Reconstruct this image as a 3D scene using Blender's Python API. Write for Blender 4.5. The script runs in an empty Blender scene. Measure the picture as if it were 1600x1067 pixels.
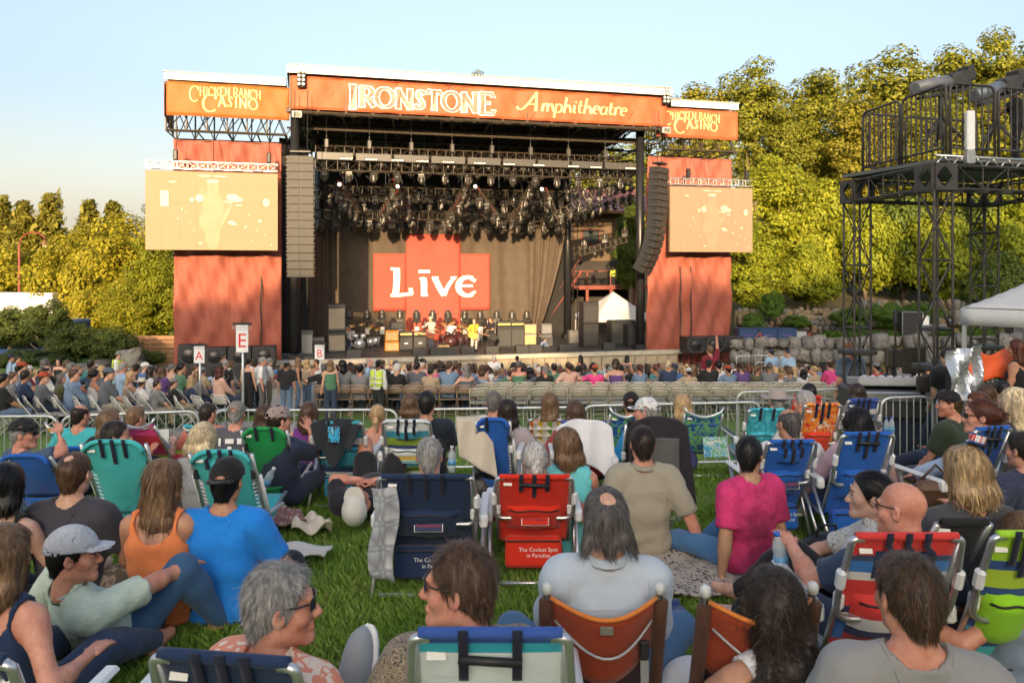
import bpy, math, random
import numpy as np
from mathutils import Vector, Matrix, Euler
PI = math.pi
R = math.radians
SC = bpy.context.scene
COL = SC.collection
random.seed(7)
RNG = np.random.default_rng(11)
# ------------------------------------------------------------------ camera, sky, sun, exposure
FPX, CX, HY = 1200.0, 800.0, 420.0
cam = bpy.data.cameras.new('camera')
cam.sensor_width = 36.0
cam.lens = FPX / 1600 * 36.0
cam.shift_y = -(533.5 - HY) / 1600.0
cam.clip_end = 2000
cam.dof.use_dof = True
cam.dof.focus_distance = 9.0
cam.dof.aperture_fstop = 6.3
camo = bpy.data.objects.new('camera', cam)
camo.location = (0, 0, 0)
camo.rotation_euler = (R(90), 0, 0)
COL.objects.link(camo)
SC.camera = camo
SUN_EL, SUN_AZ = 12.0, 3.0
W = bpy.data.worlds.new('World')
SC.world = W
W.use_nodes = True
wn = W.node_tree.nodes
sky = wn.new('ShaderNodeTexSky')
sky.sky_type = 'NISHITA'
sky.sun_disc = False
sky.sun_elevation = R(SUN_EL)
sky.sun_rotation = R(180 + SUN_AZ)
sky.air_density = 1.0
sky.dust_density = 7.5
sky.ozone_density = 1.4
hs0 = wn.new('ShaderNodeHueSaturation')
hs0.inputs['Saturation'].default_value = 0.80
W.node_tree.links.new(sky.outputs[0], hs0.inputs['Color'])
wl = W.node_tree.links
wtc = wn.new('ShaderNodeTexCoord'); wsx = wn.new('ShaderNodeSeparateXYZ'); wl.new(wtc.outputs['Generated'], wsx.inputs[0])
wmr = wn.new('ShaderNodeMapRange'); wmr.interpolation_type = 'SMOOTHERSTEP'
wmr.inputs['From Min'].default_value = -.02; wmr.inputs['From Max'].default_value = .25; wmr.inputs['To Min'].default_value = 1.0; wmr.inputs['To Max'].default_value = 0.0
wl.new(wsx.outputs['Z'], wmr.inputs['Value'])
wad = wn.new('ShaderNodeMixRGB'); wad.blend_type = 'ADD'; wad.inputs[2].default_value = (1.55, 1.36, 1.10, 1)
wl.new(wmr.outputs[0], wad.inputs[0]); wl.new(hs0.outputs[0], wad.inputs[1])
wl.new(wad.outputs[0], wn['Background'].inputs[0])
wn['Background'].inputs[1].default_value = 0.15
sl = bpy.data.lights.new('sun', 'SUN')
sl.energy = 3.8
sl.angle = R(0.53)
sl.color = (1.0, 0.70, 0.38)
so = bpy.data.objects.new('sun', sl)
so.rotation_euler = (R(90 - SUN_EL), 0, R(-SUN_AZ))
COL.objects.link(so)
SC.view_settings.view_transform = 'Standard'
SC.view_settings.look = 'None'
SC.view_settings.gamma = 1.0
SC.view_settings.use_curve_mapping = False
SC.view_settings.exposure = 1.62
# ------------------------------------------------------------------ geometry helpers
def P(px, py, d):
 return Vector(((px - CX) / FPX * d, d, -(py - HY) / FPX * d))
_pk = np.array([(-200,-1.8),(0,-1.79),(2,-1.81),(4.7,-1.93),(7,-2.09),(8.5,-2.27),(9.2,-2.42),(10.2,-2.73),(11,-3.0),(12,-3.15),(15,-3.45),(19,-3.79),(20,-3.86),(21.3,-3.93),(23,-4.22),(25,-4.58),(30,-5.15),(36.5,-5.75),(45,-5.8),(300,-5.8)], float)
def prof(y):
 y = np.asarray(y, float); s = 0
 for o in (-.8, -.4, 0, .4, .8): s = s + np.interp(y + o, _pk[:,0], _pk[:,1])
 return s / 5
def G(x, y):
 b = np.clip(1 - np.abs(np.asarray(y, float) - 12) / 6, 0, 1)
 return prof(y) + .02 * np.asarray(x, float) * b
def g(x, y): return float(G(x, y))
def gd(px, py):
 for d in np.arange(1.6, 40, .02):
  if -(py-HY)/FPX*d >= 0 or -(py-HY)/FPX*d <= g((px-CX)/FPX*d, d): return float(d)
 return 40.0
def mk(name, V, F, mat=None, parent=None, smooth=False, mats=None, mi=None):
 me = bpy.data.meshes.new(name)
 if isinstance(F, np.ndarray) and F.ndim == 2:
  V = np.asarray(V, np.float32); n, k = F.shape
  me.vertices.add(len(V)); me.vertices.foreach_set('co', V.ravel())
  me.loops.add(n * k); me.loops.foreach_set('vertex_index', F.astype(np.int32).ravel())
  me.polygons.add(n)
  me.polygons.foreach_set('loop_start', np.arange(0, n * k, k, dtype=np.int32))
  me.polygons.foreach_set('loop_total', np.full(n, k, np.int32))
  me.update(calc_edges=True)
 else:
  me.from_pydata([tuple(v) for v in V], [], [tuple(f) for f in F]); me.update()
 for m in (mats or ([mat] if mat else [])): me.materials.append(m)
 n = len(me.polygons)
 if mi is not None: me.polygons.foreach_set('material_index', np.asarray(mi, np.int32))
 if smooth: me.polygons.foreach_set('use_smooth', np.ones(n, bool))
 return link(name, me, parent)
def link(name, me, parent=None):
 o = bpy.data.objects.new(name, me); COL.objects.link(o)
 if parent: o.parent = parent
 return o
def tag(o, label=None, cat=None, group=None, kind=None):
 if label: o['label'] = label
 if cat: o['category'] = cat
 if group: o['group'] = group
 if kind: o['kind'] = kind
 return o
def thing(name, label, cat, loc=(0,0,0), rz=0.0, group=None, scale=None):
 o = bpy.data.objects.new(name, None); COL.objects.link(o)
 o.empty_display_size = .1
 o.location = loc; o.rotation_euler = (0, 0, rz)
 if scale is not None: o.scale = scale if hasattr(scale, '__len__') else (scale,)*3
 return tag(o, label, cat, group)
KIDS = {}
def kids(o):
 return [c for c in bpy.data.objects if c.parent == o]
def dup(root, loc=None, rz=None, label=None, group=None, _k=None):
 if root.name not in KIDS:
  KIDS[root.name] = [(c, kids(c)) for c in kids(root)]
 r = root.copy(); COL.objects.link(r)
 if loc is not None: r.location = loc
 if rz is not None: r.rotation_euler = (0, 0, rz)
 if label: r['label'] = label
 if group: r['group'] = group
 for c, gs in KIDS[root.name]:
  n = c.copy(); COL.objects.link(n); n.parent = r
  for q in gs:
   m = q.copy(); COL.objects.link(m); m.parent = n
 return r
class MB:
 def __init__(s): s.v = []; s.f = []; s.m = []; s.cm = 0
 def add(s, vs, fs):
  o = len(s.v); s.v += [tuple(v) for v in vs]
  for f in fs: s.f.append(tuple(i + o for i in f)); s.m.append(s.cm)
  return s
 def box(s, c, d, rot=None, bev=0.0):
  c = Vector(c); h = Vector(d) / 2
  M = rot if rot is not None else Matrix.Identity(3)
  if bev <= 0:
   vs = [M @ Vector((x*h.x, y*h.y, z*h.z)) + c for x in (-1,1) for y in (-1,1) for z in (-1,1)]
   return s.add(vs, [(0,1,3,2),(4,6,7,5),(0,4,5,1),(2,3,7,6),(0,2,6,4),(1,5,7,3)])
  b = min(bev, h.x*.98, h.y*.98, h.z*.98); vs = []; idx = {}
  for x in (-1,1):
   for y in (-1,1):
    for z in (-1,1):
     for a in range(3):
      p = [x*(h.x-b), y*(h.y-b), z*(h.z-b)]
      p[a] = (x,y,z)[a]*h[a]
      idx[x,y,z,a] = len(vs); vs.append(M @ Vector(p) + c)
  fs = []
  for a in range(3):
   o1, o2 = [(1,2),(2,0),(0,1)][a]
   for sg in (-1,1):
    q = []
    for (i,j) in ((-1,-1),(1,-1),(1,1),(-1,1)):
     k = [0,0,0]; k[a] = sg; k[o1] = i; k[o2] = j
     q.append(idx[k[0],k[1],k[2],a])
    fs.append(q if sg > 0 else q[::-1])
  for a in range(3):
   o1, o2 = [(1,2),(2,0),(0,1)][a]
   for i in (-1,1):
    for j in (-1,1):
     def K(t, ax):
      k = [0,0,0]; k[a] = t; k[o1] = i; k[o2] = j
      return idx[k[0],k[1],k[2],ax]
     q = [K(-1,o1), K(1,o1), K(1,o2), K(-1,o2)]
     fs.append(q if i*j < 0 else q[::-1])
  for x in (-1,1):
   for y in (-1,1):
    for z in (-1,1):
     q = [idx[x,y,z,0], idx[x,y,z,1], idx[x,y,z,2]]
     fs.append(q if x*y*z > 0 else q[::-1])
  return s.add(vs, fs)
 def tube(s, pts, r, n=6, cap=True, closed=False):
  pts = [Vector(p) for p in pts]; m = len(pts)
  rs = list(r) if hasattr(r, '__len__') else [r]*m
  vs = []; prev = None
  for i, p in enumerate(pts):
   a = pts[(i-1) % m] if (closed or i > 0) else p
   b = pts[(i+1) % m] if (closed or i < m-1) else p
   t = (b - a); t = t.normalized() if t.length > 1e-9 else Vector((0,0,1))
   if prev is None:
    u = t.cross(Vector((0,0,1)))
    if u.length < 1e-3: u = t.cross(Vector((1,0,0)))
   else:
    u = prev - t*prev.dot(t)
    if u.length < 1e-6: u = t.cross(Vector((1,0,0)))
   u.normalize(); prev = u; w = t.cross(u)
   for k in range(n):
    an = 2*PI*k/n
    vs.append(p + (u*math.cos(an) + w*math.sin(an))*rs[i])
  fs = []
  for i in range(m if closed else m-1):
   j = (i+1) % m
   for k in range(n):
    l = (k+1) % n
    fs.append((i*n+k, i*n+l, j*n+l, j*n+k))
  if cap and not closed:
   fs.append(tuple(range(n))[::-1]); fs.append(tuple((m-1)*n+k for k in range(n)))
  return s.add(vs, fs)
 def lathe(s, prof, n=12, c=(0,0,0), rot=None):
  c = Vector(c); M = rot if rot is not None else Matrix.Identity(3)
  vs = [M @ Vector((r*math.cos(2*PI*k/n), r*math.sin(2*PI*k/n), z)) + c for r, z in prof for k in range(n)]
  fs = [(i*n+k, i*n+(k+1) % n, (i+1)*n+(k+1) % n, (i+1)*n+k) for i in range(len(prof)-1) for k in range(n)]
  fs += [tuple(range(n))[::-1], tuple((len(prof)-1)*n+k for k in range(n))]
  return s.add(vs, fs)
 def grid(s, fn, nu, nv):
  vs = [fn(i/nu, j/nv) for j in range(nv+1) for i in range(nu+1)]
  return s.add(vs, [(j*(nu+1)+i, j*(nu+1)+i+1, (j+1)*(nu+1)+i+1, (j+1)*(nu+1)+i) for j in range(nv) for i in range(nu)])
 def sheet(s, fn, nu, nv, t=(0,.01,0)):
  t = Vector(t); n = (nu+1)*(nv+1)
  A = [Vector(fn(i/nu, j/nv)) for j in range(nv+1) for i in range(nu+1)]
  q = [(j*(nu+1)+i, j*(nu+1)+i+1, (j+1)*(nu+1)+i+1, (j+1)*(nu+1)+i) for j in range(nv) for i in range(nu)]
  rim = [i for i in range(nu+1)] + [j*(nu+1)+nu for j in range(1,nv+1)] + [nv*(nu+1)+i for i in range(nu-1,-1,-1)] + [j*(nu+1) for j in range(nv-1,0,-1)]
  fs = q + [tuple(k+n for k in f[::-1]) for f in q]
  for a, b in zip(rim, rim[1:]+rim[:1]): fs.append((b, a, a+n, b+n))
  return s.add(A + [p+t for p in A], fs)
 def prism(s, poly, y0, y1):
  n = len(poly)
  vs = [(x,y0,z) for x,z in poly] + [(x,y1,z) for x,z in poly]
  return s.add(vs, [tuple(range(n)), tuple(range(2*n-1, n-1, -1))] + [(i, i+n, (i+1) % n+n, (i+1) % n) for i in range(n)])
 def build(s, name, mat=None, parent=None, smooth=False, mats=None):
  o = mk(name, s.v, s.f, mat, parent, smooth, mats, s.m if mats else None)
  return o
def rotz(a): return Matrix.Rotation(a, 3, 'Z')
def rotx(a): return Matrix.Rotation(a, 3, 'X')
def roty(a): return Matrix.Rotation(a, 3, 'Y')
def arc(pts, rad=.1, n=4, closed=False):
 pts = [Vector(p) for p in pts]; out = []; m = len(pts)
 for i, p in enumerate(pts):
  if not closed and i in (0, m-1): out.append(p); continue
  a = pts[(i-1) % m]; b = pts[(i+1) % m]
  r = min(rad, (a-p).length*.49, (b-p).length*.49)
  p0 = p + (a-p).normalized()*r; p1 = p + (b-p).normalized()*r
  for k in range(n+1):
   t = k/n; out.append(p0*(1-t)**2 + p*2*t*(1-t) + p1*t*t)
 return out
# ------------------------------------------------------------------ materials
MC = {}
def nd(t, ty, **kw):
 n = t.nodes.new(ty)
 for k, v in sorted(kw.items(), key=lambda q: q[0].startswith('i_')):
  if k.startswith('i_'): n.inputs[k[2:].replace('_', ' ')].default_value = v
  else: setattr(n, k, v)
 return n
def ramp(t, stops, interp='LINEAR'):
 n = t.nodes.new('ShaderNodeValToRGB'); e = n.color_ramp; e.interpolation = interp
 while len(e.elements) < len(stops): e.elements.new(.5)
 for el, (p, c) in zip(e.elements, stops):
  el.position = p; el.color = (*c[:3], 1)
 return n
def base(name):
 m = bpy.data.materials.new(name); m.use_nodes = True
 t = m.node_tree; b = t.nodes['Principled BSDF']
 return m, t, b
def mul(c, k): return tuple(min(1, max(0, x*k)) for x in c[:3])
def M(color, rough=.7, var=.15, scale=6.0, metal=0.0, bump=0.0, bscale=60.0, name=None, stretch=(1,1,1), spec=.4, coat=0.0, sheen=0.0, island=0.0, emit=0.0, transl=0.0, alpha=1.0):
 key = (tuple(color), rough, var, scale, metal, bump, bscale, name, stretch, spec, coat, sheen, island, emit, transl, alpha)
 if key in MC: return MC[key]
 m, t, b = base(name or 'paint'); L = t.links
 tc = nd(t, 'ShaderNodeTexCoord')
 mp = nd(t, 'ShaderNodeMapping'); mp.inputs['Scale'].default_value = stretch
 L.new(tc.outputs['Object'], mp.inputs['Vector'])
 nz = nd(t, 'ShaderNodeTexNoise', i_Scale=scale, i_Detail=5.0, i_Roughness=.6)
 L.new(mp.outputs[0], nz.inputs['Vector'])
 rp = ramp(t, [(.25, mul(color, 1-var)), (.75, mul(color, 1+var))])
 L.new(nz.outputs['Fac'], rp.inputs['Fac'])
 out = rp.outputs['Color']
 if island:
  gm = nd(t, 'ShaderNodeNewGeometry')
  hs = nd(t, 'ShaderNodeHueSaturation')
  mr = nd(t, 'ShaderNodeMapRange'); mr.inputs['To Min'].default_value = 1-island; mr.inputs['To Max'].default_value = 1+island
  L.new(gm.outputs['Random Per Island'], mr.inputs['Value']); L.new(mr.outputs[0], hs.inputs['Value'])
  L.new(out, hs.inputs['Color']); out = hs.outputs['Color']
 L.new(out, b.inputs['Base Color'])
 b.inputs['Roughness'].default_value = rough; b.inputs['Metallic'].default_value = metal
 b.inputs['Specular IOR Level'].default_value = spec
 b.inputs['Coat Weight'].default_value = coat
 b.inputs['Sheen Weight'].default_value = sheen
 if alpha < 1: b.inputs['Alpha'].default_value = alpha
 if emit:
  L.new(out, b.inputs['Emission Color']); b.inputs['Emission Strength'].default_value = emit
 if bump:
  n2 = nd(t, 'ShaderNodeTexNoise', i_Scale=bscale, i_Detail=4.0)
  L.new(mp.outputs[0], n2.inputs['Vector'])
  bp = nd(t, 'ShaderNodeBump', i_Strength=min(1, bump), i_Distance=.02 if bscale < 30 else .006)
  L.new(n2.outputs['Fac'], bp.inputs['Height']); L.new(bp.outputs[0], b.inputs['Normal'])
 if transl:
  tr = nd(t, 'ShaderNodeBsdfTranslucent'); L.new(out, tr.inputs['Color'])
  mx = nd(t, 'ShaderNodeMixShader', i_Fac=transl)
  L.new(b.outputs[0], mx.inputs[1]); L.new(tr.outputs[0], mx.inputs[2])
  L.new(mx.outputs[0], t.nodes['Material Output'].inputs['Surface'])
 MC[key] = m
 return m
def cloth(c, var=.10, rough=.85, bump=.5):
 key = ('cloth', c)
 if key in MC: return MC[key]
 m, t, b = base('cloth'); L = t.links; tc = nd(t, 'ShaderNodeTexCoord')
 nz = nd(t, 'ShaderNodeTexNoise', i_Scale=4.0, i_Detail=6.0, i_Roughness=.65); L.new(tc.outputs['Object'], nz.inputs['Vector'])
 rp = ramp(t, [(.25, mul(c, 1-var)), (.75, mul(c, 1+var))]); L.new(nz.outputs['Fac'], rp.inputs['Fac']); L.new(rp.outputs[0], b.inputs['Base Color'])
 b.inputs['Roughness'].default_value = rough; b.inputs['Sheen Weight'].default_value = .12; b.inputs['Specular IOR Level'].default_value = .25
 n1 = nd(t, 'ShaderNodeTexNoise', noise_type='RIDGED_MULTIFRACTAL', i_Scale=4.5, i_Detail=2.0, i_Distortion=1.3); L.new(tc.outputs['Object'], n1.inputs['Vector'])
 n2 = nd(t, 'ShaderNodeTexNoise', i_Scale=260.0, i_Detail=2.0); L.new(tc.outputs['Object'], n2.inputs['Vector'])
 b1 = nd(t, 'ShaderNodeBump', i_Strength=.5, i_Distance=.012); L.new(n1.outputs['Fac'], b1.inputs['Height'])
 b2 = nd(t, 'ShaderNodeBump', i_Strength=.35, i_Distance=.002); L.new(n2.outputs['Fac'], b2.inputs['Height']); L.new(b1.outputs[0], b2.inputs['Normal']); L.new(b2.outputs[0], b.inputs['Normal'])
 MC[key] = m
 return m
def pattern(kind, cols, scale=20.0, rough=.8, axis='Z', stops=None, name='printed_cloth', dist=0.0, tr=0.0):
 key = (kind, str(cols), scale, rough, axis, str(stops), dist)
 if key in MC: return MC[key]
 m, t, b = base(name); L = t.links
 tc = nd(t, 'ShaderNodeTexCoord'); vec = tc.outputs['Object']
 if kind == 'bands':
  sx = nd(t, 'ShaderNodeSeparateXYZ'); L.new(vec, sx.inputs[0])
  lo, hi = stops[0], stops[-1]
  mr = nd(t, 'ShaderNodeMapRange'); mr.inputs['From Min'].default_value = lo; mr.inputs['From Max'].default_value = hi
  L.new(sx.outputs[axis], mr.inputs['Value'])
  rp = ramp(t, [((s-lo)/(hi-lo), c) for s, c in zip(stops[:-1], cols)], 'CONSTANT')
  L.new(mr.outputs[0], rp.inputs['Fac']); out = rp.outputs['Color']
 elif kind in ('plaid', 'stripes'):
  sx = nd(t, 'ShaderNodeSeparateXYZ'); L.new(vec, sx.inputs[0]); facs = []
  for ax in (('X', 'Z') if kind == 'plaid' else (axis,)):
   mm = nd(t, 'ShaderNodeMath', operation='MULTIPLY'); mm.inputs[1].default_value = scale
   L.new(sx.outputs[ax], mm.inputs[0])
   fr = nd(t, 'ShaderNodeMath', operation='FRACT'); L.new(mm.outputs[0], fr.inputs[0])
   rp = ramp(t, [(0, (0,0,0)), (.60, (1,1,1)), (.72, (.3,.3,.3)), (.8, (1,1,1)), (.95, (0,0,0))], 'CONSTANT' if kind == 'stripes' else 'LINEAR')
   L.new(fr.outputs[0], rp.inputs['Fac']); facs.append(rp.outputs['Color'])
  f = facs[0]
  if kind == 'plaid':
   ad = nd(t, 'ShaderNodeMath', operation='MULTIPLY_ADD'); ad.inputs[1].default_value = .5
   h = nd(t, 'ShaderNodeMath', operation='MULTIPLY'); h.inputs[1].default_value = .5
   L.new(facs[1], h.inputs[0]); L.new(facs[0], ad.inputs[0]); L.new(h.outputs[0], ad.inputs[2]); f = ad.outputs[0]
  rp = ramp(t, [(i/max(1, len(cols)-1), c) for i, c in enumerate(cols)]); L.new(f, rp.inputs['Fac']); out = rp.outputs['Color']
 elif kind == 'blotch':
  nz = nd(t, 'ShaderNodeTexNoise', i_Scale=scale, i_Detail=2.0, i_Distortion=dist); L.new(vec, nz.inputs['Vector'])
  n = len(cols)
  rp = ramp(t, [(.5 + (i - n/2)*.3/n if i else 0, c) for i, c in enumerate(cols)], 'CONSTANT'); L.new(nz.outputs['Fac'], rp.inputs['Fac']); out = rp.outputs['Color']
 else:
  nz = nd(t, 'ShaderNodeTexNoise', i_Scale=scale*.7, i_Detail=2.0); L.new(vec, nz.inputs['Vector'])
  mx = nd(t, 'ShaderNodeMixRGB', i_Fac=.12 if kind == 'flower' else .2); L.new(vec, mx.inputs[1]); L.new(nz.outputs['Color'], mx.inputs[2])
  vo = nd(t, 'ShaderNodeTexVoronoi', i_Scale=scale); L.new(mx.outputs[0], vo.inputs['Vector'])
  if kind == 'crack': vo.feature = 'DISTANCE_TO_EDGE'
  n = len(cols)
  rp = ramp(t, [((stops[i] if stops else i*.7/n), c) for i, c in enumerate(cols)], 'CONSTANT'); L.new(vo.outputs['Distance'], rp.inputs['Fac']); out = rp.outputs['Color']
 nz = nd(t, 'ShaderNodeTexNoise', i_Scale=4.0, i_Detail=4.0); L.new(vec, nz.inputs['Vector'])
 mr = nd(t, 'ShaderNodeMapRange'); mr.inputs['To Min'].default_value = .82; mr.inputs['To Max'].default_value = 1.12; L.new(nz.outputs['Fac'], mr.inputs['Value'])
 hs = nd(t, 'ShaderNodeHueSaturation'); L.new(out, hs.inputs['Color']); L.new(mr.outputs[0], hs.inputs['Value'])
 L.new(hs.outputs[0], b.inputs['Base Color']); b.inputs['Roughness'].default_value = rough
 b.inputs['Sheen Weight'].default_value = .1
 n2 = nd(t, 'ShaderNodeTexNoise', i_Scale=24.0, i_Detail=4.0); L.new(vec, n2.inputs['Vector'])
 bp = nd(t, 'ShaderNodeBump', i_Strength=.4, i_Distance=.01); L.new(n2.outputs['Fac'], bp.inputs['Height']); L.new(bp.outputs[0], b.inputs['Normal'])
 MC[key] = m
 return m
def skinmat(c):
 key = ('skin', c)
 if key in MC: return MC[key]
 m, t, b = base('skin'); L = t.links
 tc = nd(t, 'ShaderNodeTexCoord'); nz = nd(t, 'ShaderNodeTexNoise', i_Scale=9.0, i_Detail=6.0); L.new(tc.outputs['Object'], nz.inputs['Vector'])
 rp = ramp(t, [(.3, (c[0]*.80, c[1]*.64, c[2]*.58)), (.5, c), (.72, (c[0]*1.12, c[1]*1.16, c[2]*1.16))]); L.new(nz.outputs['Fac'], rp.inputs['Fac'])
 n3 = nd(t, 'ShaderNodeTexNoise', i_Scale=42.0, i_Detail=4.0); L.new(tc.outputs['Object'], n3.inputs['Vector'])
 r3 = ramp(t, [(.35, (.78,.62,.58)), (.55, (1,1,1)), (.75, (1.0,.93,.9))]); L.new(n3.outputs['Fac'], r3.inputs['Fac'])
 mx = nd(t, 'ShaderNodeMixRGB', blend_type='MULTIPLY', i_Fac=.4); L.new(rp.outputs[0], mx.inputs[1]); L.new(r3.outputs[0], mx.inputs[2])
 L.new(mx.outputs[0], b.inputs['Base Color']); b.inputs['Roughness'].default_value = .5
 b.inputs['Subsurface Weight'].default_value = .12; b.inputs['Subsurface Radius'].default_value = (.02, .008, .004); b.inputs['Subsurface Scale'].default_value = .5
 b.inputs['Specular IOR Level'].default_value = .35
 n2 = nd(t, 'ShaderNodeTexNoise', i_Scale=140.0, i_Detail=3.0); L.new(tc.outputs['Object'], n2.inputs['Vector'])
 bp = nd(t, 'ShaderNodeBump', i_Strength=.25, i_Distance=.003); L.new(n2.outputs['Fac'], bp.inputs['Height']); L.new(bp.outputs[0], b.inputs['Normal'])
 MC[key] = m
 return m
def hairmat(c):
 key = ('hair', c)
 if key in MC: return MC[key]
 m, t, b = base('hair'); L = t.links
 tc = nd(t, 'ShaderNodeTexCoord'); mp = nd(t, 'ShaderNodeMapping'); mp.inputs['Scale'].default_value = (1, 1, .22); L.new(tc.outputs['Object'], mp.inputs['Vector'])
 nz = nd(t, 'ShaderNodeTexNoise', i_Scale=70.0, i_Detail=4.0); L.new(mp.outputs[0], nz.inputs['Vector'])
 rp = ramp(t, [(.3, mul(c, .45)), (.55, c), (.8, mul(c, 1.5))]); L.new(nz.outputs['Fac'], rp.inputs['Fac'])
 gm = nd(t, 'ShaderNodeNewGeometry'); mr = nd(t, 'ShaderNodeMapRange'); mr.inputs['To Min'].default_value = .6; mr.inputs['To Max'].default_value = 1.45
 L.new(gm.outputs['Random Per Island'], mr.inputs['Value'])
 hs = nd(t, 'ShaderNodeHueSaturation'); L.new(rp.outputs[0], hs.inputs['Color']); L.new(mr.outputs[0], hs.inputs['Value'])
 L.new(hs.outputs[0], b.inputs['Base Color']); b.inputs['Roughness'].default_value = .42; b.inputs['Specular IOR Level'].default_value = .3
 bp = nd(t, 'ShaderNodeBump', i_Strength=.6, i_Distance=.004); L.new(nz.outputs['Fac'], bp.inputs['Height']); L.new(bp.outputs[0], b.inputs['Normal'])
 MC[key] = m
 return m
ALU = M((.56,.57,.58), .32, .08, 20, metal=.85, name='aluminium', bump=.1)
GALV = M((.50,.52,.53), .42, .15, 9, metal=.7, name='galvanised_steel', bump=.15)
BLKM = M((.022,.022,.024), .45, .3, 8, metal=.3, name='black_steel', bump=.1)
BLKP = M((.018,.018,.02), .5, .2, 10, name='black_plastic')
BLKC = cloth((.014,.014,.017))
WPL = M((.62,.63,.64), .45, .06, 10, name='white_plastic')
WHITE = M((.78,.78,.76), .6, .06, 5, name='white_paint')
STEEL = M((.35,.35,.36), .35, .1, 12, metal=.8, name='steel')
WOOD = M((.20,.10,.05), .6, .3, 5, stretch=(1,1,8), name='wood', bump=.2)
# ------------------------------------------------------------------ implicit surfaces -> smooth meshes
F32 = np.float32
def smin(a, b, k):
 h = np.maximum(k - np.abs(a - b), 0) / k
 return np.minimum(a, b) - h*h*k*.25
def cone(a, b, ra, rb, fd=None, fs=1.0):
 return ('c', np.array(a, F32), np.array(b, F32), ra, rb, None if fd is None else np.array(fd, F32), fs)
def ell(c, r, Rm=None):
 return ('e', np.array(c, F32), np.array(r, F32), None if Rm is None else np.array(Rm, F32))
def ev(pr, p):
 if pr[0] == 'c':
  _, a, b, ra, rb, fd, fs = pr
  q = p - a; ba = b - a
  if fd is not None:
   q = q + fd * ((q @ fd) * (fs - 1))[:, None]
   ba = ba + fd * float(np.dot(ba, fd)) * (fs - 1)
  bb = max(float(np.dot(ba, ba)), 1e-9)
  t = np.clip((q @ ba) / bb, 0, 1)
  q = q - t[:, None] * ba
  return np.sqrt((q*q).sum(1)) - (ra + (rb - ra)*t)
 _, c, r, Rm = pr
 q = p - c
 if Rm is not None: q = q @ Rm
 k0 = np.sqrt(((q/r)**2).sum(1)); k1 = np.sqrt(((q/(r*r))**2).sum(1))
 return k0*(k0 - 1)/np.maximum(k1, 1e-6)
def union(prims, p, k=.035):
 d = ev(prims[0], p)
 for q in prims[1:]: d = smin(d, ev(q, p), k)
 return d
def folds(p, seed, f=9.0, ridge=False):
 r = np.random.default_rng(seed); out = 0
 for i in range(3):
  a = r.normal(size=3).astype(F32)*f; b = r.normal(size=3).astype(F32)*f*.6
  w = np.sin(p @ a + 1.8*np.sin(p @ b + i))
  out = out + (1 - 2*np.abs(w) if ridge else w)
 return out / 3
def nets(f, lo, hi, h, B=4, slack=1.35):
 lo = np.array(lo, F32); hi = np.array(hi, F32); H = h*B
 n = np.maximum(1, np.ceil((hi - lo)/H).astype(int))
 gx, gy, gz = np.meshgrid(*[np.arange(k) for k in n], indexing='ij')
 blk = np.stack([gx.ravel(), gy.ravel(), gz.ravel()], 1)
 d = f((lo + (blk + .5)*H).astype(F32))
 blk = blk[np.abs(d) < H*.87*slack]
 if not len(blk): return np.zeros((0,3), F32), np.zeros((0,4), int)
 m = B + 1
 cx = np.stack(np.meshgrid(*[np.arange(m)]*3, indexing='ij'), -1).reshape(-1, 3)
 idx = blk[:, None, :]*B + cx[None]
 v = f((lo + idx.reshape(-1, 3)*h).astype(F32)).reshape(len(blk), m, m, m)
 s = v < 0
 def cs(a): return [a[:, i:i+B, j:j+B, k:k+B] for i in (0,1) for j in (0,1) for k in (0,1)]
 C = cs(s); cnt = sum(c.astype(np.int8) for c in C)
 act = (cnt > 0) & (cnt < 8)
 bi, ci, cj, ck = np.nonzero(act)
 vals = np.stack([c[bi, ci, cj, ck] for c in cs(v)], 1)
 off = np.array([(i,j,k) for i in (0,1) for j in (0,1) for k in (0,1)], F32)
 acc = np.zeros((len(bi), 3), F32); num = np.zeros(len(bi), F32)
 for a in range(8):
  for ax in (4, 2, 1):
   b = a | ax
   if b == a: continue
   va, vb = vals[:, a], vals[:, b]; cr = (va < 0) != (vb < 0)
   t = np.where(cr, va/np.where(cr, va - vb, 1), 0)[:, None]
   acc += np.where(cr[:, None], off[a] + t*(off[b] - off[a]), 0); num += cr
 cell = blk[bi]*B + np.stack([ci, cj, ck], 1)
 V = lo + (cell + acc/num[:, None])*h
 D = (n*B + 2).astype(np.int64)
 key = (cell[:,0].astype(np.int64)*D[1] + cell[:,1])*D[2] + cell[:,2]
 o = np.argsort(key); sk = key[o]
 Q = []
 for ax in range(3):
  sl0 = v[:, :B, :B, :B]; sh = [0,0,0]; sh[ax] = 1
  sl1 = v[:, sh[0]:sh[0]+B, sh[1]:sh[1]+B, sh[2]:sh[2]+B]
  cr = (sl0 < 0) != (sl1 < 0)
  eb, ei, ej, ek = np.nonzero(cr)
  e = blk[eb]*B + np.stack([ei, ej, ek], 1); ins = (sl0 < 0)[eb, ei, ej, ek]
  o1, o2 = [(1,2),(2,0),(0,1)][ax]; q = []
  for (da, db) in ((0,0),(1,0),(1,1),(0,1)):
   c = e.copy(); c[:, o1] -= da; c[:, o2] -= db
   kk = (c[:,0].astype(np.int64)*D[1] + c[:,1])*D[2] + c[:,2]
   p = np.clip(np.searchsorted(sk, kk), 0, max(0, len(sk)-1))
   q.append(np.where(sk[p] == kk, o[p], -1))
  q = np.stack(q, 1); q[~ins] = q[~ins][:, ::-1]
  Q.append(q[(q >= 0).all(1)])
 return V, np.concatenate(Q)
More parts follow.
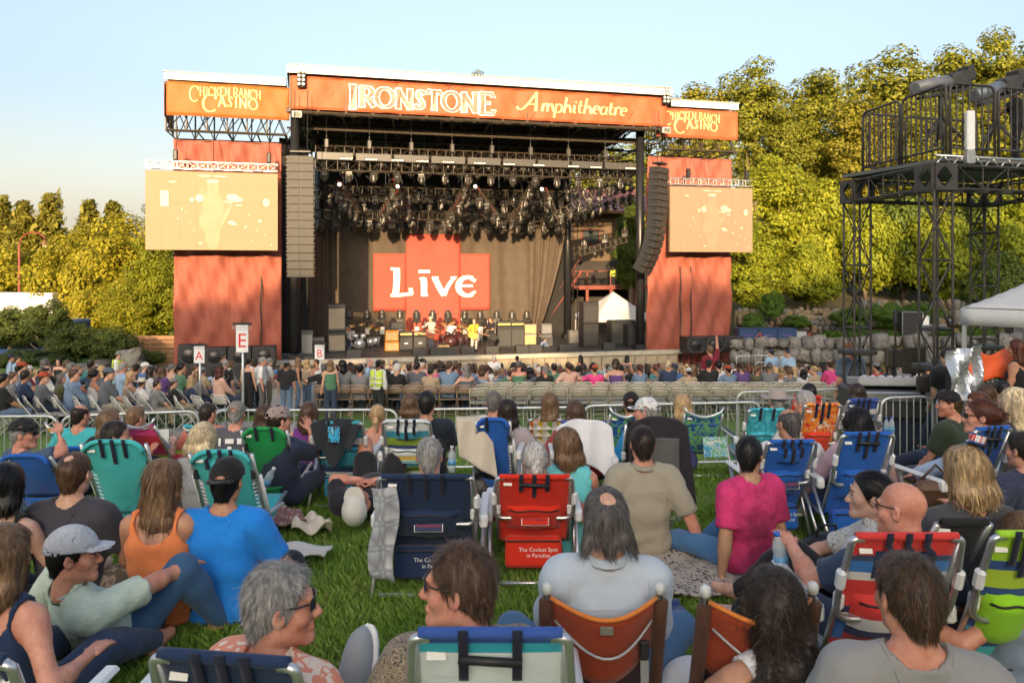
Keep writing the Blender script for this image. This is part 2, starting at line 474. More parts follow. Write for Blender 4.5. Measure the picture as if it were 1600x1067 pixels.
# ------------------------------------------------------------------ heads, hair, hats and hands (made once per kind and detail)
HP = {}
def head_f(fem):
 w = .93 if fem else 1.0
 A = [ell((0,-.012,.035), (.0745,.094,.09)), ell((0,.028,-.028), (.059*w,.062,.085)),
   cone((.043*w,.0,-.062), (.012,.074,-.1), .024, .02), cone((-.043*w,.0,-.062), (-.012,.074,-.1), .024, .02),
   ell((.044*w,.056,-.022), (.025,.024,.022)), ell((-.044*w,.056,-.022), (.025,.024,.022)),
   cone((0,-.02,-.05), (0,-.04,-.17), .056 if not fem else .048, .058 if not fem else .05)]
 N = [cone((0,.09,.012), (0,.112,-.028), .007, .012), ell((.012,.1,-.032), (.009,.011,.008)), ell((-.012,.1,-.032), (.009,.011,.008)),
   cone((-.03,.083,.029), (.03,.083,.029), .011, .011), cone((-.017,.09,-.066), (.017,.09,-.066), .0075, .0075),
   cone((-.019,.088,-.058), (.019,.088,-.058), .007, .007), ell((0,.08,-.1), (.022,.018,.018))]
 def f(p):
  d = union(A, p, .03)
  for s in (-1, 1): d = -smin(-d, ev(ell((s*.031,.097,.006), (.019,.017,.012)), p), .012)
  d = np.minimum(d, -0) if False else d
  d = smin(d, union(N, p, .012), .010)
  for s in (-1, 1): d = smin(d, ev(ell((s*.031,.08,.006), (.0125,.0125,.0125)), p), .004)
  for s in (-1, 1):
   c, sn = math.cos(s*.35), math.sin(s*.35)
   Rm = np.array([[c,-sn,0],[sn,c,0],[0,0,1]], F32)
   e = ev(ell((s*.08,-.008,-.002), (.010,.021,.033), Rm), p)
   e = np.maximum(e, -ev(ell((s*.089,-.002,.002), (.008,.012,.02)), p))
   d = smin(d, e, .010)
  return d
 return f
def head_mesh(fem, h):
 k = ('head', fem, h)
 if k not in HP:
  V, Q = nets(head_f(fem), (-.11,-.13,-.19), (.11,.15,.15), h)
  c = V[Q].mean(1)
  lip = (np.abs(c[:,0]) < .024) & (c[:,1] > .078) & (c[:,2] > -.073) & (c[:,2] < -.054)
  HP[k] = (V, Q, lip.astype(int))
 return HP[k]
def cran(p, t, w=1.0): return ev(ell((0,-.014,.037), ((.0745+t)*w, .096+t, .09+t)), p)
def pl(p, p0, n):
 n = np.array(n, F32); n = n/np.linalg.norm(n); return (p - np.array(p0, F32)) @ n
def hair_f(style, seed=1, L=.3):
 def f(p):
  q = p*np.array((1,1,.45), F32)
  nz = folds(q, seed, 60)*.0035 + folds(q, seed+5, 25)*.004
  front = -smin(-pl(p, (0,.078,.088), (0,.105,-.055)), -pl(p, (0,.060,.072), (0,.9,-.35)), .02)
  front = np.maximum(pl(p, (0,.074,.09), (0,.105,-.06)), -1)
  if style in ('short', 'crew', 'thin', 'fringe', 'capped'):
   t = {'short': .012, 'crew': .007, 'thin': .009, 'fringe': .006, 'capped': .009}[style]
   sh = cran(p, t) + nz*(1 if style == 'short' else .4)
   if style == 'thin': sh = sh + .020*np.exp(-((p - np.array((0,-.062,.118), F32))**2).sum(1)/(2*.027**2)) + nz*.5
   if style == 'capped': sh = np.maximum(sh, p[:,2] - .050)
   sh = smin(sh, ev(cone((0,-.055,-.02), (0,-.058,-.065), .052+t*.4, .045), p) + nz*.4, .03)
   below = pl(p, (0,.03,-.015), (0,.5,-.9)) if False else np.maximum(pl(p, (0,-.09,-.078), (0,.0,-1)), pl(p, (0,.02,-.018), (0,.62,-1)))
   d = np.maximum(np.maximum(sh, front), below)
   if style == 'fringe': d = np.maximum(d, -ev(ell((0,.05,.13), (.085,.13,.085)), p))
   return d
  if style == 'mullet':
   sh = cran(p, .012) + nz + .024*np.exp(-((p - np.array((0,-.070,.112), F32))**2).sum(1)/(2*.034**2))
   A = [cone((x,-.075,.0), (x*1.5,-.10+.1*abs(x),-.055-.02*math.cos(x*90)), .032, .022) for x in (-.06,-.03,0,.03,.06)]
   d = smin(np.maximum(sh, front), union(A, p, .02) + nz*1.4, .03)
   return np.maximum(d, pl(p, (0,.055,0), (0,1,-.25)))
  sh = cran(p, .02) + nz
  if style == 'bun':
   d = np.maximum(np.maximum(cran(p, .011) + nz*.5, front), pl(p, (0,-.09,-.075), (0,.45,-1)))
   return smin(d, ev(ell((0,-.125,.03), (.048,.04,.045)), p) + nz*1.2, .015)
  if style == 'pony':
   d = np.maximum(np.maximum(cran(p, .013) + nz*.6, front), pl(p, (0,-.09,-.075), (0,.45,-1)))
   A = [cone((0,-.11,.035), (0,-.15,-.03), .024, .034), cone((0,-.15,-.03), (.01,-.13,-.03-L*.6), .034, .018)]
   return smin(d, union(A, p, .02) + nz*1.3, .012)
  z = -L + .02
  A = []
  for i, x in enumerate((-.064,-.038,-.013,.013,.038,.064)):
   k = (seed*7 + i*3) % 5 * .008
   A.append(cone((x,-.07+.35*abs(x),.03), (x*1.25,-.10+.45*abs(x),z*.55), .034, .034))
   A.append(cone((x*1.25,-.10+.45*abs(x),z*.55), (x*(1.15 if L > .2 else 1.0),-.10+.5*abs(x),z+k), .034, .014 if L > .2 else .026))
  for s in (-1, 1): A.append(cone((s*.074,.005,.02), (s*.080,-.012,z*.75), .022, .015))
  if style == 'curly': nz = nz*2.6 + folds(p, seed+9, 90)*.005
  if style == 'bob': nz = nz*.5
  d = smin(np.maximum(sh, front), union(A, p, .022) + nz*1.5, .02)
  d = np.maximum(d, pl(p, (0,.045,0), (0,1,-.35)) if L > .12 else d*0-1)
  return np.maximum(d, -ev(ell((0,.1,-.06), (.062,.09,.13)), p))
 return f
def strands(V, Q, style, n, seed, w, L=.3):
 r = np.random.default_rng(seed)
 a, b, c = V[Q[:,0]], V[Q[:,1]], V[Q[:,2]]
 N = np.cross(b - a, V[Q[:,3]] - a); N /= np.maximum(np.linalg.norm(N, axis=1), 1e-9)[:, None]
 i = r.integers(0, len(Q), n)
 p = V[Q[i]].mean(1); nn = N[i]
 out = p - np.array((0,-.035,.13), F32)
 short = style in ('short','crew','thin','fringe','capped')
 ln = r.uniform(.014,.030,n) if short else r.uniform(.05,.12,n)
 if style in ('curly','mullet'): ln = r.uniform(.03,.06,n)
 if style == 'bob': ln = r.uniform(.03,.06,n)
 if style == 'mullet': ln = np.where(p[:,2] > .09, ln*.5, ln)
 dn = np.stack([out[:,0]*.35, out[:,1]*.6 - .015, -np.full(n, .07)], 1) if not short else out*np.array((1,1,.9)) + np.array((0,-.02,-.03))
 if style in ('bun','pony'): dn = np.array((0,-.13,.03)) - p
 dn = dn + r.normal(size=(n,3))*(.012 if style != 'curly' else .07)
 t = dn - nn*(dn*nn).sum(1)[:, None]; t /= np.maximum(np.linalg.norm(t, axis=1), 1e-9)[:, None]
 fly = np.where(r.random(n) < .07, r.uniform(2, 5, n), 1.0)[:, None]
 sd = np.cross(t, nn); S = 4; VV = []; ph = r.uniform(0, 6.28, n)
 for k in range(S+1):
  u = k/S
  lift = .0015 + (.002 if short else .002)*u + (.010*u*u if style == 'curly' else .004*u*u if style == 'short' else -.004*u*u)
  q = p + t*(ln*u)[:, None] + nn*lift*fly + np.array((0,0,-1.0))*(0 if short else .25*u*u)*ln[:, None]
  q = q + sd*(np.sin(ph + u*(4 if style == 'curly' else 2.2))*(.008 if style == 'curly' else .004)*u)[:, None]
  ww = w*(1 - .8*u)
  VV += [q - sd*ww, q + sd*ww]
 VV = np.stack(VV, 1).reshape(-1, 3)
 f = []
 o = np.arange(n)*(2*(S+1))
 for k in range(S): f.append(np.stack([o+2*k, o+2*k+1, o+2*k+3, o+2*k+2], 1))
 return VV, np.concatenate(f)
def hair_mesh(style, h, seed, L, ns=0):
 k = ('hair', style, h, seed, L, ns)
 if k not in HP:
  V, Q = nets(hair_f(style, seed, L), (-.16,-.22,-max(.17, L+.08)), (.16,.14,.17), h)
  if ns:
   V2, Q2 = strands(V, Q, style, ns, seed, .0011 if h < .006 else .0026, L)
   Q = np.concatenate([Q, Q2 + len(V)]); V = np.concatenate([V, V2])
  me = bpy.data.meshes.new('hair'); o = mk('hair', V, Q, smooth=True)
  me = o.data; bpy.data.objects.remove(o); me.materials.append(None)
  HP[k] = me
 return HP[k]
def cap_meshes(h):
 k = ('cap', h)
 if k not in HP:
  def dome(p):
   d = np.maximum(cran(p, .022), -cran(p, .012)); d = np.maximum(d, pl(p, (0,.0,.040), (0,-.10,-1)))
   hole = ev(ell((0,-.125,.052), (.036,.05,.028)), p)
   return np.maximum(d, -hole)
  def brim(p):
   z = .05 - 1.9*p[:,0]**2 - .10*(p[:,1]-.08)
   d = np.abs(p[:,2] - z) - .004
   r = np.sqrt((p[:,0]/.082)**2 + ((p[:,1]-.07)/.105)**2) - 1
   return np.maximum(np.maximum(d, r*.08), -cran(p, .016))
  def strap(p):
   d = np.abs(cran(p, .019)) - .003
   return np.maximum(np.maximum(d, np.abs(p[:,2]-.045+.1*p[:,1]*0) - .011), p[:,1] + .05)
  out = []
  for f in (dome, brim, strap):
   V, Q = nets(f, (-.13,-.15,-.02), (.13,.20,.17), h, slack=1.6)
   o = mk('cap', V, Q, smooth=True); me = o.data; bpy.data.objects.remove(o); me.materials.append(None); out.append(me)
  HP[k] = out
 return HP[k]
def hand_mesh(side, curl, h):
 k = ('hand', side, curl, h)
 if k not in HP:
  A = [cone((-.022,.015,0), (-.026,.08,0), .014, .012, (0,0,1), 1.15), cone((0,.0,0), (0,.085,0), .02, .014, (0,0,1), 1.2), cone((.022,.015,0), (.026,.078,0), .014, .012, (0,0,1), 1.15)]
  B = []
  for x, l in ((-.03,.066), (-.0105,.076), (.0095,.071), (.029,.055)):
   p = np.array((x, .082 if abs(x) < .02 else .076, 0)); an = 0
   for sgm, rr in ((.45,.0088), (.32,.0078), (.26,.0068)):
    an += curl*.55; q = p + np.array((x*.06, math.cos(an)*l*sgm, -math.sin(an)*l*sgm))
    B.append(cone(p, q, rr, rr*.92)); p = q
  sg = -side
  p = np.array((sg*.02,.018,-.004))
  for dx, dy, dz, rr in ((.024,.026,-.008,.0125), (.014,.028,-.006,.0105), (.006,.022,-.004,.0088)):
   q = p + np.array((sg*dx, dy, dz - curl*.006)); B.append(cone(p, q, rr, rr*.92)); p = q
  if side < 0 or True:
   def f(p):
    d = union(A, p, .016)
    for b in B: d = smin(d, ev(b, p), .005)
    return d
  HP[k] = nets(f, (-.09,-.04,-.12), (.09,.18,.05), h)
 return HP[k]
# ------------------------------------------------------------------ bodies
def nrm(v): v = np.array(v, float); return v/max(np.linalg.norm(v), 1e-9)
def ik(a, b, l1, l2, hint):
 a = np.array(a, float); b = np.array(b, float); d = b - a; D = np.linalg.norm(d)
 if D > (l1 + l2)*.995: b = a + d/D*(l1 + l2)*.995; d = b - a; D = np.linalg.norm(d)
 if D < abs(l1-l2)+.03: D = abs(l1-l2)+.03
 u = nrm(d); x = (l1*l1 - l2*l2 + D*D)/(2*D); y = math.sqrt(max(l1*l1 - x*x, 1e-6))
 hnt = np.array(hint, float); hnt = nrm(hnt - u*np.dot(hnt, u))
 return a + u*x + hnt*y, b
POSES = {
 'chair':  dict(pz=.27, lean=.36, wr=((-.29,.18,.42),(.29,.18,.42)), an=((-.13,.80,.08),(.13,.80,.08)), kh=((-.2,.3,1),(.2,.3,1)), eh=((-.4,-.6,-.5),(.4,-.6,-.5))),
 'ground': dict(pz=.12, lean=-.10, wr=((-.20,.36,.24),(.20,.36,.24)), an=((.12,.36,.07),(-.12,.40,.07)), kh=((-1,.25,.35),(1,.25,.35)), eh=((-.5,-.4,-.6),(.5,-.4,-.6))),
 'knees':  dict(pz=.12, lean=-.05, wr=((-.14,.42,.42),(.14,.42,.42)), an=((-.14,.55,.08),(.14,.55,.08)), kh=((-.15,.2,1),(.15,.2,1)), eh=((-.8,-.2,-.5),(.8,-.2,-.5))),
 'back':   dict(pz=.12, lean=.30, wr=((-.36,-.30,.05),(.36,-.30,.05)), an=((-.14,.85,.08),(.14,.85,.08)), kh=((-.1,.0,1),(.1,.0,1)), eh=((-.5,-1,.1),(.5,-1,.1))),
 'seat':   dict(pz=.50, lean=.10, wr=((-.13,.33,.56),(.13,.33,.56)), an=((-.11,.46,.09),(.11,.46,.09)), kh=((-.1,1,.4),(.1,1,.4)), eh=((-.7,-.6,-.3),(.7,-.6,-.3))),
 'stand':  dict(pz=.93, lean=.0, wr=((-.25,.07,.82),(.25,.07,.82)), an=((-.10,.02,.08),(.11,-.02,.08)), kh=((0,1,.1),(0,1,.1)), eh=((-.4,-1,0),(.4,-1,0))),
}
def skeleton(pose, fem=False, fat=1.0, **kw):
 S = dict(POSES[pose]); S.update({k: v for k, v in kw.items() if v is not None})
 J = {}
 le = S['lean']; roll = S.get('roll', 0.0); tw = S.get('twist', 0.0)
 pel = np.array((0, 0, S['pz'])); u1 = np.array((math.sin(roll), -math.sin(le), math.cos(le)*math.cos(roll))); u1 = nrm(u1)
 l2 = S.get('lean2', le*.55 - .05); u2 = nrm((math.sin(roll*.7), -math.sin(l2), math.cos(l2)))
 side = nrm((math.cos(tw), math.sin(tw), -math.sin(roll)*.6))
 fwd = nrm(np.cross(u1, side)) * 1.0
 if fwd[1]*math.cos(tw) < 0 and abs(math.cos(tw)) > .2: fwd = -fwd
 mid = pel + u1*.24; nb = mid + u2*.265
 hw = (.160 if fem else .178)
 J.update(pel=pel, mid=mid, nb=nb, u1=u1, u2=u2, side=side, fwd=fwd, fem=fem, fat=fat)
 shd = [nb - u2*.055 + side*s*hw + fwd*S.get('shf', .0) for s in (-1, 1)]
 hip = [pel + nrm((side[0], side[1]*.3, 0))*s*.09 for s in (-1, 1)]
 J['sh'] = shd; J['hip'] = hip; J['el'] = []; J['wr'] = []; J['kn'] = []; J['an'] = []; J['toe'] = []
 for i in (0, 1):
  w = np.array(S['wr'][i], float)
  e, w = ik(shd[i], w, .285, .255, S['eh'][i]); J['el'].append(e); J['wr'].append(w)
  a = np.array(S['an'][i], float)
  k, a = ik(hip[i], a, .43, .415, S['kh'][i]); J['kn'].append(k); J['an'].append(a)
  sh = nrm(a - k); fd = np.array(S.get('toe', (0, 1, -.2)), float); fd = nrm(fd - sh*np.dot(fd, sh)*.6)
  J['toe'].append(a + fd*.15 + np.array((0,0,-.035)))
 hy, hp, hr = S.get('hyaw', 0.0), S.get('hpitch', 0.0), S.get('hroll', 0.0)
 Hm = Matrix.Rotation(hy, 3, 'Z') @ Matrix.Rotation(hp, 3, 'X') @ Matrix.Rotation(hr, 3, 'Y')
 if 'hmat' in S: Hm = S['hmat']
 up = nrm(u2*.45 + np.array((0, .08, .55)) if 'hmat' not in S else u2)
 J['Hm'] = np.array(Hm); J['head'] = nb + up*.165 - np.array(Hm) @ np.array((0, -.03, 0)) * 0 + np.array(Hm) @ np.array((0,.025,0))
 return J
def torso(J, t=0.0, low=True):
 u1, u2, sd, fw, fat, fem = J['u1'], J['u2'], J['side'], J['fwd'], J['fat'], J['fem']
 pel, mid, nb, sh = J['pel'], J['mid'], J['nb'], J['sh']
 ch = mid + u2*.10; c2 = .06 if not fem else .05
 A = [cone(ch - sd*c2, ch + sd*c2, .112+t, .112+t, fw, 1.13), cone(sh[0]*.86+nb*.14-u2*.02, sh[1]*.86+nb*.14-u2*.02, .062+t, .062+t),
   cone(mid - sd*.05 - u1*.02, mid + sd*.05 - u1*.02, (.102 if fem else .113)*fat+t, (.102 if fem else .113)*fat+t, fw, 1.12),
   cone(mid + fw*.02, pel + u1*.09 + fw*.02*fat, .108*fat+t, .112*fat+t),
   cone(pel + u1*.10 - sd*.045, pel + u1*.10 + sd*.045, .103*fat+t, .103*fat+t, fw, 1.08)]
 for s in (0, 1): A.append(cone(nb + u2*.015, sh[s]*.72 + nb*.28 + u2*.012, .046+t, .045+t))
 if fem:
  for s in (-1, 1): A.append(ell(ch + fw*.085 + sd*s*.072 - u2*.02, (.06+t,)*3))
 if low: A.append(cone(J['hip'][0] + sd*.012, J['hip'][1] - sd*.012, .106*(fat*.5+.5)+t, .106*(fat*.5+.5)+t))
 return A
def arms(J, t=0.0, which=(0,1), to=2.0):
 A = []
 k = .86 if J['fem'] else 1.0
 for i in which:
  s, e, w = J['sh'][i], J['el'][i], J['wr'][i]
  A.append(cone(s, s + (e-s)*.25, .060*k+t, .054*k+t))
  if to <= 1: A.append(cone(s, s + (e-s)*to, .056*k+t, (.056-.012*to)*k+t*1.4)); continue
  A.append(cone(s, e, .055*k+t, .043*k+t))
  A.append(cone(e, e + (w-e)*.35, .043*k+t, .043*k+t)); A.append(cone(e + (w-e)*.3, w, .042*k+t, .029*k+t))
 return A
def legs(J, t=0.0, to=2.0, feet=True):
 A = []
 for i in (0, 1):
  h, k, a = J['hip'][i], J['kn'][i], J['an'][i]; f = (J['fat']*.5+.5)
  if to <= 1: A.append(cone(h, h + (k-h)*to, .092*f+t, (.092-.032*to)*f+t*1.5)); continue
  A.append(cone(h, k, .09*f+t, .058*f+t)); A.append(cone(k, k + (a-k)*.35, .057*f+t, .06*f+t)); A.append(cone(k + (a-k)*.3, a, .06*f+t, .038+t))
  if feet:
   A += feet_p(J, t, (i,))
 return A
def feet_p(J, t, which=(0,1)):
 A = []
 for i in which:
  a, o = J['an'][i], J['toe'][i]; d = nrm(o - a)
  A += [cone(a - d*.03 + np.array((0,0,-.045)), o, .036+t, .032+t), cone(a, a + (o-a)*.5, .04+t, .034+t)]
 return A
def bbox(prims, pad=.05):
 lo = np.full(3, 9.); hi = np.full(3, -9.)
 for q in prims:
  if q[0] == 'c': pts = ((q[1], q[3]), (q[2], q[4]))
  else: pts = ((q[1], max(q[2])),)
  for p, r in pts: lo = np.minimum(lo, p - r); hi = np.maximum(hi, p + r)
 return lo - pad, hi + pad
def frame_from(y, zhint):
 y = nrm(y); z = np.array(zhint, float); z = nrm(z - y*np.dot(z, y)); x = np.cross(y, z)
 return np.stack([x, y, z], 1)
SKIN = dict(light=(.56,.33,.235), tan=(.43,.225,.14), pale=(.50,.31,.235), brown=(.27,.14,.085), red=(.55,.26,.18), olive=(.40,.23,.14))
HAIR = dict(black=(.010,.009,.009), dark=(.028,.019,.014), brown=(.075,.042,.024), lbrown=(.17,.10,.055), blond=(.42,.28,.14), pblond=(.60,.48,.30), grey=(.28,.27,.26), white=(.62,.60,.57), dgrey=(.11,.10,.095), auburn=(.10,.032,.018), ginger=(.30,.11,.03))
def solid(name, prims, h, mat, parent, k=.03, cut=None, wr=0.0, seed=1, arm=None, scut=()):
 def f(p):
  d = union(prims, p, k)
  if arm:
   a = union(arm, p, k)
   for q in scut: a = np.maximum(a, q(p))
   d = smin(d, a, k)
  if wr: d = d + wr*1.1*folds(p, seed, 8, True) + wr*.6*folds(p, seed+3, 22, True)
  if cut is not None: d = np.maximum(d, cut(p))
  return d
 lo, hi = bbox(prims + (arm or []))
 V, Q = nets(f, lo, hi, h)
 if not len(Q): return None
 return mk(name, V, Q, mat, parent, smooth=True)
def build_body(J, h, hh, skin, parent, fing=None, name='body', hand_up=None, curl=(.35,.35)):
 A = torso(J) + arms(J) + legs(J)
 nb, hd, Hm = J['nb'], J['head'], J['Hm']
 A.append(cone(nb - J['u2']*.03, hd + Hm @ np.array((0,-.03,-.07)), .062 if not J['fem'] else .052, .055 if not J['fem'] else .047))
 lo, hi = bbox(A)
 V, Q = nets(lambda p: union(A, p, .03), lo, hi, h)
 mi = [np.zeros(len(Q), int)]
 hv, hq, lip = head_mesh(J['fem'], hh)
 parts = [(V, Q), (hv @ Hm.T + hd, hq)]; mi.append(lip)
 for i in (0, 1):
  s = -1 if i == 0 else 1
  gv, gq = hand_mesh(s, curl[i], fing or max(.0065, min(hh, .010)))
  w, e = J['wr'][i], J['el'][i]
  zh = (hand_up or ((0,0,1),(0,0,1)))[i]
  d = nrm(w - e)
  if abs(np.dot(d, nrm(zh))) > .9: zh = (s*.9, .3, 0)
  parts.append((gv @ frame_from(d, zh).T + w - d*.01, gq)); mi.append(np.zeros(len(gq), int))
 VV = []; QQ = []; n = 0
 for v, q in parts: VV.append(v); QQ.append(q + n); n += len(v)
 lipm = M(mul(skin, .8)[:1] + (skin[1]*.5, skin[2]*.5), .4, .05, name='lips')
 return mk(name, np.concatenate(VV), np.concatenate(QQ), None, parent, True, [skinmat(skin), lipm], np.concatenate(mi))
def hat_on(parent, J, kind, h, col, col2=None, rev=False, tilt=0.0):
 Hm4 = Matrix([list(r) for r in J['Hm']]).to_4x4()
 Hm4.translation = Vector(J['head'])
 if rev: Hm4 = Hm4 @ Matrix.Rotation(PI, 4, 'Z')
 if tilt: Hm4 = Hm4 @ Matrix.Rotation(tilt, 4, 'X')
 if kind == 'cap':
  dome, brim, strap = cap_meshes(h)
  o = link('cap', dome, parent); o.matrix_local = Hm4; setm(o, col)
  for nm, me in (('cap_brim', brim), ('cap_strap', strap)):
   b = link(nm, me, o); setm(b, col2 or col)
  return o
 m = MB()
 if kind == 'bucket': pr = [(.165,.045),(.168,.05),(.105,.062),(.098,.11),(.085,.135),(.04,.142),(.001,.143)]
 elif kind == 'cowboy': pr = [(.19,.06),(.192,.066),(.14,.048),(.10,.055),(.096,.12),(.08,.15),(.03,.142),(.001,.14)]
 else: pr = [(.098,.02),(.105,.03),(.107,.08),(.09,.125),(.05,.143),(.001,.15)]
 m.lathe(pr, 20, (0,-.014,.0))
 o = m.build('hat', col, parent, True); o.matrix_local = Hm4
 return o
def setm(o, mat):
 o.material_slots[0].link = 'OBJECT'; o.material_slots[0].material = mat
def glasses_on(parent, J, up=False, white=False):
 m = MB(); z, y = (.012, .098) if not up else (.105, .045)
 for s in (-1, 1):
  m.grid(lambda a, b, s=s: (s*(.006 + .056*a), y + .006 - 11*(.006+.056*a)**2*.5, z + (.019 - .036*b)*(1 - .25*a)), 4, 3)
  m.tube([(s*.062, y-.018, z+.012), (s*.078, y-.05, z+.012), (s*.082, -.005, z+.012), (s*.08, -.03, z-.005)], .0032, 5)
 m.tube([(-.062,y-.016,z+.018),(-.03,y+.003,z+.020),(0,y+.006,z+.016),(.03,y+.003,z+.020),(.062,y-.016,z+.018)], .003, 5)
 o = m.build('sunglasses', M((.012,.011,.012), .12, .1, name='dark_lens', spec=.6), parent, True)
 Hm4 = Matrix([list(r) for r in J['Hm']]).to_4x4(); Hm4.translation = Vector(J['head'])
 if up: Hm4 = Hm4 @ Matrix.Rotation(.5, 4, 'X')
 o.matrix_local = Hm4
 return o
NP = [0]
def person(px, py, d, pose, label, yaw=0.0, skin='light', hair=('short','brown'), fem=False, top='tee', topm=None, bot='long', botm=None, fat=1.0,
   hat=None, glasses=None, shoe=None, scale=None, fixpz=None, group=None, ground=None, far=False, parts=None, dz=0.0, **kw):
 NP[0] += 1; seed = NP[0]
 if scale is None: scale = .95 if d < 10 and pose != 'stand' else 1.0
 tgt = P(px, py, d)
 yw = R(yaw)
 for it in range(2):
  J = skeleton(pose, fem, fat, **kw)
  hd = J['head']*scale
  ox = math.cos(yw)*hd[0] - math.sin(yw)*hd[1]; oy = math.sin(yw)*hd[0] + math.cos(yw)*hd[1]
  x, y = tgt.x - ox, tgt.y - oy
  gz = g(x, y) if ground is None else ground
  pz = J['pel'][2] + (tgt.z - gz - hd[2])/scale
  if fixpz is None and pose != 'stand':
   kw['pz'] = max(.10, pz) if pose in ('ground','knees','back') else max(.08, pz)
  if it == 0 and pose == 'stand': scale = scale*min(1.12, max(.8, (tgt.z - gz)/hd[2]))
 if abs(kw.get('pz', pz) - pz) > .04 or pz > .75 and pose != 'stand': print('PZ %-40s want %.2f used %.2f' % (label[:40], pz, kw.get('pz', J['pel'][2])))
 dbg = (label[:30], round(pz, 2))
 h = .010 if d < 2.6 else .0125 if d < 4.4 else .0165 if d < 6.2 else .024 if d < 10 else .032
 hh = .0055 if d < 3.3 else .008 if d < 6.2 else .012 if d < 10 else .018
 ns = 3800 if d < 3.3 else 900 if d < 6.2 else 150 if d < 9 else 0
 root = thing('person', label, 'person', (x, y, gz), yw, group, scale)
 sk = SKIN[skin]
 body = build_body(J, h*(1.5 if d < 3.3 else 2.0), hh, sk, root, curl=kw.get('curl', (.35,.35)), hand_up=kw.get('hand_up'))
 nb, u2, sd, fw = J['nb'], J['u2'], J['side'], J['fwd']
 tp = .013 + h*.15
 topm = topm or cloth((.2,.2,.22)); botm = botm or cloth((.03,.04,.07))
 slv = dict(tee=.78, long=2.0, polo=.78, tank=0, dress=0, sleeveless=0, half=.95).get(top)
 if top:
  A = torso(J, tp); A2 = None; scut = []
  cuts = [lambda p: pl(p, J['pel'] - J['u1']*.07, -J['u1'])]
  if slv:
   A2 = arms(J, tp + .004, to=slv)
   if slv <= 1:
    for i in (0, 1):
     e, s = J['el'][i], J['sh'][i]; ax = nrm(e - s); c0 = s + (e-s)*slv
     scut.append(lambda p, c0=c0, ax=ax: np.minimum(pl(p, c0, ax), .15 - np.linalg.norm(p - c0.astype(F32), axis=1)))
   else:
    for i in (0, 1):
     w, e = J['wr'][i], J['el'][i]; ax = nrm(w - e); c0 = w - ax*.02
     scut.append(lambda p, c0=c0, ax=ax: np.minimum(pl(p, c0, ax), .12 - np.linalg.norm(p - c0.astype(F32), axis=1)))
  nr = .082
  if top in ('tank','dress','sleeveless'):
   rr = .105 if top != 'sleeveless' else .085
   for i in (0, 1):
    cuts.append(lambda p, c=(J['sh'][i] + sd*(.045 if i else -.045)).astype(F32): rr - np.linalg.norm((p - c), axis=1))
   if top != 'sleeveless': cuts.append(lambda p, c=(nb - fw*.06).astype(F32): .125 - np.linalg.norm((p-c)*np.array((1.15,1,.9), F32), axis=1))
  nc = (nb + u2*.055).astype(F32)
  cuts.append(lambda p: nr - np.linalg.norm(p - nc, axis=1))
  def cut(p):
   c = cuts[0](p)
   for q in cuts[1:]: c = np.maximum(c, q(p))
   return c
  shirt = solid('shirt', A, h, topm, root, .03, cut, (.0075 if not fem else .006) if d < 7 else .003, seed*3, arm=A2, scut=scut)
  if d < 6 and shirt is not None:
   sm = topm
   if slv and slv <= 1:
    for i in (0, 1):
     e, s_ = J['el'][i], J['sh'][i]; ax = nrm(e - s_); c0 = s_ + (e-s_)*(slv - .07); u_ = nrm(np.cross(ax, (0.3,.2,1))); v_ = np.cross(ax, u_)
     seam(shirt, [(c0 + (u_*math.cos(q) + v_*math.sin(q))*.16, -(u_*math.cos(q) + v_*math.sin(q))) for q in np.linspace(0, 2*PI, 20, False)], sm, True)
   if top in ('long', 'half', 'polo'):
    seam(shirt, [(nb - u2*.12 - fw*.4 + sd*x, fw) for x in np.linspace(-.165, .165, 18)], sm)
   if top == 'tee':
    seam(shirt, [(nb + u2*.2 + (sd*math.cos(q) + fw*math.sin(q))*.098, -u2) for q in np.linspace(0, 2*PI, 24, False)], sm, True)
   for k_ in (-1, 1): seam(shirt, [(J['sh'][0 if k_ < 0 else 1] - sd*k_*.025 - fw*.3 + u2*z_, fw) for z_ in np.linspace(.035, -.12, 9)], sm)
   seam(shirt, [(pel_ + (sd*math.cos(q) + fw*math.sin(q))*.4, -(sd*math.cos(q) + fw*math.sin(q))) for pel_ in (J['pel'] - J['u1']*.035,) for q in np.linspace(PI, 2*PI, 20)], sm)
  if top in ('polo', 'long', 'half') and d < 9:
   m = MB(); n = 20
   ax = nrm(u2*.9 + np.array((0,.12,.35)))
   fr = frame_from(fw, ax)
   for rr, zz, wd in ((.074,.055,.030),):
    m.sheet(lambda a, b: Vector(nb) + Vector(fr @ np.array((math.cos(-PI/2 + (a-.5)*5.2)*(rr+.012*b), math.sin(-PI/2 + (a-.5)*5.2)*(rr+.012*b) , zz - wd*b))), n, 2, (0,0,-.004))
   m.build('collar', topm, shirt or root, True)
 if bot:
  to = 2.0 if bot == 'long' else .9
  A = legs(J, tp*.9, to=to, feet=False) + [cone(J['hip'][0] + J['side']*.012, J['hip'][1] - J['side']*.012, .106*(fat*.5+.5)+tp*.6, .106*(fat*.5+.5)+tp*.6)]
  if bot == 'skirt': A += [cone((J['hip'][0]+J['hip'][1])/2, (J['kn'][0]+J['kn'][1])/2, .15, .13)]
  solid('trousers' if bot == 'long' else 'skirt' if bot == 'skirt' else 'shorts', A, h*1.3, botm, root, .025, None, .004 if d < 7 else .0015, seed*5)
 if shoe is not None:
  for i in (0, 1): solid('shoe', feet_p(J, .012, (i,)), h*.9, shoe, root, .02)
 Hm4 = Matrix([list(r) for r in J['Hm']]).to_4x4(); Hm4.translation = Vector(J['head'])
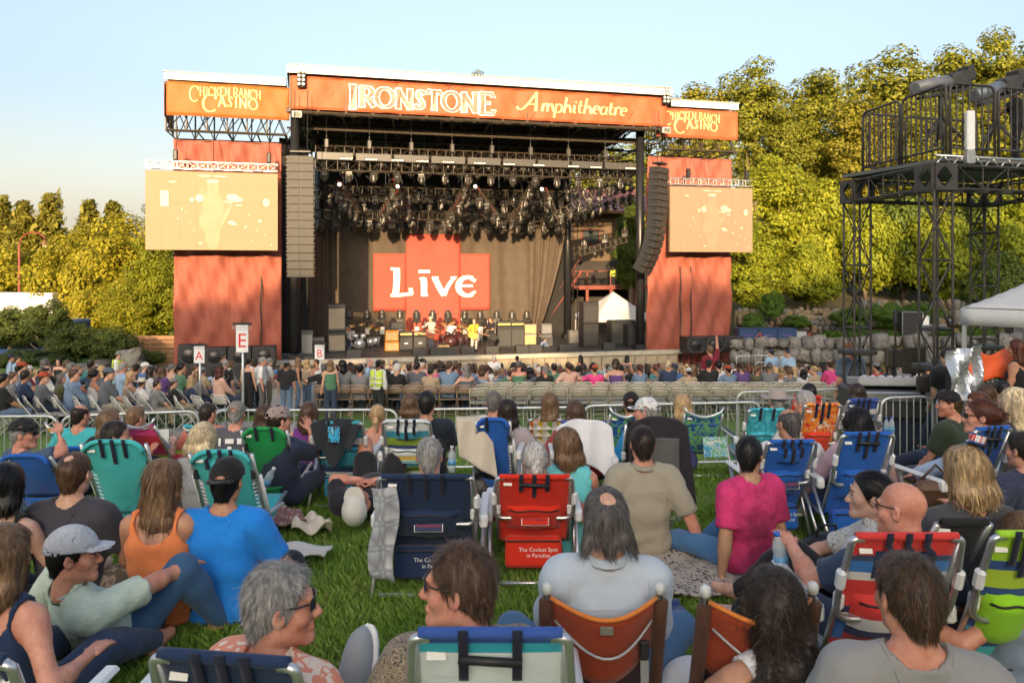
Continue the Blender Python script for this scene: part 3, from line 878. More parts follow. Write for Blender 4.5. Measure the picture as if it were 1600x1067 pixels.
 if hair:
  st, hc = hair[:2]
  if hat and st in ('short','crew'): st = 'capped'
  L = hair[2] if len(hair) > 2 else dict(long=.30, bob=.13, curly=.22, pony=.3).get(st, .1)
  hm = hair_mesh(st, hh, (seed % 2) + 1 if d > 3.3 else seed % 4 + 1, L, ns)
  o = link('hair', hm, root); o.matrix_local = Hm4; setm(o, hairmat(HAIR[hc]))
 if hat: hat_on(root, J, hat[0], hh, hat[1], hat[2] if len(hat) > 2 else None, *(hat[3:] if len(hat) > 3 else ()))
 face = abs(((yaw + math.degrees(kw.get('hyaw', 0.0))) + 180) % 360 - 180)
 if d < 9 and face > 32 and glasses != 'on':
  for sx in (-1, 1):
   m = MB(); m.cm = 0; m.lathe([(.001,-.0115),(.008,-.008),(.0115,0),(.008,.0085),(.0045,.0108)], 12, (sx*.031,.0808,.006), rotx(-PI/2)); m.cm = 1; m.lathe([(.0066,-.002),(.0062,.0012),(.001,.0018)], 10, (sx*.031,.0914,.006), rotx(-PI/2))
   e = m.build('eye', None, root, True, [M((.40,.34,.31), .3, .05, name='eye_white'), M((.03,.018,.012), .15, .1, name='iris')]); e.matrix_local = Hm4
   m = MB(); m.tube([(sx*.018,.088,.013),(sx*.031,.0945,.0165),(sx*.045,.082,.011)], .0022, 4); e = m.build('eyelashes', M((.03,.02,.016), .6, .1, name='lash'), root, True); e.matrix_local = Hm4; m = MB(); m.tube([(sx*.014,.094,.030),(sx*.030,.093,.035),(sx*.046,.080,.030)], [.003,.0038,.002], 5); e = m.build('eyebrow', hairmat(HAIR[hair[1]] if hair and not fem else HAIR['dark']), root, True); e.matrix_local = Hm4
 if glasses: glasses_on(root, J, glasses == 'up')
 root['_j'] = 0; del root['_j']
 PEOPLE.append((root, J, dbg))
 return root, J
PEOPLE = []
from mathutils.bvhtree import BVHTree
def seam(shirt, rays, mat, closed=False, r=.0022):
 me = shirt.data; bv = BVHTree.FromPolygons([v.co for v in me.vertices], [p.vertices for p in me.polygons]); pts = []
 for o, dr in rays:
  h = bv.ray_cast(Vector(o), Vector(dr), .5)
  if h[0] is not None: pts.append(h[0] - Vector(dr).normalized()*.0012)
 if len(pts) > 5 and max((a-b_).length for a, b_ in zip(pts, pts[1:])) < .12:
  m = MB(); m.tube(pts, r, 5, closed=closed); m.build('seam', mat, shirt, True)
# ------------------------------------------------------------------ ground, hills, walls, trees
def grass_ground():
 m, t, b = base('lawn_soil'); L = t.links
 tc = nd(t, 'ShaderNodeTexCoord')
 n1 = nd(t, 'ShaderNodeTexNoise', i_Scale=1.3, i_Detail=6.0); L.new(tc.outputs['Object'], n1.inputs['Vector'])
 n2 = nd(t, 'ShaderNodeTexNoise', i_Scale=38.0, i_Detail=4.0); L.new(tc.outputs['Object'], n2.inputs['Vector'])
 mx = nd(t, 'ShaderNodeMixRGB', i_Fac=.6); L.new(n1.outputs['Fac'], mx.inputs[1]); L.new(n2.outputs['Fac'], mx.inputs[2])
 rp = ramp(t, [(.3, (.055,.105,.016)), (.5, (.10,.185,.028)), (.68, (.15,.22,.045))]); L.new(mx.outputs[0], rp.inputs['Fac'])
 L.new(rp.outputs[0], b.inputs['Base Color']); b.inputs['Roughness'].default_value = .95
 bp = nd(t, 'ShaderNodeBump', i_Strength=.8, i_Distance=.03); L.new(n2.outputs['Fac'], bp.inputs['Height']); L.new(bp.outputs[0], b.inputs['Normal'])
 return m
CONC = M((.33,.31,.29), .9, .12, 3, bump=.3, bscale=40, name='concrete')
EARTH = M((.12,.10,.05), .95, .4, .5, bump=.4, bscale=3, name='dry_hillside')
def hillz(x, y):
 a = max(0.0, min(1.0, (x - 6 - (y - 36)*.12)/10)); b = max(0.0, y - 41.0)
 c = max(0.0, min(1.0, (y - 75)/60))
 return -5.85 + a*min(15, b*.30) + (1-a)*c*5
def hillb(x, y):
 top = np.interp(x, [-140,-60,-27,-24,-20,-16,-13,-6,0,4,9,19,30,120], [12,12.2,12.2,13.2,13.8,13.5,12.7,12.0,12.2,14.2,15.2,18,21,21])
 return -1.9 + (top+1.9)*float(np.clip((-y-8)/40, 0, 1))**.9 + .5*math.sin(x*.35)*float(np.clip((-y-20)/20, 0, 1))
ys = np.concatenate([np.linspace(-12, 0, 7), np.linspace(.6, 42, 70), np.array([46, 52, 60, 75, 100, 150, 250, 500])])
xs = np.concatenate([np.array([-400,-200,-100,-50]), np.linspace(-30, 30, 41), np.array([50,100,200,400])])
V = [(x, y, g(x, y) if y < 60 else -5.8) for y in ys for x in xs]; nx = len(xs)
tag(mk('lawn', V, [(j*nx+i, j*nx+i+1, (j+1)*nx+i+1, (j+1)*nx+i) for j in range(len(ys)-1) for i in range(nx-1)], grass_ground(), smooth=True), 'mown green grass lawn sloping down to the stage', 'lawn', kind='structure')
def terrain(name, fn, xs, ys, mat, label):
 n = len(xs); V = [(x, y, fn(x, y)) for y in ys for x in xs]
 tag(mk(name, V, [(j*n+i, j*n+i+1, (j+1)*n+i+1, (j+1)*n+i) for j in range(len(ys)-1) for i in range(n-1)], mat, smooth=True), label, 'hill', kind='structure')
terrain('hillside', hillz, np.linspace(-150, 170, 81), np.concatenate([np.linspace(41, 100, 40), np.linspace(105, 260, 12)]), EARTH, 'dry wooded hillside rising behind the stage')
terrain('ridge', hillb, np.linspace(-140, 120, 66), np.linspace(-120, -8, 40), EARTH, 'wooded ridge behind the lawn')
m = MB()
pv = [(13.0, 300, 610), (15, 330, 575), (17.5, 345, 545), (19.0, 345, 540)]
prev = None
rows = []
for d, a, b in pv:
 xa, xb = (a-800)/1200*d, (b-800)/1200*d
 rows.append([(xa + (xb-xa)*i/6, d, g(xa + (xb-xa)*i/6, d) + .012) for i in range(7)])
V = [p for r in rows for p in r]
tag(mk('walkway', V, [(j*7+i, j*7+i+1, (j+1)*7+i+1, (j+1)*7+i) for j in range(3) for i in range(6)], CONC, smooth=True), 'pale concrete walkway between the lawn and the seats', 'walkway', kind='structure')
yy = np.linspace(23.2, 39, 18); xx = np.linspace(-16, 15, 20)
V = [(x, y, g(x, y) + .012) for y in yy for x in xx]
tag(mk('seating_floor', V, [(j*20+i, j*20+i+1, (j+1)*20+i+1, (j+1)*20+i) for j in range(17) for i in range(19)], CONC, smooth=True), 'concrete seating floor in front of the stage', 'pavement', kind='structure')
def rock_mesh(seed, name='stone'):
 r = random.Random(seed); n, mth = 7, 5; V = []; ph = [r.uniform(0, 6) for _ in range(6)]
 def rad(a, b): return 1 + .16*math.sin(2*a + ph[0]) + .12*math.sin(3*a + ph[1] + 2*b) + .12*math.sin(3*b + ph[2])
 V.append((0,0,-.9))
 for j in range(1, mth):
  b = -PI/2 + PI*j/mth
  for i in range(n):
   a = 2*PI*i/n + j*.4
   k = rad(a, b); c = abs(math.cos(b))**.6*math.copysign(1, math.cos(b)); s = abs(math.sin(b))**.7*math.copysign(1, math.sin(b))
   V.append((c*math.cos(a)*k, c*math.sin(a)*k, s*k*.9))
 V.append((0,0,.9)); F = []
 for i in range(n): F.append((0, 1+(i+1) % n, 1+i)); F.append((1+(mth-2)*n+i, 1+(mth-2)*n+(i+1) % n, len(V)-1))
 for j in range(mth-2):
  for i in range(n): F.append((1+j*n+i, 1+j*n+(i+1) % n, 1+(j+1)*n+(i+1) % n, 1+(j+1)*n+i))
 me = bpy.data.meshes.new(name); me.from_pydata(V, [], F); me.polygons.foreach_set('use_smooth', np.ones(len(F), bool)); me.update()
 return me
ROCKS = [rock_mesh(i) for i in range(5)]
RM = [M((.165,.157,.145), .9, .55, 2.5, bump=.6, bscale=9, name='pale_stone'), M((.12,.116,.112), .9, .5, 2.5, bump=.6, bscale=9, name='grey_stone'), M((.15,.115,.08), .9, .5, 2.5, bump=.6, bscale=9, name='brown_stone')]
for me in ROCKS: me.materials.append(RM[0])
def rock(name, parent, loc, s, mi, rnd):
 o = link(name, rnd.choice(ROCKS), parent); o.location = loc; o.scale = s
 o.rotation_euler = (rnd.uniform(-.25,.25), rnd.uniform(-.25,.25), rnd.uniform(0,6))
 setm(o, RM[mi]); return o
def stone_wall(px0, px1, pyt, pyb, d0, d1, n, rows, label, mats, seed, name='stone_wall'):
 rnd = random.Random(seed)
 a, b = P(px0, pyb, d0), P(px1, pyb, d1)
 h = (pyb - pyt)/FPX*(d0+d1)/2
 root = thing(name, label, 'wall', a)
 w = b - a; L = w.length/n
 for r in range(rows):
  for i in range(n):
   t = (i + .5 + .4*(r % 2) + rnd.uniform(-.15,.15))/n
   z = h*(r + .5)/rows
   rock('stone', root, (w.x*t, w.y*t + rnd.uniform(-.12,.12) + r*.12, w.z*t + z + rnd.uniform(-.05,.05)*h), (L*rnd.uniform(.48,.85), L*.5, h/rows*rnd.uniform(.46,.80)), rnd.choice(mats), rnd)
 bk = MB(); n0 = Vector((-w.y, w.x, 0)).normalized()*.25
 bk.add([Vector((0,0,-1)) + n0, w + Vector((0,0,-1)) + n0, w + Vector((0,0,h*.9)) + n0, Vector((0,0,h*.9)) + n0, Vector((0,0,h*.9)) + n0*5, w + Vector((0,0,h*.9)) + n0*5], [(0,1,2,3), (3,2,5,4)])
 bk.build('earth_backing', EARTH, root)
 return root
stone_wall(1140, 1620, 526, 566, 40, 34, 24, 2, 'low wall of pale grey boulders behind the seats on the right', (0,1,0), 3, 'boulder_wall')
stone_wall(1150, 1345, 482, 520, 47, 47, 20, 4, 'brown dry stone retaining wall under the trees behind the blue cases', (2,1,2), 4)
stone_wall(1345, 1620, 470, 512, 48, 46, 24, 3, 'shaded stone retaining wall behind the green hedges', (2,1,1), 5)
def boulder(px, py, d, w, h, label, mi=0, sd=1):
 rnd = random.Random(sd); p = P(px, py, d)
 o = rock('boulder', None, p, (w/2, w*.4, h/2), mi, rnd); tag(o, label, 'boulder')
boulder(205, 563, 40, 1.7, 1.3, 'big pale boulder behind the guard in the yellow vest', 0, 3)
boulder(118, 578, 37, 1.6, .7, 'low pale boulder beside the woman with dark curly hair', 0, 5)
boulder(160, 568, 41, 1.5, .5, 'flat grey boulder partly behind the pine shrubs', 1, 6)
for i, (px, py, w, h) in enumerate(((258,690,.42,.32),(275,684,.5,.36),(290,694,.36,.3),(268,703,.42,.24))):
 boulder(px, py, 12.9, w, h, ['left pale rock behind the barricade at the edge of the walkway', 'largest pale rock behind the barricade at the edge of the walkway', 'small right hand rock behind the barricade at the edge of the walkway', 'lowest rock of the pile behind the barricade by the walkway'][i], 0, i+9)
def leafmat(c, var=.45, tr=.5):
 key = ('leaf', c)
 if key in MC: return MC[key]
 m, t, b = base('leaves'); L = t.links
 gm = nd(t, 'ShaderNodeNewGeometry'); tc = nd(t, 'ShaderNodeTexCoord')
 nz = nd(t, 'ShaderNodeTexNoise', i_Scale=1.4, i_Detail=3.0); L.new(tc.outputs['Object'], nz.inputs['Vector'])
 ad = nd(t, 'ShaderNodeMath', operation='ADD'); L.new(nz.outputs['Fac'], ad.inputs[0]); L.new(gm.outputs['Random Per Island'], ad.inputs[1])
 rp = ramp(t, [(.15, mul(c, 1-var)), (.5, c), (.85, (min(1,c[0]*(1+var*1.1)), min(1,c[1]*(1+var*.8)), c[2]))])
 hv = nd(t, 'ShaderNodeMath', operation='MULTIPLY'); hv.inputs[1].default_value = .55; L.new(ad.outputs[0], hv.inputs[0]); L.new(hv.outputs[0], rp.inputs['Fac'])
 L.new(rp.outputs[0], b.inputs['Base Color']); b.inputs['Roughness'].default_value = .6; b.inputs['Specular IOR Level'].default_value = .25
 tr_ = nd(t, 'ShaderNodeBsdfTranslucent'); L.new(rp.outputs[0], tr_.inputs['Color'])
 mx = nd(t, 'ShaderNodeMixShader', i_Fac=tr); L.new(b.outputs[0], mx.inputs[1]); L.new(tr_.outputs[0], mx.inputs[2])
 L.new(mx.outputs[0], t.nodes['Material Output'].inputs['Surface'])
 MC[key] = m
 return m
def leaf_cloud(seed, clumps, per, size, shape='oak', asp=1.0):
 r = np.random.default_rng(seed); C = []
 for i in range(clumps):
  while True:
   p = r.uniform(-1, 1, 3); q = np.linalg.norm(p)
   if .35 < q < 1: break
  p = p*(.86 + .3*math.sin(3*math.atan2(p[1], p[0]) + seed)*.5)
  if shape == 'maple': p[2] = p[2]*.95 + .05; p[:2] *= 1.0 - .30*max(0, p[2])
  if shape == 'column': p[:2] *= (1 - .45*p[2])
  p[2] *= 1.0; C.append((p*np.array((1,1,asp)), r.uniform(.11,.40)))
 ps = []; ns = []
 for p, rad in C:
  k = int(per*(rad/.22)**2); d = r.normal(size=(k, 3)); d /= np.linalg.norm(d, axis=1)[:, None]
  ps.append(p + d*(rad*r.uniform(.35, 1, k)**.5)[:, None]*np.array((1.1,1.1,.8))); ns.append(d*1.0 + p*.5 + r.normal(size=(k,3))*.45 + np.array((0,0,.25)))
 p = np.concatenate(ps); n = np.concatenate(ns); n /= np.linalg.norm(n, axis=1)[:, None]
 return leaf_quads(p, n, size, r)
def leaf_quads(p, n, size, r, asp=.62):
 t = np.cross(n, r.normal(size=n.shape)); t /= np.linalg.norm(t, axis=1)[:, None]; s = np.cross(n, t)
 k = (size*r.uniform(.45, 1.5, len(p)))[:, None]
 V = np.stack([p - t*k, p + s*k*asp + n*k*.15, p + t*k, p - s*k*asp + n*k*.15], 1).reshape(-1, 3)
 return V, np.arange(len(V)).reshape(-1, 4)
def conifer_cloud(seed, tiers=26, size=.05, dense=1.0):
 r = np.random.default_rng(seed); ps = []; ns = []
 for i in range(tiers):
  z = i/tiers; rad = (1 - z)**.8*.9*r.uniform(.75, 1.1) + .05
  for b in range(int(7*dense) + 2):
   a = r.uniform(0, 6.28); k = int(16*rad*dense) + 5; u = r.uniform(.1, 1, k); L = rad*r.uniform(.6, 1.1)
   pos = np.stack([np.cos(a)*u*L, np.sin(a)*u*L, z*2 - 1 - u*L*.25 + .12*u*u], 1) + r.normal(size=(k,3))*np.array((.035,.035,.025))
   ps.append(pos); ns.append(np.array((np.cos(a)*.3, np.sin(a)*.3, .8)) + r.normal(size=(k,3))*.5)
 p = np.concatenate(ps); n = np.concatenate(ns); n /= np.linalg.norm(n, axis=1)[:, None]
 return leaf_quads(p, n, size, r, .4)
def crown_mesh(VQ):
 o = mk('crown', *VQ, mat=WHITE); me = o.data; bpy.data.objects.remove(o); return me
CROWN = {'oak': [crown_mesh(leaf_cloud(i, 84, 130, .042)) for i in (1, 2, 3)],
   'oak_tall': [crown_mesh(leaf_cloud(i, 125, 95, .046, 'oak', 2.0)) for i in (11, 12, 13)],
   'maple': [crown_mesh(leaf_cloud(i, 90, 150, .042, 'maple')) for i in (4, 5)],
   'maple_tall': [crown_mesh(leaf_cloud(i, 135, 105, .045, 'maple', 2.0)) for i in (14, 15)],
   'column': [crown_mesh(leaf_cloud(i, 150, 120, .035, 'oak', 2.0)) for i in (6, 7)],
   'conifer': [crown_mesh(conifer_cloud(i, 44, .085, 1.5)) for i in (1, 2)], 'thin': [crown_mesh(conifer_cloud(9, 26, .06, .7))]}
BARK = M((.14,.10,.07), .95, .4, 3, stretch=(3,3,.6), bump=.6, bscale=12, name='bark')
LBARK = M((.26,.19,.13), .95, .35, 3, stretch=(3,3,.6), bump=.6, bscale=12, name='pale_bark')
NT = [0]
def tree(x, y, gz, zb, zt, rad, kind, col, label, group, name='tree', bark=None, trunk_r=None, rdep=None):
 NT[0] += 1; rnd = random.Random(NT[0]*13)
 root = thing(name, label, 'tree', (x, y, gz), rnd.uniform(0, 6), group)
 H = zt - gz; cz = (zb + zt)/2 - gz; hh = (zt - zb)/2; tr = trunk_r or max(.12, H*.018)
 m = MB(); top = cz + hh*(.8 if kind in ('conifer','thin') else .25)
 bend = rnd.uniform(-.04, .04)*H
 pts = [(bend*math.sin(t*2.5)*t, bend*.6*t*t, top*t - .25*(t == 0)) for t in (0,.2,.4,.6,.8,1)]
 m.tube(pts, [tr*1.25, tr, tr*.85, tr*.7, tr*.5, tr*.25], 8)
 if kind not in ('conifer','thin'):
  for k in range(6):
   t = rnd.uniform(.35,.85); a = rnd.uniform(0, 6.28); q = Vector(pts[0]).lerp(Vector(pts[-1]), t)
   e = q + Vector((math.cos(a)*rad*.65, math.sin(a)*rad*.65, hh*rnd.uniform(.3,.7)))
   m.tube([q, q.lerp(e, .5) + Vector((0,0,-.08*rad)), e], [tr*.45, tr*.3, tr*.1], 5)
 m.build('trunk', bark or BARK, root, True)
 kk = kind + '_tall' if kind in ('oak','maple') and hh > 1.45*rad else kind
 c = link('crown', rnd.choice(CROWN[kk]), root)
 c.location = (bend*.3, bend*.3, cz); c.scale = (rad, rdep or rad, hh/(2.0 if kk in ('oak_tall','maple_tall','column') else 1.0)); c.rotation_euler = (0, 0, rnd.uniform(0, 6))
 setm(c, leafmat(col))
 return root
def ptree(px, pt, pb, hw, d, kind, col, label, group, gz=None, **kw):
 x = (px-800)/1200*d
 if gz is None: gz = hillz(x, d) if d > 41 else g(x, d)
 zt = -(pt-HY)/1200*d; zb = -(pb-HY)/1200*d
 return tree(x, d, gz - .2, max(zb, gz + .3), zt, hw/1200*d, kind, col, label, group, **kw)
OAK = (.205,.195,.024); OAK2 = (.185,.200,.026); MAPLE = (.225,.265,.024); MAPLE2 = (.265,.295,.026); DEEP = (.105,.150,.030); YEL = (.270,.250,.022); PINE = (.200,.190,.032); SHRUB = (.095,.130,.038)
gr = 'golden oaks on the ridge behind the right screen'
oaks = [(1085,122,340,62,78,'first golden oak from the stage roof, just over the right casino banner'),(1180,95,320,58,76,'tall golden oak with a pointed top right of the casino banner'),(1228,165,360,50,74,'lower golden oak in the gap between two tall oaks'),
 (1278,97,350,62,78,'tall round golden oak left of the scaffold tower'),(1345,150,380,62,72,'golden oak behind the left edge of the scaffold platform'),(1398,78,340,72,80,'wide golden oak above the left end of the platform railing'),(1448,160,380,70,70,'golden oak seen through the platform railing'),
 (1482,62,320,66,82,'tall golden oak above the left spotlight'),(1530,130,370,70,70,'golden oak behind the two spotlights'),(1562,48,310,64,80,'tallest golden oak above the right spotlight'),(1615,70,340,60,76,'golden oak cut by the right edge of the photo')]
for px, pt, pb, hw, d, lb in oaks: ptree(px, pt, pb, hw, d, 'oak', OAK if px % 2 else OAK2, lb, gr, name='oak_tree')
gr = 'green trees on the bank right of the stage'
maples = [(1222,232,490,60,55,'tall bright green maple with a pointed top beside the right screen'),(1172,335,500,52,50,'bright green tree with a bare trunk just right of the red right banner'),(1292,292,500,62,54,'bright green tree left of the scaffold tower'),(1262,385,500,48,50,'small green tree between two bright maples'),
 (1352,318,505,58,52,'half lit green tree behind the left scaffold leg'),(1412,300,490,60,53,'green tree behind the gap between the scaffold legs'),(1468,330,505,56,50,'shaded green tree behind the right scaffold leg'),(1528,305,480,66,52,'shaded green tree under the scaffold deck'),(1590,300,480,66,50,'dark shaded tree above the white tent'),(1560,400,505,60,47,'low shaded tree behind the peak of the tent')]
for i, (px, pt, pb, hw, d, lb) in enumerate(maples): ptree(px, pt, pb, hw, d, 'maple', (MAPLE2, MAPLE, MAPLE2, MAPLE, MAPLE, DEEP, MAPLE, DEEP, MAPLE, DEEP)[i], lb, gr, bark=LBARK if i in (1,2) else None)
ptree(742, 112, 200, 22, 95, 'oak', OAK, 'treetop just showing over the stage roof', 'treetops behind the stage', name='oak_tree')
for i, (px, pt, pb, hw) in enumerate(((700,205,420,70),(830,215,430,80),(935,220,400,60),(1000,215,420,70))):
 ptree(px, pt, pb, hw, 85, 'oak', OAK2, ['tree glimpsed through the left of the stage roof truss', 'tree glimpsed through the middle of the stage roof truss', 'tree glimpsed over the pink roof behind the stage', 'tree seen behind the right hand roof column'][i], 'treetops behind the stage')
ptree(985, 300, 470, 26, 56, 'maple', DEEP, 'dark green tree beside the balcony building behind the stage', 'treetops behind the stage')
gr = 'conifers along the far left'
for px, pt, hw, d, k, lb in ((4,312,62,105,'conifer','conifer cut by the left edge of the photo'),(36,320,62,100,'conifer','golden conifer second from the left edge'),(74,308,62,100,'conifer','slender golden conifer just right of the street lamp'),(92,298,30,108,'thin','sparse grey pine with bare branch tips, highest on the left'),(138,318,62,100,'conifer','pointed conifer left of its twin near the screen'),(176,320,62,102,'conifer','pointed conifer right of its twin near the screen')):
 ptree(px, pt, 470, hw, d, k, PINE, lb, gr, gz=-5.8, name='conifer_tree')
gr = 'broad sunlit trees left of the stage'
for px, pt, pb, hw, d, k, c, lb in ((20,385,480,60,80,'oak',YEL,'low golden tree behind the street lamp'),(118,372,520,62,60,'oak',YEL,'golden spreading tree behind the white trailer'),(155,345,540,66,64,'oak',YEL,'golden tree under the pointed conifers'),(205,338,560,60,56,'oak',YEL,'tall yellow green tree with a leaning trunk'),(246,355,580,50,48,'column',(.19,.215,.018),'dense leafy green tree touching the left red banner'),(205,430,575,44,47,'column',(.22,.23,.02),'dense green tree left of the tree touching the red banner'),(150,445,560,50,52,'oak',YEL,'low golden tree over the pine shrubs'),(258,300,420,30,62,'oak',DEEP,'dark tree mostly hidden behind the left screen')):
 ptree(px, pt, pb, hw, d, k, c, lb, gr, gz=-5.8)
gr = 'dark shrubs at the foot of the left trees'
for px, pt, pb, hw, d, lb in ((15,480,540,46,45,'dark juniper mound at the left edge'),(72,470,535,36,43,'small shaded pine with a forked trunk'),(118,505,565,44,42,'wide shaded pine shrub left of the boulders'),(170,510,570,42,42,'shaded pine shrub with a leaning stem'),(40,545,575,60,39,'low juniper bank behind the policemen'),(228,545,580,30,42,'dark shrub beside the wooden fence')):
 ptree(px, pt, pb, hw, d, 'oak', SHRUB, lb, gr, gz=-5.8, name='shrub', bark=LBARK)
gr = 'clipped hedges above the boulder wall'
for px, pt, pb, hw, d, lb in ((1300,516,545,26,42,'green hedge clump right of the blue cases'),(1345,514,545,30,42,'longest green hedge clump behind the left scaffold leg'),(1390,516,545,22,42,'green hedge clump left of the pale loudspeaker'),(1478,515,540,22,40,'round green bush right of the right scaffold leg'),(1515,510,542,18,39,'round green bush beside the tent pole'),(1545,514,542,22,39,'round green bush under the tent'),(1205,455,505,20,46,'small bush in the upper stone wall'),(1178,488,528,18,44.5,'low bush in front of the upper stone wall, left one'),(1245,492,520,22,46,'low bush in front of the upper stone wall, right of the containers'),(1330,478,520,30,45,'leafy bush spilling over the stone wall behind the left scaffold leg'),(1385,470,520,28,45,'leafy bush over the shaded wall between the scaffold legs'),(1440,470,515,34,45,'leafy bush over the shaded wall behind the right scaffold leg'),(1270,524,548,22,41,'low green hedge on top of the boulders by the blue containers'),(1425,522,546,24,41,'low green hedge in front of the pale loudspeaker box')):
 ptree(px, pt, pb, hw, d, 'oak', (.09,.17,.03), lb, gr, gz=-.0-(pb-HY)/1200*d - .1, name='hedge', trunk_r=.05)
rnd = random.Random(5); k = 0
for x in np.arange(-62, 58, 5.2):
 for row in range(2):
  yy = -50 - row*7 + rnd.uniform(-2, 2); xx = x + row*2.6 + rnd.uniform(-1, 1); gz = hillb(xx, yy)
  tree(xx, yy, gz - .3, gz + .2, gz + (3.2 if -14 < xx < 2 else 4.0) + rnd.uniform(-.5, .8), 3.6, 'oak', OAK2, 'oak on the wooded ridge behind the lawn', 'oaks on the ridge behind the lawn', name='oak_tree')
t = thing('street_lamp', 'dark red street lamp with a curved neck among the conifers', 'street lamp', P(30, 470, 60))
m = MB(); m.tube([(0,0,-3),(0,0,4.3)], .09, 8); m.build('pole', M((.16,.03,.02), .5, .1, name='red_paint'), t)
m = MB(); m.tube([(1.1*(1-math.cos(a)), 0, 4.3 + .95*math.sin(a)*1.1) for a in np.linspace(0, 2.6, 9)], .055, 6); m.build('arm', M((.16,.03,.02), .5, .1, name='red_paint'), t)
m = MB(); m.lathe([(.05,0),(.1,-.1),(.42,-.32),(.40,-.36),(.1,-.30)], 14, (2.05,0,4.75)); m.build('lamp_shade', M((.10,.03,.025), .5, .1, name='red_paint'), t, True)
m = MB(); m.lathe([(.001,.0),(.2,-.02),(.2,-.18),(.12,-.26),(.001,-.27)], 12, (2.05,0,4.46)); m.build('bulb', WHITE, t, True)
t = thing('trailer', 'white box trailer parked beyond the shrubs on the left', 'trailer', P(40, 480, 58))
m = MB(); m.box((-1,0,.0), (7.4,2.4,2.2), bev=.06); m.build('box', M((.55,.54,.52), .5, .06, name='white_paint'), t)
m = MB(); m.box((-1,0,-1.25), (7.4,2.2,.25)); m.build('chassis', BLKM, t)
for x in (-3.3,-2.1,1.6):
 m = MB(); m.lathe([(.2,-.15),(.48,-.14),(.5,-.08),(.5,.08),(.48,.14),(.2,.15)], 14, (x,-1.0,-1.75), rotx(PI/2)); m.build('wheel', BLKP, t, True)
t = thing('equipment_truck', 'black and blue flatbed equipment truck behind the left shrubs', 'truck', P(55, 552, 46))
m = MB(); m.box((-.8,0,.2), (5.6,2.2,.35), bev=.03); m.build('bed', M((.03,.07,.20), .45, .15, name='blue_paint'), t)
m = MB(); m.box((-2.3,0,.95), (2.4,2.0,1.1), bev=.04); m.box((-.35,0,1.2), (1.1,1.9,1.6), bev=.04); m.build('load', BLKM, t)
m = MB(); m.box((2.0,0,1.1), (1.7,2.0,1.9), bev=.12); m.build('cab', M((.02,.06,.18), .4, .15, name='blue_paint', coat=.4), t)
m = MB(); m.box((2.0,-1.01,1.55), (1.1,.03,.6), bev=.01); m.build('window', M((.02,.025,.03), .1, .1, name='glass'), t)
for x in (-2.6,-1.5,1.9):
 m = MB(); m.lathe([(.2,-.15),(.42,-.14),(.45,0),(.42,.14),(.2,.15)], 14, (x,-.95,-.25), rotx(PI/2)); m.build('wheel', BLKP, t, True)
t = thing('wooden_fence', 'brown plank fence beside the dense tree left of the stage', 'fence', P(222, 575, 46))
for i in range(7):
 m = MB(); m.box((0,0,0), (3.4,.05,.24), bev=.01); o = m.build('plank', WOOD, t); o.location = (.5, (i % 2)*.012, .2 + i*.27)
for x in (-1.1,.5,2.1):
 m = MB(); m.box((x,.08,.9), (.14,.14,2.0), bev=.01); m.build('post', WOOD, t)
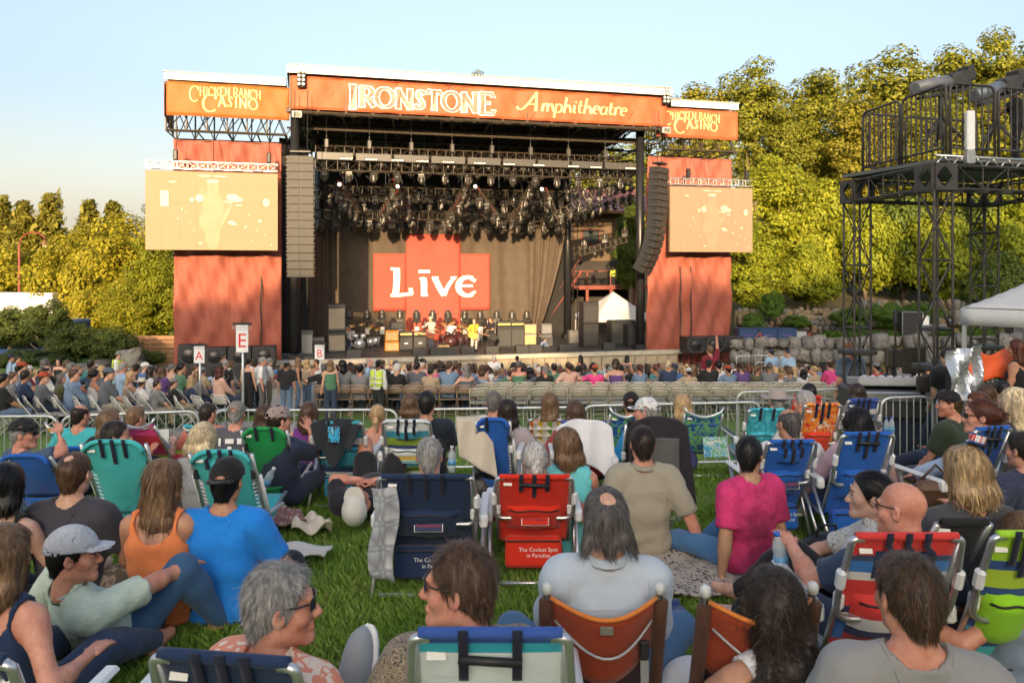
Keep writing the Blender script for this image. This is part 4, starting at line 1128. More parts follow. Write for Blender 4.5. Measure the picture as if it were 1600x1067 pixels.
# ------------------------------------------------------------------ stroke lettering (flat print laid on cloth and boards)
def EA(cx, cy, rx, ry, a0, a1, n=14): return [(cx + rx*math.cos(R(a0 + (a1-a0)*i/n)), cy + ry*math.sin(R(a0 + (a1-a0)*i/n))) for i in range(n+1)]
def BZ(*p, n=10):
 out = []
 for i in range(n+1):
  t = i/n; q = [Vector((*a, 0)) for a in p]
  while len(q) > 1: q = [a.lerp(b, t) for a, b in zip(q, q[1:])]
  out.append((q[0].x, q[0].y))
 return out
GL = {
 'C': (.86, [EA(.5,.5,.44,.5,52,308,20), [(.77,.72),(.79,.95)]]), 'H': (.86, [[(.16,0),(.16,1)],[(.70,0),(.70,1)],[(.16,.52),(.70,.52)]]),
 'I': (.42, [[(.21,0),(.21,1)]]), 'K': (.80, [[(.16,0),(.16,1)],[(.70,1),(.18,.46)],[(.32,.60),(.74,0)]]),
 'E': (.74, [[(.16,0),(.16,1)],[(.1,1),(.64,1),(.64,.84)],[(.16,.53),(.52,.53)],[(.1,0),(.66,0),(.68,.18)]]),
 'N': (.90, [[(.16,0),(.16,1)],[(.14,1),(.74,0)],[(.74,0),(.74,1)]]), 'R': (.80, [[(.16,0),(.16,1)], [(.1,1)]+EA(.40,.74,.26,.26,90,-90,10)+[(.16,.48)], [(.40,.48),(.74,0)]]),
 'A': (.84, [[(.08,0),(.42,1)],[(.42,1),(.76,0)],[(.2,.36),(.64,.36)]]), 'S': (.64, [BZ((.54,.80),(.50,1.06),(.10,1.08),(.06,.74),(.20,.58),(.34,.50),(.62,.38),(.58,.14),(.44,-.10),(.12,-.06),(.07,.22), n=20)]),
 'O': (.96, [EA(.48,.5,.42,.5,0,360,26)]), 'T': (.76, [[(.38,0),(.38,1)],[(.06,.84),(.06,1),(.70,1),(.70,.84)]]),
 'a': (.56, [EA(.26,.25,.21,.26,80,400,14),[(.46,.5),(.44,.10),(.56,.02)]]), 'm': (.86, [[(.10,.5),(.10,0)], BZ((.10,.3),(.22,.62),(.44,.58),(.42,.0)), BZ((.42,.3),(.54,.62),(.76,.58),(.72,.1),(.86,.02))]),
 'p': (.60, [[(.10,.52),(.10,-.36)], EA(.30,.25,.22,.27,200,-160,16)]), 'h': (.60, [[(.10,1),(.10,0)], BZ((.10,.28),(.22,.64),(.50,.58),(.44,.1),(.58,.02))]),
 'i': (.32, [BZ((.12,.5),(.14,.2),(.10,-.02),(.30,.04)),[(.15,.68),(.17,.74)]]), 't': (.42, [BZ((.16,.80),(.14,.3),(.10,-.04),(.38,.06)),[(.02,.5),(.36,.5)]]),
 'e': (.50, [[(.08,.26),(.42,.30)]+EA(.25,.26,.19,.25,10,300,14)]), 'r': (.44, [[(.10,.5),(.10,0)], BZ((.10,.3),(.18,.56),(.30,.58),(.42,.48))]),
 'J': (.9, [BZ((-.42,.22),(-.30,-.12),(.02,.02),(.18,.42),(.48,1.02)), [(.46,1.04),(.66,0)], [(.12,.36),(.62,.36)]]), ' ': (.36, []),
}
def letters(text, nib=(.045,.17), serif=.11, shear=0.0, track=.04, sizes=None, drops=None):
 out = []; x = 0.0
 for k, ch in enumerate(text):
  w, st = GL[ch]; s = sizes[k] if sizes else 1.0; dy = drops[k] if drops else 0.0
  for pl_ in st:
   out.append(([(x + (px + shear*py)*s, py*s + dy) for px, py in pl_], nib[0]*s**.5, nib[1]*s**.5))
   if serif:
    for e, f in ((pl_[0], pl_[1]), (pl_[-1], pl_[-2])):
     if abs(e[0]-f[0]) < .36*abs(e[1]-f[1]) and (abs(e[1]) < .02 or abs(e[1]-1) < .02) and abs(e[1]-f[1]) > .4:
      b = (e[0], e[1] + (.02 if e[1] < .5 else -.02))
      out.append(([(x + (b[0]-serif+shear*b[1])*s, b[1]*s + dy), (x + (b[0]+serif+shear*b[1])*s, b[1]*s + dy)], nib[0]*s**.5, nib[0]*s**.5))
  x += (w + track)*s
 return out, x
def ribbon_mesh(strips, fn, grow=0.0, step=.003, lift=0.0):
 m = MB()
 for k, (pts, w0, w1) in enumerate(strips):
  n = len(pts); vs = []
  P2 = [Vector((*p, 0)) for p in pts]
  for i in range(n):
   a, b = P2[max(0, i-1)], P2[min(n-1, i+1)]
   t = (b - a); t = t.normalized() if t.length > 1e-6 else Vector((1,0,0))
   nn = Vector((-t.y, t.x, 0)); w = (w0 + (w1-w0)*abs(t.y)**1.5)/2 + grow
   ext = t*(grow if i in (0, n-1) else 0)*(-1 if i == 0 else 1)
   for sgn in (1, -1):
    q = P2[i] + nn*w*sgn + ext; vs.append(fn(q.x, q.y, lift + step*(k % 5)))
  m.add(vs, [(2*i, 2*i+1, 2*i+3, 2*i+2) for i in range(n-1)])
 return m
TEXTC = {}
def text_mesh(txt, mat, size=1.0):
 k = (txt, mat.name)
 if k not in TEXTC:
  c = bpy.data.curves.new('text', 'FONT'); c.body = txt; c.align_x = 'CENTER'; c.align_y = 'CENTER'; c.size = 1.0; c.resolution_u = 2
  o = bpy.data.objects.new('text', c); COL.objects.link(o)
  me = bpy.data.meshes.new_from_object(o.evaluated_get(bpy.context.evaluated_depsgraph_get()))
  bpy.data.objects.remove(o); me.materials.clear(); me.materials.append(mat); TEXTC[k] = me
 return TEXTC[k]
def text_on(name, txt, mat, parent, loc, size, rot=(PI/2, 0, 0), sx=1.0):
 o = link(name, text_mesh(txt, mat), parent); o.location = loc; o.scale = (size*sx, size, size); o.rotation_euler = rot
 return o
# ------------------------------------------------------------------ the stage
OX, OY, TH = -10.84, 37.5, math.atan2(.246, .969)
ct, stt = math.cos(TH), math.sin(TH)
def SW(u, v, z): return Vector((OX + u*ct - v*stt, OY + u*stt + v*ct, z))
def SPX(px, py, v):
 rx, rz = (px-CX)/FPX, -(py-HY)/FPX
 t = (v - OX*stt + OY*ct)/(ct - rx*stt)
 X, Y = rx*t, t
 return (X-OX)*ct + (Y-OY)*stt, rz*t
def SU(px, v): return SPX(px, HY, v)[0]
OFF = {}
class SB(MB):
 def build(s, name, mat=None, parent=None, smooth=False, mats=None):
  if parent is not None and parent.name in OFF:
   o = OFF[parent.name]; s.v = [(x-o[0], y-o[1], z-o[2]) for x, y, z in s.v]
  return MB.build(s, name, mat, parent, smooth, mats)
def st(name, label, cat, u, v, z, group=None, turn=0.0):
 t = thing(name, label, cat, SW(u, v, z), TH + turn, group); OFF[t.name] = (u, v, z); return t
def truss(m, a, b, w=.4, h=.4, r=.025, pitch=.5, n=4):
 a, b = Vector(a), Vector(b); L = (b-a).length; t = (b-a).normalized()
 s = t.cross(Vector((0,0,1)));
 if s.length < .1: s = Vector((1,0,0))
 s.normalize(); up = s.cross(t)
 c = [s*i*w/2 + up*j*h/2 for i, j in ((-1,-1),(1,-1),(1,1),(-1,1))]
 for o in c: m.tube([a+o, b+o], r, n, cap=False)
 k = max(1, round(L/pitch))
 for i in range(k):
  p, q = a + t*(L*i/k), a + t*(L*(i+1)/k)
  for f in range(4):
   g0, g1 = c[f], c[(f+1) % 4]
   m.tube([p+(g0 if i % 2 else g1), q+(g1 if i % 2 else g0)], r*.6, 3, cap=False)
   m.tube([p+g0, p+g1], r*.6, 3, cap=False)
DZ = -4.55
RED = M((0.259,0.0684,0.0432), .7, .10, 1.2, bump=.35, bscale=7, name='red_banner_cloth', sheen=.1, transl=.12)
ORG = M((0.331,0.0684,0.0216), .65, .08, 1.2, bump=.3, bscale=7, name='orange_banner_cloth', sheen=.1)
GOLD = M((0.576,0.49,0.187), .6, .08, 3, name='gold_print')
WPRT = M((.80,.78,.76), .6, .04, 3, name='white_print')
DARKR = M((.062,.050,.038), .5, .3, 4, name='dark_roof_steel', metal=.2)
RSH = M((.018,.017,.016), .8, .3, 4, name='dark_roof_sheet')
uL, uR = SU(418, .4), SU(1062, .4)
t = st('stage_deck', 'long concrete stage deck with a pale stone front edge', 'stage', (uL+uR)/2, 6, -5.8)
m = SB(); m.box(((uL+uR)/2, 6.2, DZ-.04), (uR-uL, 11.6, .08)); m.build('deck_floor', M((.045,.043,.042), .55, .3, 2, bump=.2, name='black_deck'), t)
m = SB(); m.box(((uL+uR)/2, .45, DZ-.085), (uR-uL+.2, .5, .22), bev=.02); m.build('edge_coping', M((0.374,0.338,0.274), .85, .15, 3, bump=.3, bscale=20, name='pale_concrete'), t)
k = 0
for row in range(2):
 w = (uR-uL)/34
 for i in range(34):
  m = SB(); m.box((0,0,0), (w-.02, .3, .50), bev=.015)
  o = m.build('block', M((0.288,0.238,0.173), .9, .25, 3, bump=.4, bscale=14, name='tan_block'), None) if k == 0 else link('block', blk, t)
  if k == 0: blk = o.data; o.parent = t
  k += 1
  o.location = (uL + w*(i + .5 + .5*(row % 2) - .25) - (uL+uR)/2, .42 - 6 + (i % 3)*.008, DZ - .46 - row*.52 + 5.8)
def bz(v, pts): return [SPX(px, py, v) for px, py in pts]
zt_ = SPX(453, 106, 0)[1]; zr_ = SPX(1040, 139, 0)[1]
zt_ = (zt_ + zr_)/2; U1 = SU(1043, 0)
t = st('stage_roof', 'big steel stage roof with white fascia on black columns', 'roof', U1/2, 5, DZ)
m = SB(); m.sheet(lambda a, b: (-.15 + (U1+.3)*a, -.25 + 12.4*b, zt_-.06 - 1.9*b), 1, 1, (0,0,-.12)); m.build('roof_sheet', RSH, t)
m = SB(); m.box((U1/2, -.33, zt_-.2), (U1+.3, .06, .36), bev=.01); m.build('fascia', WHITE, t)
m = SB()
for i in range(130): m.box((U1*i/129, -.30, zt_+.03), (.07, .3, .06))
m.build('corrugation', M((.40,.36,.28), .6, .2, 4, name='roof_edge_metal'), t)
for nm, px, v, r in (('column', 461, 1.0, .22), ('column', 1000, 1.2, .24), ('column', 887, 8.5, .24), ('column', 500, 8.8, .22)):
 u = SU(px, v); m = SB(); m.tube([(u, v, DZ-.9 if v < 2 else DZ), (u, v, zt_-1.9)], r, 14); m.build('column', M((.026,.026,.028), .35, .2, 3, name='black_column', metal=.5), t, True)
 m = SB(); m.box((u, v, DZ+.15), (.7,.7,.3), bev=.03); m.box((u, v, zt_-2.0), (.8,.8,.25), bev=.03); m.build('column_plate', BLKM, t)
zb_ = SPX(750, 205, 3)[1]
for v in (.25, 3.2, 6.5, 10.5):
 m = SB(); SL = .15*v; truss(m, (0, v, (zt_-.35+zb_)/2-SL/2), (U1, v, (zt_-.35+zb_)/2-SL/2), .5, zt_-.35-zb_-SL*.6, .065, 1.3); m.build('roof_truss', DARKR, t)
for i in range(8):
 u = U1*(i+.3)/7.6; m = SB(); truss(m, (u, .2, zt_-.8), (u, 11, zt_-2.4), .35, .8, .05, 1.2); m.build('roof_truss', DARKR, t)
m = SB()
for i in range(9):
 u = U1*i/8; m.tube([(u, .3, zb_-.1), (u+1.3, 10.4, zt_-2.3)], .055, 4); m.tube([(u, 10.4, zb_-.4), (u+1.0, 3.2, zb_-.2)], .04, 4)
for v in (1.5, 4.5, 8): m.tube([(-.2, v, zb_-.55), (U1+.2, v, zb_-.55)], .06, 5)
m.build('bracing', DARKR, t)
def wing(pa, pb, v, ztop, label, side):
 ua, ub = SU(pa, v), SU(pb, v)
 w = st('stage_wing_roof', label, 'roof', (ua+ub)/2, v+1, ztop-3)
 m = SB(); m.box(((ua+ub)/2, v+1.6, ztop-.1), (ub-ua, 3.6, .14)); m.build('roof_sheet', DARKR, w)
 m = SB(); m.box(((ua+ub)/2, v-.25, ztop-.17), (ub-ua, .06, .34), bev=.01); m.build('fascia', WHITE, w)
 m = SB()
 for i in range(40): m.box((ua + (ub-ua)*i/39, v-.22, ztop+.03), (.07, .3, .05))
 m.build('corrugation', M((.40,.36,.28), .6, .2, 4, name='roof_edge_metal'), w)
 m = SB()
 for vv in (v+.2, v+3.0):
  truss(m, (ua, vv, ztop-1.55), (ub, vv, ztop-1.55), .2, 2.3, .05, 1.0)
 for i in range(5):
  u = ua + (ub-ua)*i/4; m.tube([(u, v+.2, ztop-2.7), (u, v+3, ztop-2.7)], .045, 4); m.tube([(u, v+.2, ztop-2.7), (u+(ub-ua)*.2, v+3, ztop-.4)], .035, 4)
 m.build('wing_truss', DARKR, w)
 return ua, ub
zl_ = SPX(350, 120, .9)[1]
ua_, ub_ = wing(258, 447, .9, zl_, 'left wing of the stage roof over the left screen', -1)
zr2 = SPX(1095, 161, .9)[1]
uc_, ud_ = wing(1046, 1150, .9, zr2, 'right wing of the stage roof over the right screen', 1)
def wave(u, z, s=1.0, a=.045): return a*(math.sin(u*2.1*s + z*.9 + 1) + .6*math.sin(u*4.7*s - z*2.3) + .35*math.sin(u*9.1*s + z*3.7 + 2) + .5*math.sin(z*1.7*s + u*.6))
def banner(name, label, v, u0, u1, zb, zt, mat, a=.045, nu=60, nv=10, side=0.0, s=1.0, seams=0, group=None, cat='banner'):
 t = st(name, label, cat, (u0+u1)/2, v, zb, group)
 m = SB(); fn = lambda x, y: (u0 + (u1-u0)*x, v - .06 + wave(u0 + (u1-u0)*x, zb + (zt-zb)*y, s, a), zb + (zt-zb)*y)
 m.sheet(fn, nu, nv, (0,.015,0)); m.build('cloth', mat, t, True)
 for y in (0, 1): m = SB(); m.tube([fn(x, y) for x in np.linspace(0,1,12)], .022, 5); m.build('hem', mat, t, True)
 for k in range(seams):
  x = (k+1)/(seams+1); m = SB(); m.sheet(lambda a_, b_: (lambda p: (p[0], p[1]-.018, p[2]))(fn(x + (a_-.5)*.012, b_)), 1, nv, (0,.01,0)); m.build('seam', mat, t, True)
 return t, fn
def write(t, strips, width, u0, v, z0, h, mat, a, name='lettering', grow=0.0, lift=.0, s=1.0, sx=1.0, slope=0.0):
 fn = lambda x, z, o: (u0 + x*h*sx, v - .06 + wave(u0 + x*h*sx, z0 + z*h + slope*x*h, s, a) - .03 - lift - o, z0 + z*h + slope*x*h)
 m = SB(); q = ribbon_mesh(strips, fn, grow); m.v, m.f, m.m = q.v, q.f, q.m
 return m.build(name, mat, t)
zb0, zt0 = (SPX(457,173,0)[1] + SPX(1046,196,0)[1])/2, (SPX(457,122,0)[1]+SPX(1046,152,0)[1])/2
t, fn = banner('name_banner', 'long orange banner reading IRONSTONE Amphitheatre across the stage roof', 0, .05, U1-.05, zb0, zt0, ORG, .04, 110, 10)
uI, zI = SPX(543, 176, 0); uE, _ = SPX(773, 176, 0)
ss, w = letters('IRONSTONE', (.10,.22), .13, 0, .02, [1.12]+[.94]*7+[1.06], [-.12]+[0]*7+[-.08])
hI = (zt0-zb0)*.64; sxx = (uE-uI)/(w*hI)
zI0 = zb0 + (zt0-zb0)*.17
write(t, ss, w, uI, 0, zI0, hI, WPRT, .04, 'white_outline', .040, 0, sx=sxx)
CHROME = M((0.173,0.108,0.072), .45, .6, 3, stretch=(.4,.4,2.2), name='chrome_print')
write(t, ss, w, uI, 0, zI0, hI, CHROME, .04, 'lettering', -.004, .035, sx=sxx)
uA, _ = SPX(818, 180, 0); uZ, _ = SPX(978, 180, 0)
ss, w = letters('Jmphitheatre', (.06,.15), 0, .22, .0, [1.18]+[1.0]*11)
write(t, ss, w, uA, 0, zb0 + (zt0-zb0)*.30, (zt0-zb0)*.52, M((0.576,0.475,0.202), .6, .08, 3, name='pale_gold_print'), .04, sx=(uZ-uA)/(w*(zt0-zb0)*.52))
m = SB(); zz = (zb0, zt0); m.sheet(lambda a, b: (-.02, .02 + 1.0*a, zz[0] + (zz[1]-zz[0])*b + .05*a), 6, 4, (.015,0,0)); m.build('return_cloth', ORG, t, True)
def casino(label, ua, ub, v, z0, z1, ut, uw, mat, hide):
 t, fn = banner('casino_banner', label, v, ua, ub, z0, z1, mat, .035, 50, 8)
 h = (z1-z0)
 s1, w1 = letters('CHICKEN RANCH', (.06,.17), .07, 0, .04, [1.75]+[1.0]*12, [-.62]+[0]*12)
 s2, w2 = letters('CASINO', (.06,.18), .09, 0, .05, [1.75]+[1.05]*5, [-.45]+[0]*5)
 hh = h*.27; sx1 = uw*.97/(w1*hh)
 arcd = lambda pts, w_: [((x), y + .22*math.sin(PI*min(1, max(0, x/w_)))) for x, y in pts]
 s1 = [(arcd(p, w1), a, b) for p, a, b in s1]; s2 = [(arcd(p, w2), a, b) for p, a, b in s2]
 write(t, s1, w1, ut, v, z0 + h*.58, hh, GOLD, .035, sx=sx1)
 write(t, s2, w2, ut + uw*.17, v, z0 + h*.25, h*.30, GOLD, .035, sx=uw*.76/(w2*h*.30))
 return t
z0, z1 = (SPX(261,181,.7)[1]+SPX(443,187,.7)[1])/2, (SPX(261,129,.7)[1]+SPX(447,137,.7)[1])/2
u0, _ = SPX(296, 160, .7); u1, _ = SPX(412, 160, .7)
ORG2 = M((0.259,0.0756,0.0072), .65, .10, 1.2, bump=.3, bscale=7, name='amber_banner_cloth', sheen=.1)
t = casino('amber Chicken Ranch Casino banner on the left wing of the stage roof', ua_+.1, -.05, .7, z0, z1, u0, u1-u0, ORG2, 0)
m = SB(); m.sheet(lambda a, b: (ua_-.02, .7 + 2.6*a, z0-.7*a + (z1-z0+.3*a)*b), 6, 4, (.015,0,0)); m.build('return_cloth', M((.30,.10,.06), .7, .1, 2, name='brown_banner_cloth'), t, True)
z0, z1 = (SPX(1040,215,.7)[1]+SPX(1151,218,.7)[1])/2, (SPX(1048,170,.7)[1]+SPX(1151,176,.7)[1])/2
u0, _ = SPX(1037, 195, .7); u1, _ = SPX(1127, 195, .7)
casino('orange Chicken Ranch Casino banner on the right wing, its first letter hidden', U1-.4, ud_-.05, .7, z0, z1, u0, u1-u0, ORG, 1)
ul, zl0 = SPX(272, 562, .8); ulr, _ = SPX(440, 562, .8); zl1 = SPX(268, 219, .8)[1]
banner('side_banner', 'tall red cloth hanging behind and below the left screen', .8, ul, ulr, -5.55, zl1, RED, .10, 60, 80, s=1.2, seams=1, group=None)
ur, _ = SPX(1010, 545, .8); urr, _ = SPX(1141, 545, .8); zr1 = SPX(1080, 248, .8)[1]
banner('side_banner', 'tall red cloth hanging behind and below the right screen', .8, ur, urr, -5.5, zr1, RED, .10, 60, 80, s=1.2, seams=1)
for (u, lb) in ((SU(408, .7), 'left'), (SU(1062, .7), 'right'), (SU(1079, .7), 'far right')):
 t = st('hanging_cable', 'black cable hanging down the %s red cloth' % {'left':'left','right':'left part of the right','far right':'middle of the right'}[lb], 'cable', u, .62, -5.5)
 m = SB(); m.tube([(u + .03*math.sin(k), .62, -5.5 + k*.33) for k in range(18)], .035, 5); m.build('cable', BLKP, t, True)
def screen(px0, px1, py0, py1, v, label, col, tl):
 u0, u1 = SU(px0, v), SU(px1, v); pm = (px0+px1)/2
 z1, z0 = SPX(pm, py0, v)[1], SPX(pm, py1, v)[1]
 t = st('video_screen', label, 'screen', (u0+u1)/2, v, z0)
 m = SB(); m.box(((u0+u1)/2, v+.1, (z0+z1)/2), (u1-u0, .2, z1-z0), bev=.01); m.build('panel', col, t)
 W_, H_ = u1-u0, z1-z0
 JM = M(mul(tl, .90), .7, .05, name='panel_joint')
 for k in range(1, 8): m = SB(); m.box((u0 + W_*k/8, v-.0015, (z0+z1)/2), (.022,.006,H_*.995)); m.build('panel_joint', JM, t)
 for k in range(1, 5): m = SB(); m.box(((u0+u1)/2, v-.001, z0 + H_*k/5), (W_*.995,.004,.022)); m.build('panel_joint', JM, t)
 def blob(name, cx, cy, rx, ry, mat, lift, n=14, rot=0.0):
  m = SB(); vs = []
  for k in range(n):
   a = 2*PI*k/n; x, y = rx*math.cos(a), ry*math.sin(a)*H_/W_*W_/H_
   x, y = x*math.cos(rot) - y*math.sin(rot)*H_/W_, y*math.cos(rot) + x*math.sin(rot)*W_/H_
   vs.append((u0 + (cx+x)*W_, v - lift, z0 + (cy+y)*H_))
  m.add(vs, [tuple(range(n))]); return m.build(name, mat, t)
 dim = M(mul(tl, 1.12), .6, .12, 1.5, name='screen_picture_tint'); lt = M((0.331,0.288,0.238), .5, .05, 2, name='screen_picture_white')
 for k, (cx, cy, rx, ry, ro) in enumerate(((.50,.80,.045,.11,0),(.50,.55,.085,.22,0),(.44,.68,.02,.13,.35),(.47,.37,.075,.14,.3),(.50,.19,.06,.185,0),(.60,.45,.02,.2,-.4))): blob('picture_figure', cx, cy, rx, ry, dim, .004 + .003*k, rot=ro)
 blob('picture_hat', .50, .88, .05, .022, lt, .026)
 for k, (cx, cy, rx, ry) in enumerate(((.345,.64,.016,.03),(.62,.62,.05,.012),(.70,.58,.03,.012),(.27,.52,.006,.02),(.24,.40,.008,.012),(.36,.25,.012,.006),(.75,.30,.010,.018),(.78,.46,.006,.014),(.90,.20,.010,.008),(.44,.945,.06,.010),(.56,.945,.06,.010),(.62,.50,.004,.012),(.40,.66,.03,.05),(.65,.68,.05,.045),(.69,.65,.045,.03),(.91,.62,.028,.055),(.64,.36,.03,.02),(.66,.335,.03,.014),(.86,.38,.015,.02),(.41,.09,.02,.013),(.30,.48,.006,.008),(.33,.35,.005,.007),(.84,.26,.006,.012),(.80,.12,.006,.01),(.95,.07,.008,.014),(.88,.5,.004,.006),(.2,.86,.03,.012))): blob('picture_light', cx, cy, rx, ry, lt, .030 + .002*(k % 4), 10)
 if px0 < 500: m = SB(); m.add([(u0+.11*W_, v-.03, z0+.55*H_), (u0+.175*W_, v-.03, z0+.55*H_), (u0+.17*W_, v-.03, z0+.75*H_), (u0+.11*W_, v-.03, z0+.75*H_)], [(0,1,2,3)]); m.build('picture_light', lt, t)
 tr = st('screen_truss', 'silver lattice truss carrying the %s screen' % ('left' if px0 < 500 else 'right'), 'truss', (u0+u1)/2, v, z1)
 m = SB(); truss(m, (u0, v+.1, z1+.28), (u1, v+.1, z1+.28), .3, .34, .028, .45, 5); m.build('chords', ALU, tr, True)
 for k in (.22, .5, .93):
  m = SB(); u = u0 + W_*k; m.tube([(u, v+.1, z1+.45), (u, v+.6, z1+2.2)], .015, 4); m.build('chain', BLKM, tr)
  if k != .5: m = SB(); m.box((u, v+.05, z1+.75), (.2,.25,.5), bev=.04); m.build('hoist', BLKM, tr)
 return t
screen(227, 434, 269, 391, -.5, 'large pale video screen left of the stage showing a singer', M((.22,.16,.098), .75, .03, 1.5, name='lit_screen', bump=.1, bscale=40, emit=.04), (.22,.16,.098))
screen(1047, 1176, 293, 394, -.5, 'pale video screen right of the stage showing the same singer', M((.19,.134,.09), .75, .03, 1.5, name='lit_screen', bump=.1, bscale=40, emit=.04), (.19,.134,.09))
CABM = [M((.030,.028,.026), .6, .2, 6, name='array_grille', bump=.2, bscale=90), M((.014,.014,.015), .5, .2, 6, name='array_box')]
def array(label, px, py, v, n, w, turn, curve, ch=.385):
 u, z = SPX(px, py, v); t = st('line_array', label, 'loudspeaker', u, v, z, 'hung loudspeaker arrays', turn)
 m = MB(); h = ch-.02
 m.cm = 1; m.prism([(-w/2,-h/2),(w/2,-h/2),(w/2,h/2),(-w/2,h/2)], -.25, .35)
 m.cm = 0; m.prism([(-w/2+.03,-h/2+.02),(-.03,-h/2+.02),(-.03,h/2-.02),(-w/2+.03,h/2-.02),(-w/2-.0,h*.2),(-w/2-.0,-h*.2)], -.29, -.251)
 m.prism([(.03,-h/2+.02),(w/2-.03,-h/2+.02),(w/2,-h*.2),(w/2,h*.2),(w/2-.03,h/2-.02),(.03,h/2-.02)], -.29, -.2512)
 m.cm = 1
 for s in (-1, 1): m.box((s*(w/2+.03), -.1, h*.30), (.05,.3,.06)); m.box((s*(w/2+.03), -.1, -h*.30), (.05,.3,.06))
 y, zz, an = 0.0, -.2, 0.0
 m2 = MB(); m2.box((0,0,0), (w*.8,.5,.1), bev=.02); m2.tube([(-.3,0,0),(-.3,.2,3)], .02, 4); m2.tube([(.3,0,0),(.3,.2,3)], .02, 4); m2.build('flying_frame', BLKM, t)
 for i in range(n):
  an = curve(i/(n-1))
  if i == 0: o = m.build('cabinet', None, t, mats=CABM); me = o.data
  else: o = link('cabinet', me, t)
  y += math.sin(an)*ch/2; zz -= math.cos(an)*ch/2
  o.location = (0, y, zz); o.rotation_euler = (an, 0, 0)
  y += math.sin(an)*ch/2; zz -= math.cos(an)*ch/2
 return t
array('straight hung loudspeaker array beside the left screen', 470, 238, -.9, 15, 1.22, R(-6), lambda s: .02 + .22*max(0, s-.72))
array('curved hung loudspeaker array beside the right screen', 1031, 256, -.9, 16, 1.22, R(42), lambda s: .04 + .95*max(0, s-.38)**1.3, .36)
BDV = 9.3
BLACKC = M((0.0648,0.0475,0.0331), .8, .2, 2, bump=.5, bscale=8, name='black_drape')
def drape(name, label, px0, px1, py0, py1, v0, v1, mat, a=.08, s=3.0, nu=60, tpx=None):
 u0, z1 = SPX(px0, py0, v0); u1, _ = SPX(px1, py0, v1); z0 = DZ + .02
 t = st(name, label, 'curtain', (u0+u1)/2, (v0+v1)/2, z0)
 tu = SU(tpx, v1) if tpx else u1
 m = SB(); m.sheet(lambda x, y: (u0 + ((u1 + (tu-u1)*(1-y)**1.5)-u0)*x, v0 + (v1-v0)*x + a*(math.sin(x*s*9) + .5*math.sin(x*s*21 + y*2) + .3*math.sin(y*7+x*5)), z0 + (z1-z0)*y), nu, 24, (0,.02,0)); m.build('cloth', mat, t, True)
 return t, u0, u1, z0, z1
drape('upper_masking', 'black masking cloth behind the lighting rig', 492, 892, 236, 372, BDV+.6, BDV+.6, M((.016,.015,.015), .9, .2, 2, name='masking_cloth'), .05, 3)
bd, bu0, bu1, bz0, bz1 = drape('backdrop', 'dark stage backdrop with a red cross and the white word LIVE', 513, 832, 356, 545, BDV, BDV, BLACKC, .06, 4.2, 140)
def bdf(u): x = (u-bu0)/(bu1-bu0); return BDV + .02*math.sin(x*40) - .09
REDX = M((0.317,0.054,0.036), .75, .10, 1.5, bump=.35, bscale=8, name='red_cross_cloth')
(x0, y1), (x1, _) = SPX(634, 366, BDV), SPX(719, 366, BDV)
m = SB(); m.sheet(lambda a, b: (x0 + (x1-x0)*a, bdf(x0 + (x1-x0)*a) - .05, DZ + .03 + (y1-DZ-.03)*b), 16, 20, (0,.01,0)); m.build('cross_upright', REDX, bd, True)
(x2, y2), (x3, y3) = SPX(583, 396, BDV), SPX(765, 484, BDV)
for nm, a0, a1 in (('cross_arm', x2, x0-.004), ('cross_arm', x1+.004, x3)):
 m = SB(); m.sheet(lambda a, b: (a0 + (a1-a0)*a, bdf(a0 + (a1-a0)*a) - .052, y3 + (y2-y3)*b), 14, 14, (0,.01,0)); m.build(nm, REDX, bd, True)
LV = [([(.02,1.0),(.30,.98)], .10, .10), (BZ((.20,1.0),(.22,.55),(.18,.2),(.16,.02)), .12, .20), (BZ((.02,.05),(.25,.02),(.5,.08),(.66,.10)), .12, .16), ([(.62,.30),(.66,.06)], .08, .12),
  ([(.86,.90),(1.22,.90)], .11, .11), (BZ((1.02,.66),(1.05,.4),(1.02,.2),(1.04,.02)), .12, .19), ([(.90,.64),(1.06,.66)], .08, .1), ([(.94,.03),(1.16,.03)], .07, .07),
  (BZ((1.36,.68),(1.44,.5),(1.55,.2),(1.66,.02)), .12, .19), (BZ((1.66,.02),(1.72,.3),(1.84,.5),(1.98,.68)), .08, .13), ([(1.28,.68),(1.48,.68)], .07, .07), ([(1.86,.68),(2.04,.68)], .07, .07),
  (EA(2.40,.35,.30,.34,60,300,18), .13, .19), ([(2.14,.37),(2.56,.37)], .09, .09), ([(2.5,.64),(2.64,.54)], .1, .14), ([(2.5,.06),(2.64,.16)], .08, .12)]
(l0, lz1), (l1, lz0) = SPX(609, 420, BDV), SPX(743, 462, BDV)
hL = lz1-lz0; m = SB(); q = ribbon_mesh(LV, lambda x, z, o: (l0 + x/2.66*(l1-l0), bdf(l0 + x/2.66*(l1-l0)) - .075 - o, lz0 + z*hL), 0); m.v, m.f, m.m = q.v, q.f, q.m
m.build('lettering', M((.78,.74,.70), .7, .12, 6, name='worn_white_print'), bd)
drape('gap_dark_sheet', 'narrow black sheet added to darken the gap between left loudspeaker array and red cloth', 436, 482, 215, 560, 3.6, 4.4, M((.012,.011,.011), .9, .2, 2, name='dark_gap_cloth'), .06, 2, 20)  # black sheet added so the open gap beside the array looks dark
drape('side_drape', 'dark folded drape left of the backdrop', 474, 518, 356, 545, BDV-2.5, BDV-.15, BLACKC, .10, 2.2, 40)
drape('side_drape', 'dark drape right of the backdrop swept back towards the floor', 828, 884, 352, 545, BDV-.2, BDV-1.2, BLACKC, .10, 2.4, 40, 838)
BULB = M((.85,.84,.80), .25, .05, 5, name='lamp_glass')
FIXM = M((.034,.030,.026), .4, .3, 9, name='fixture_black', spec=.6)
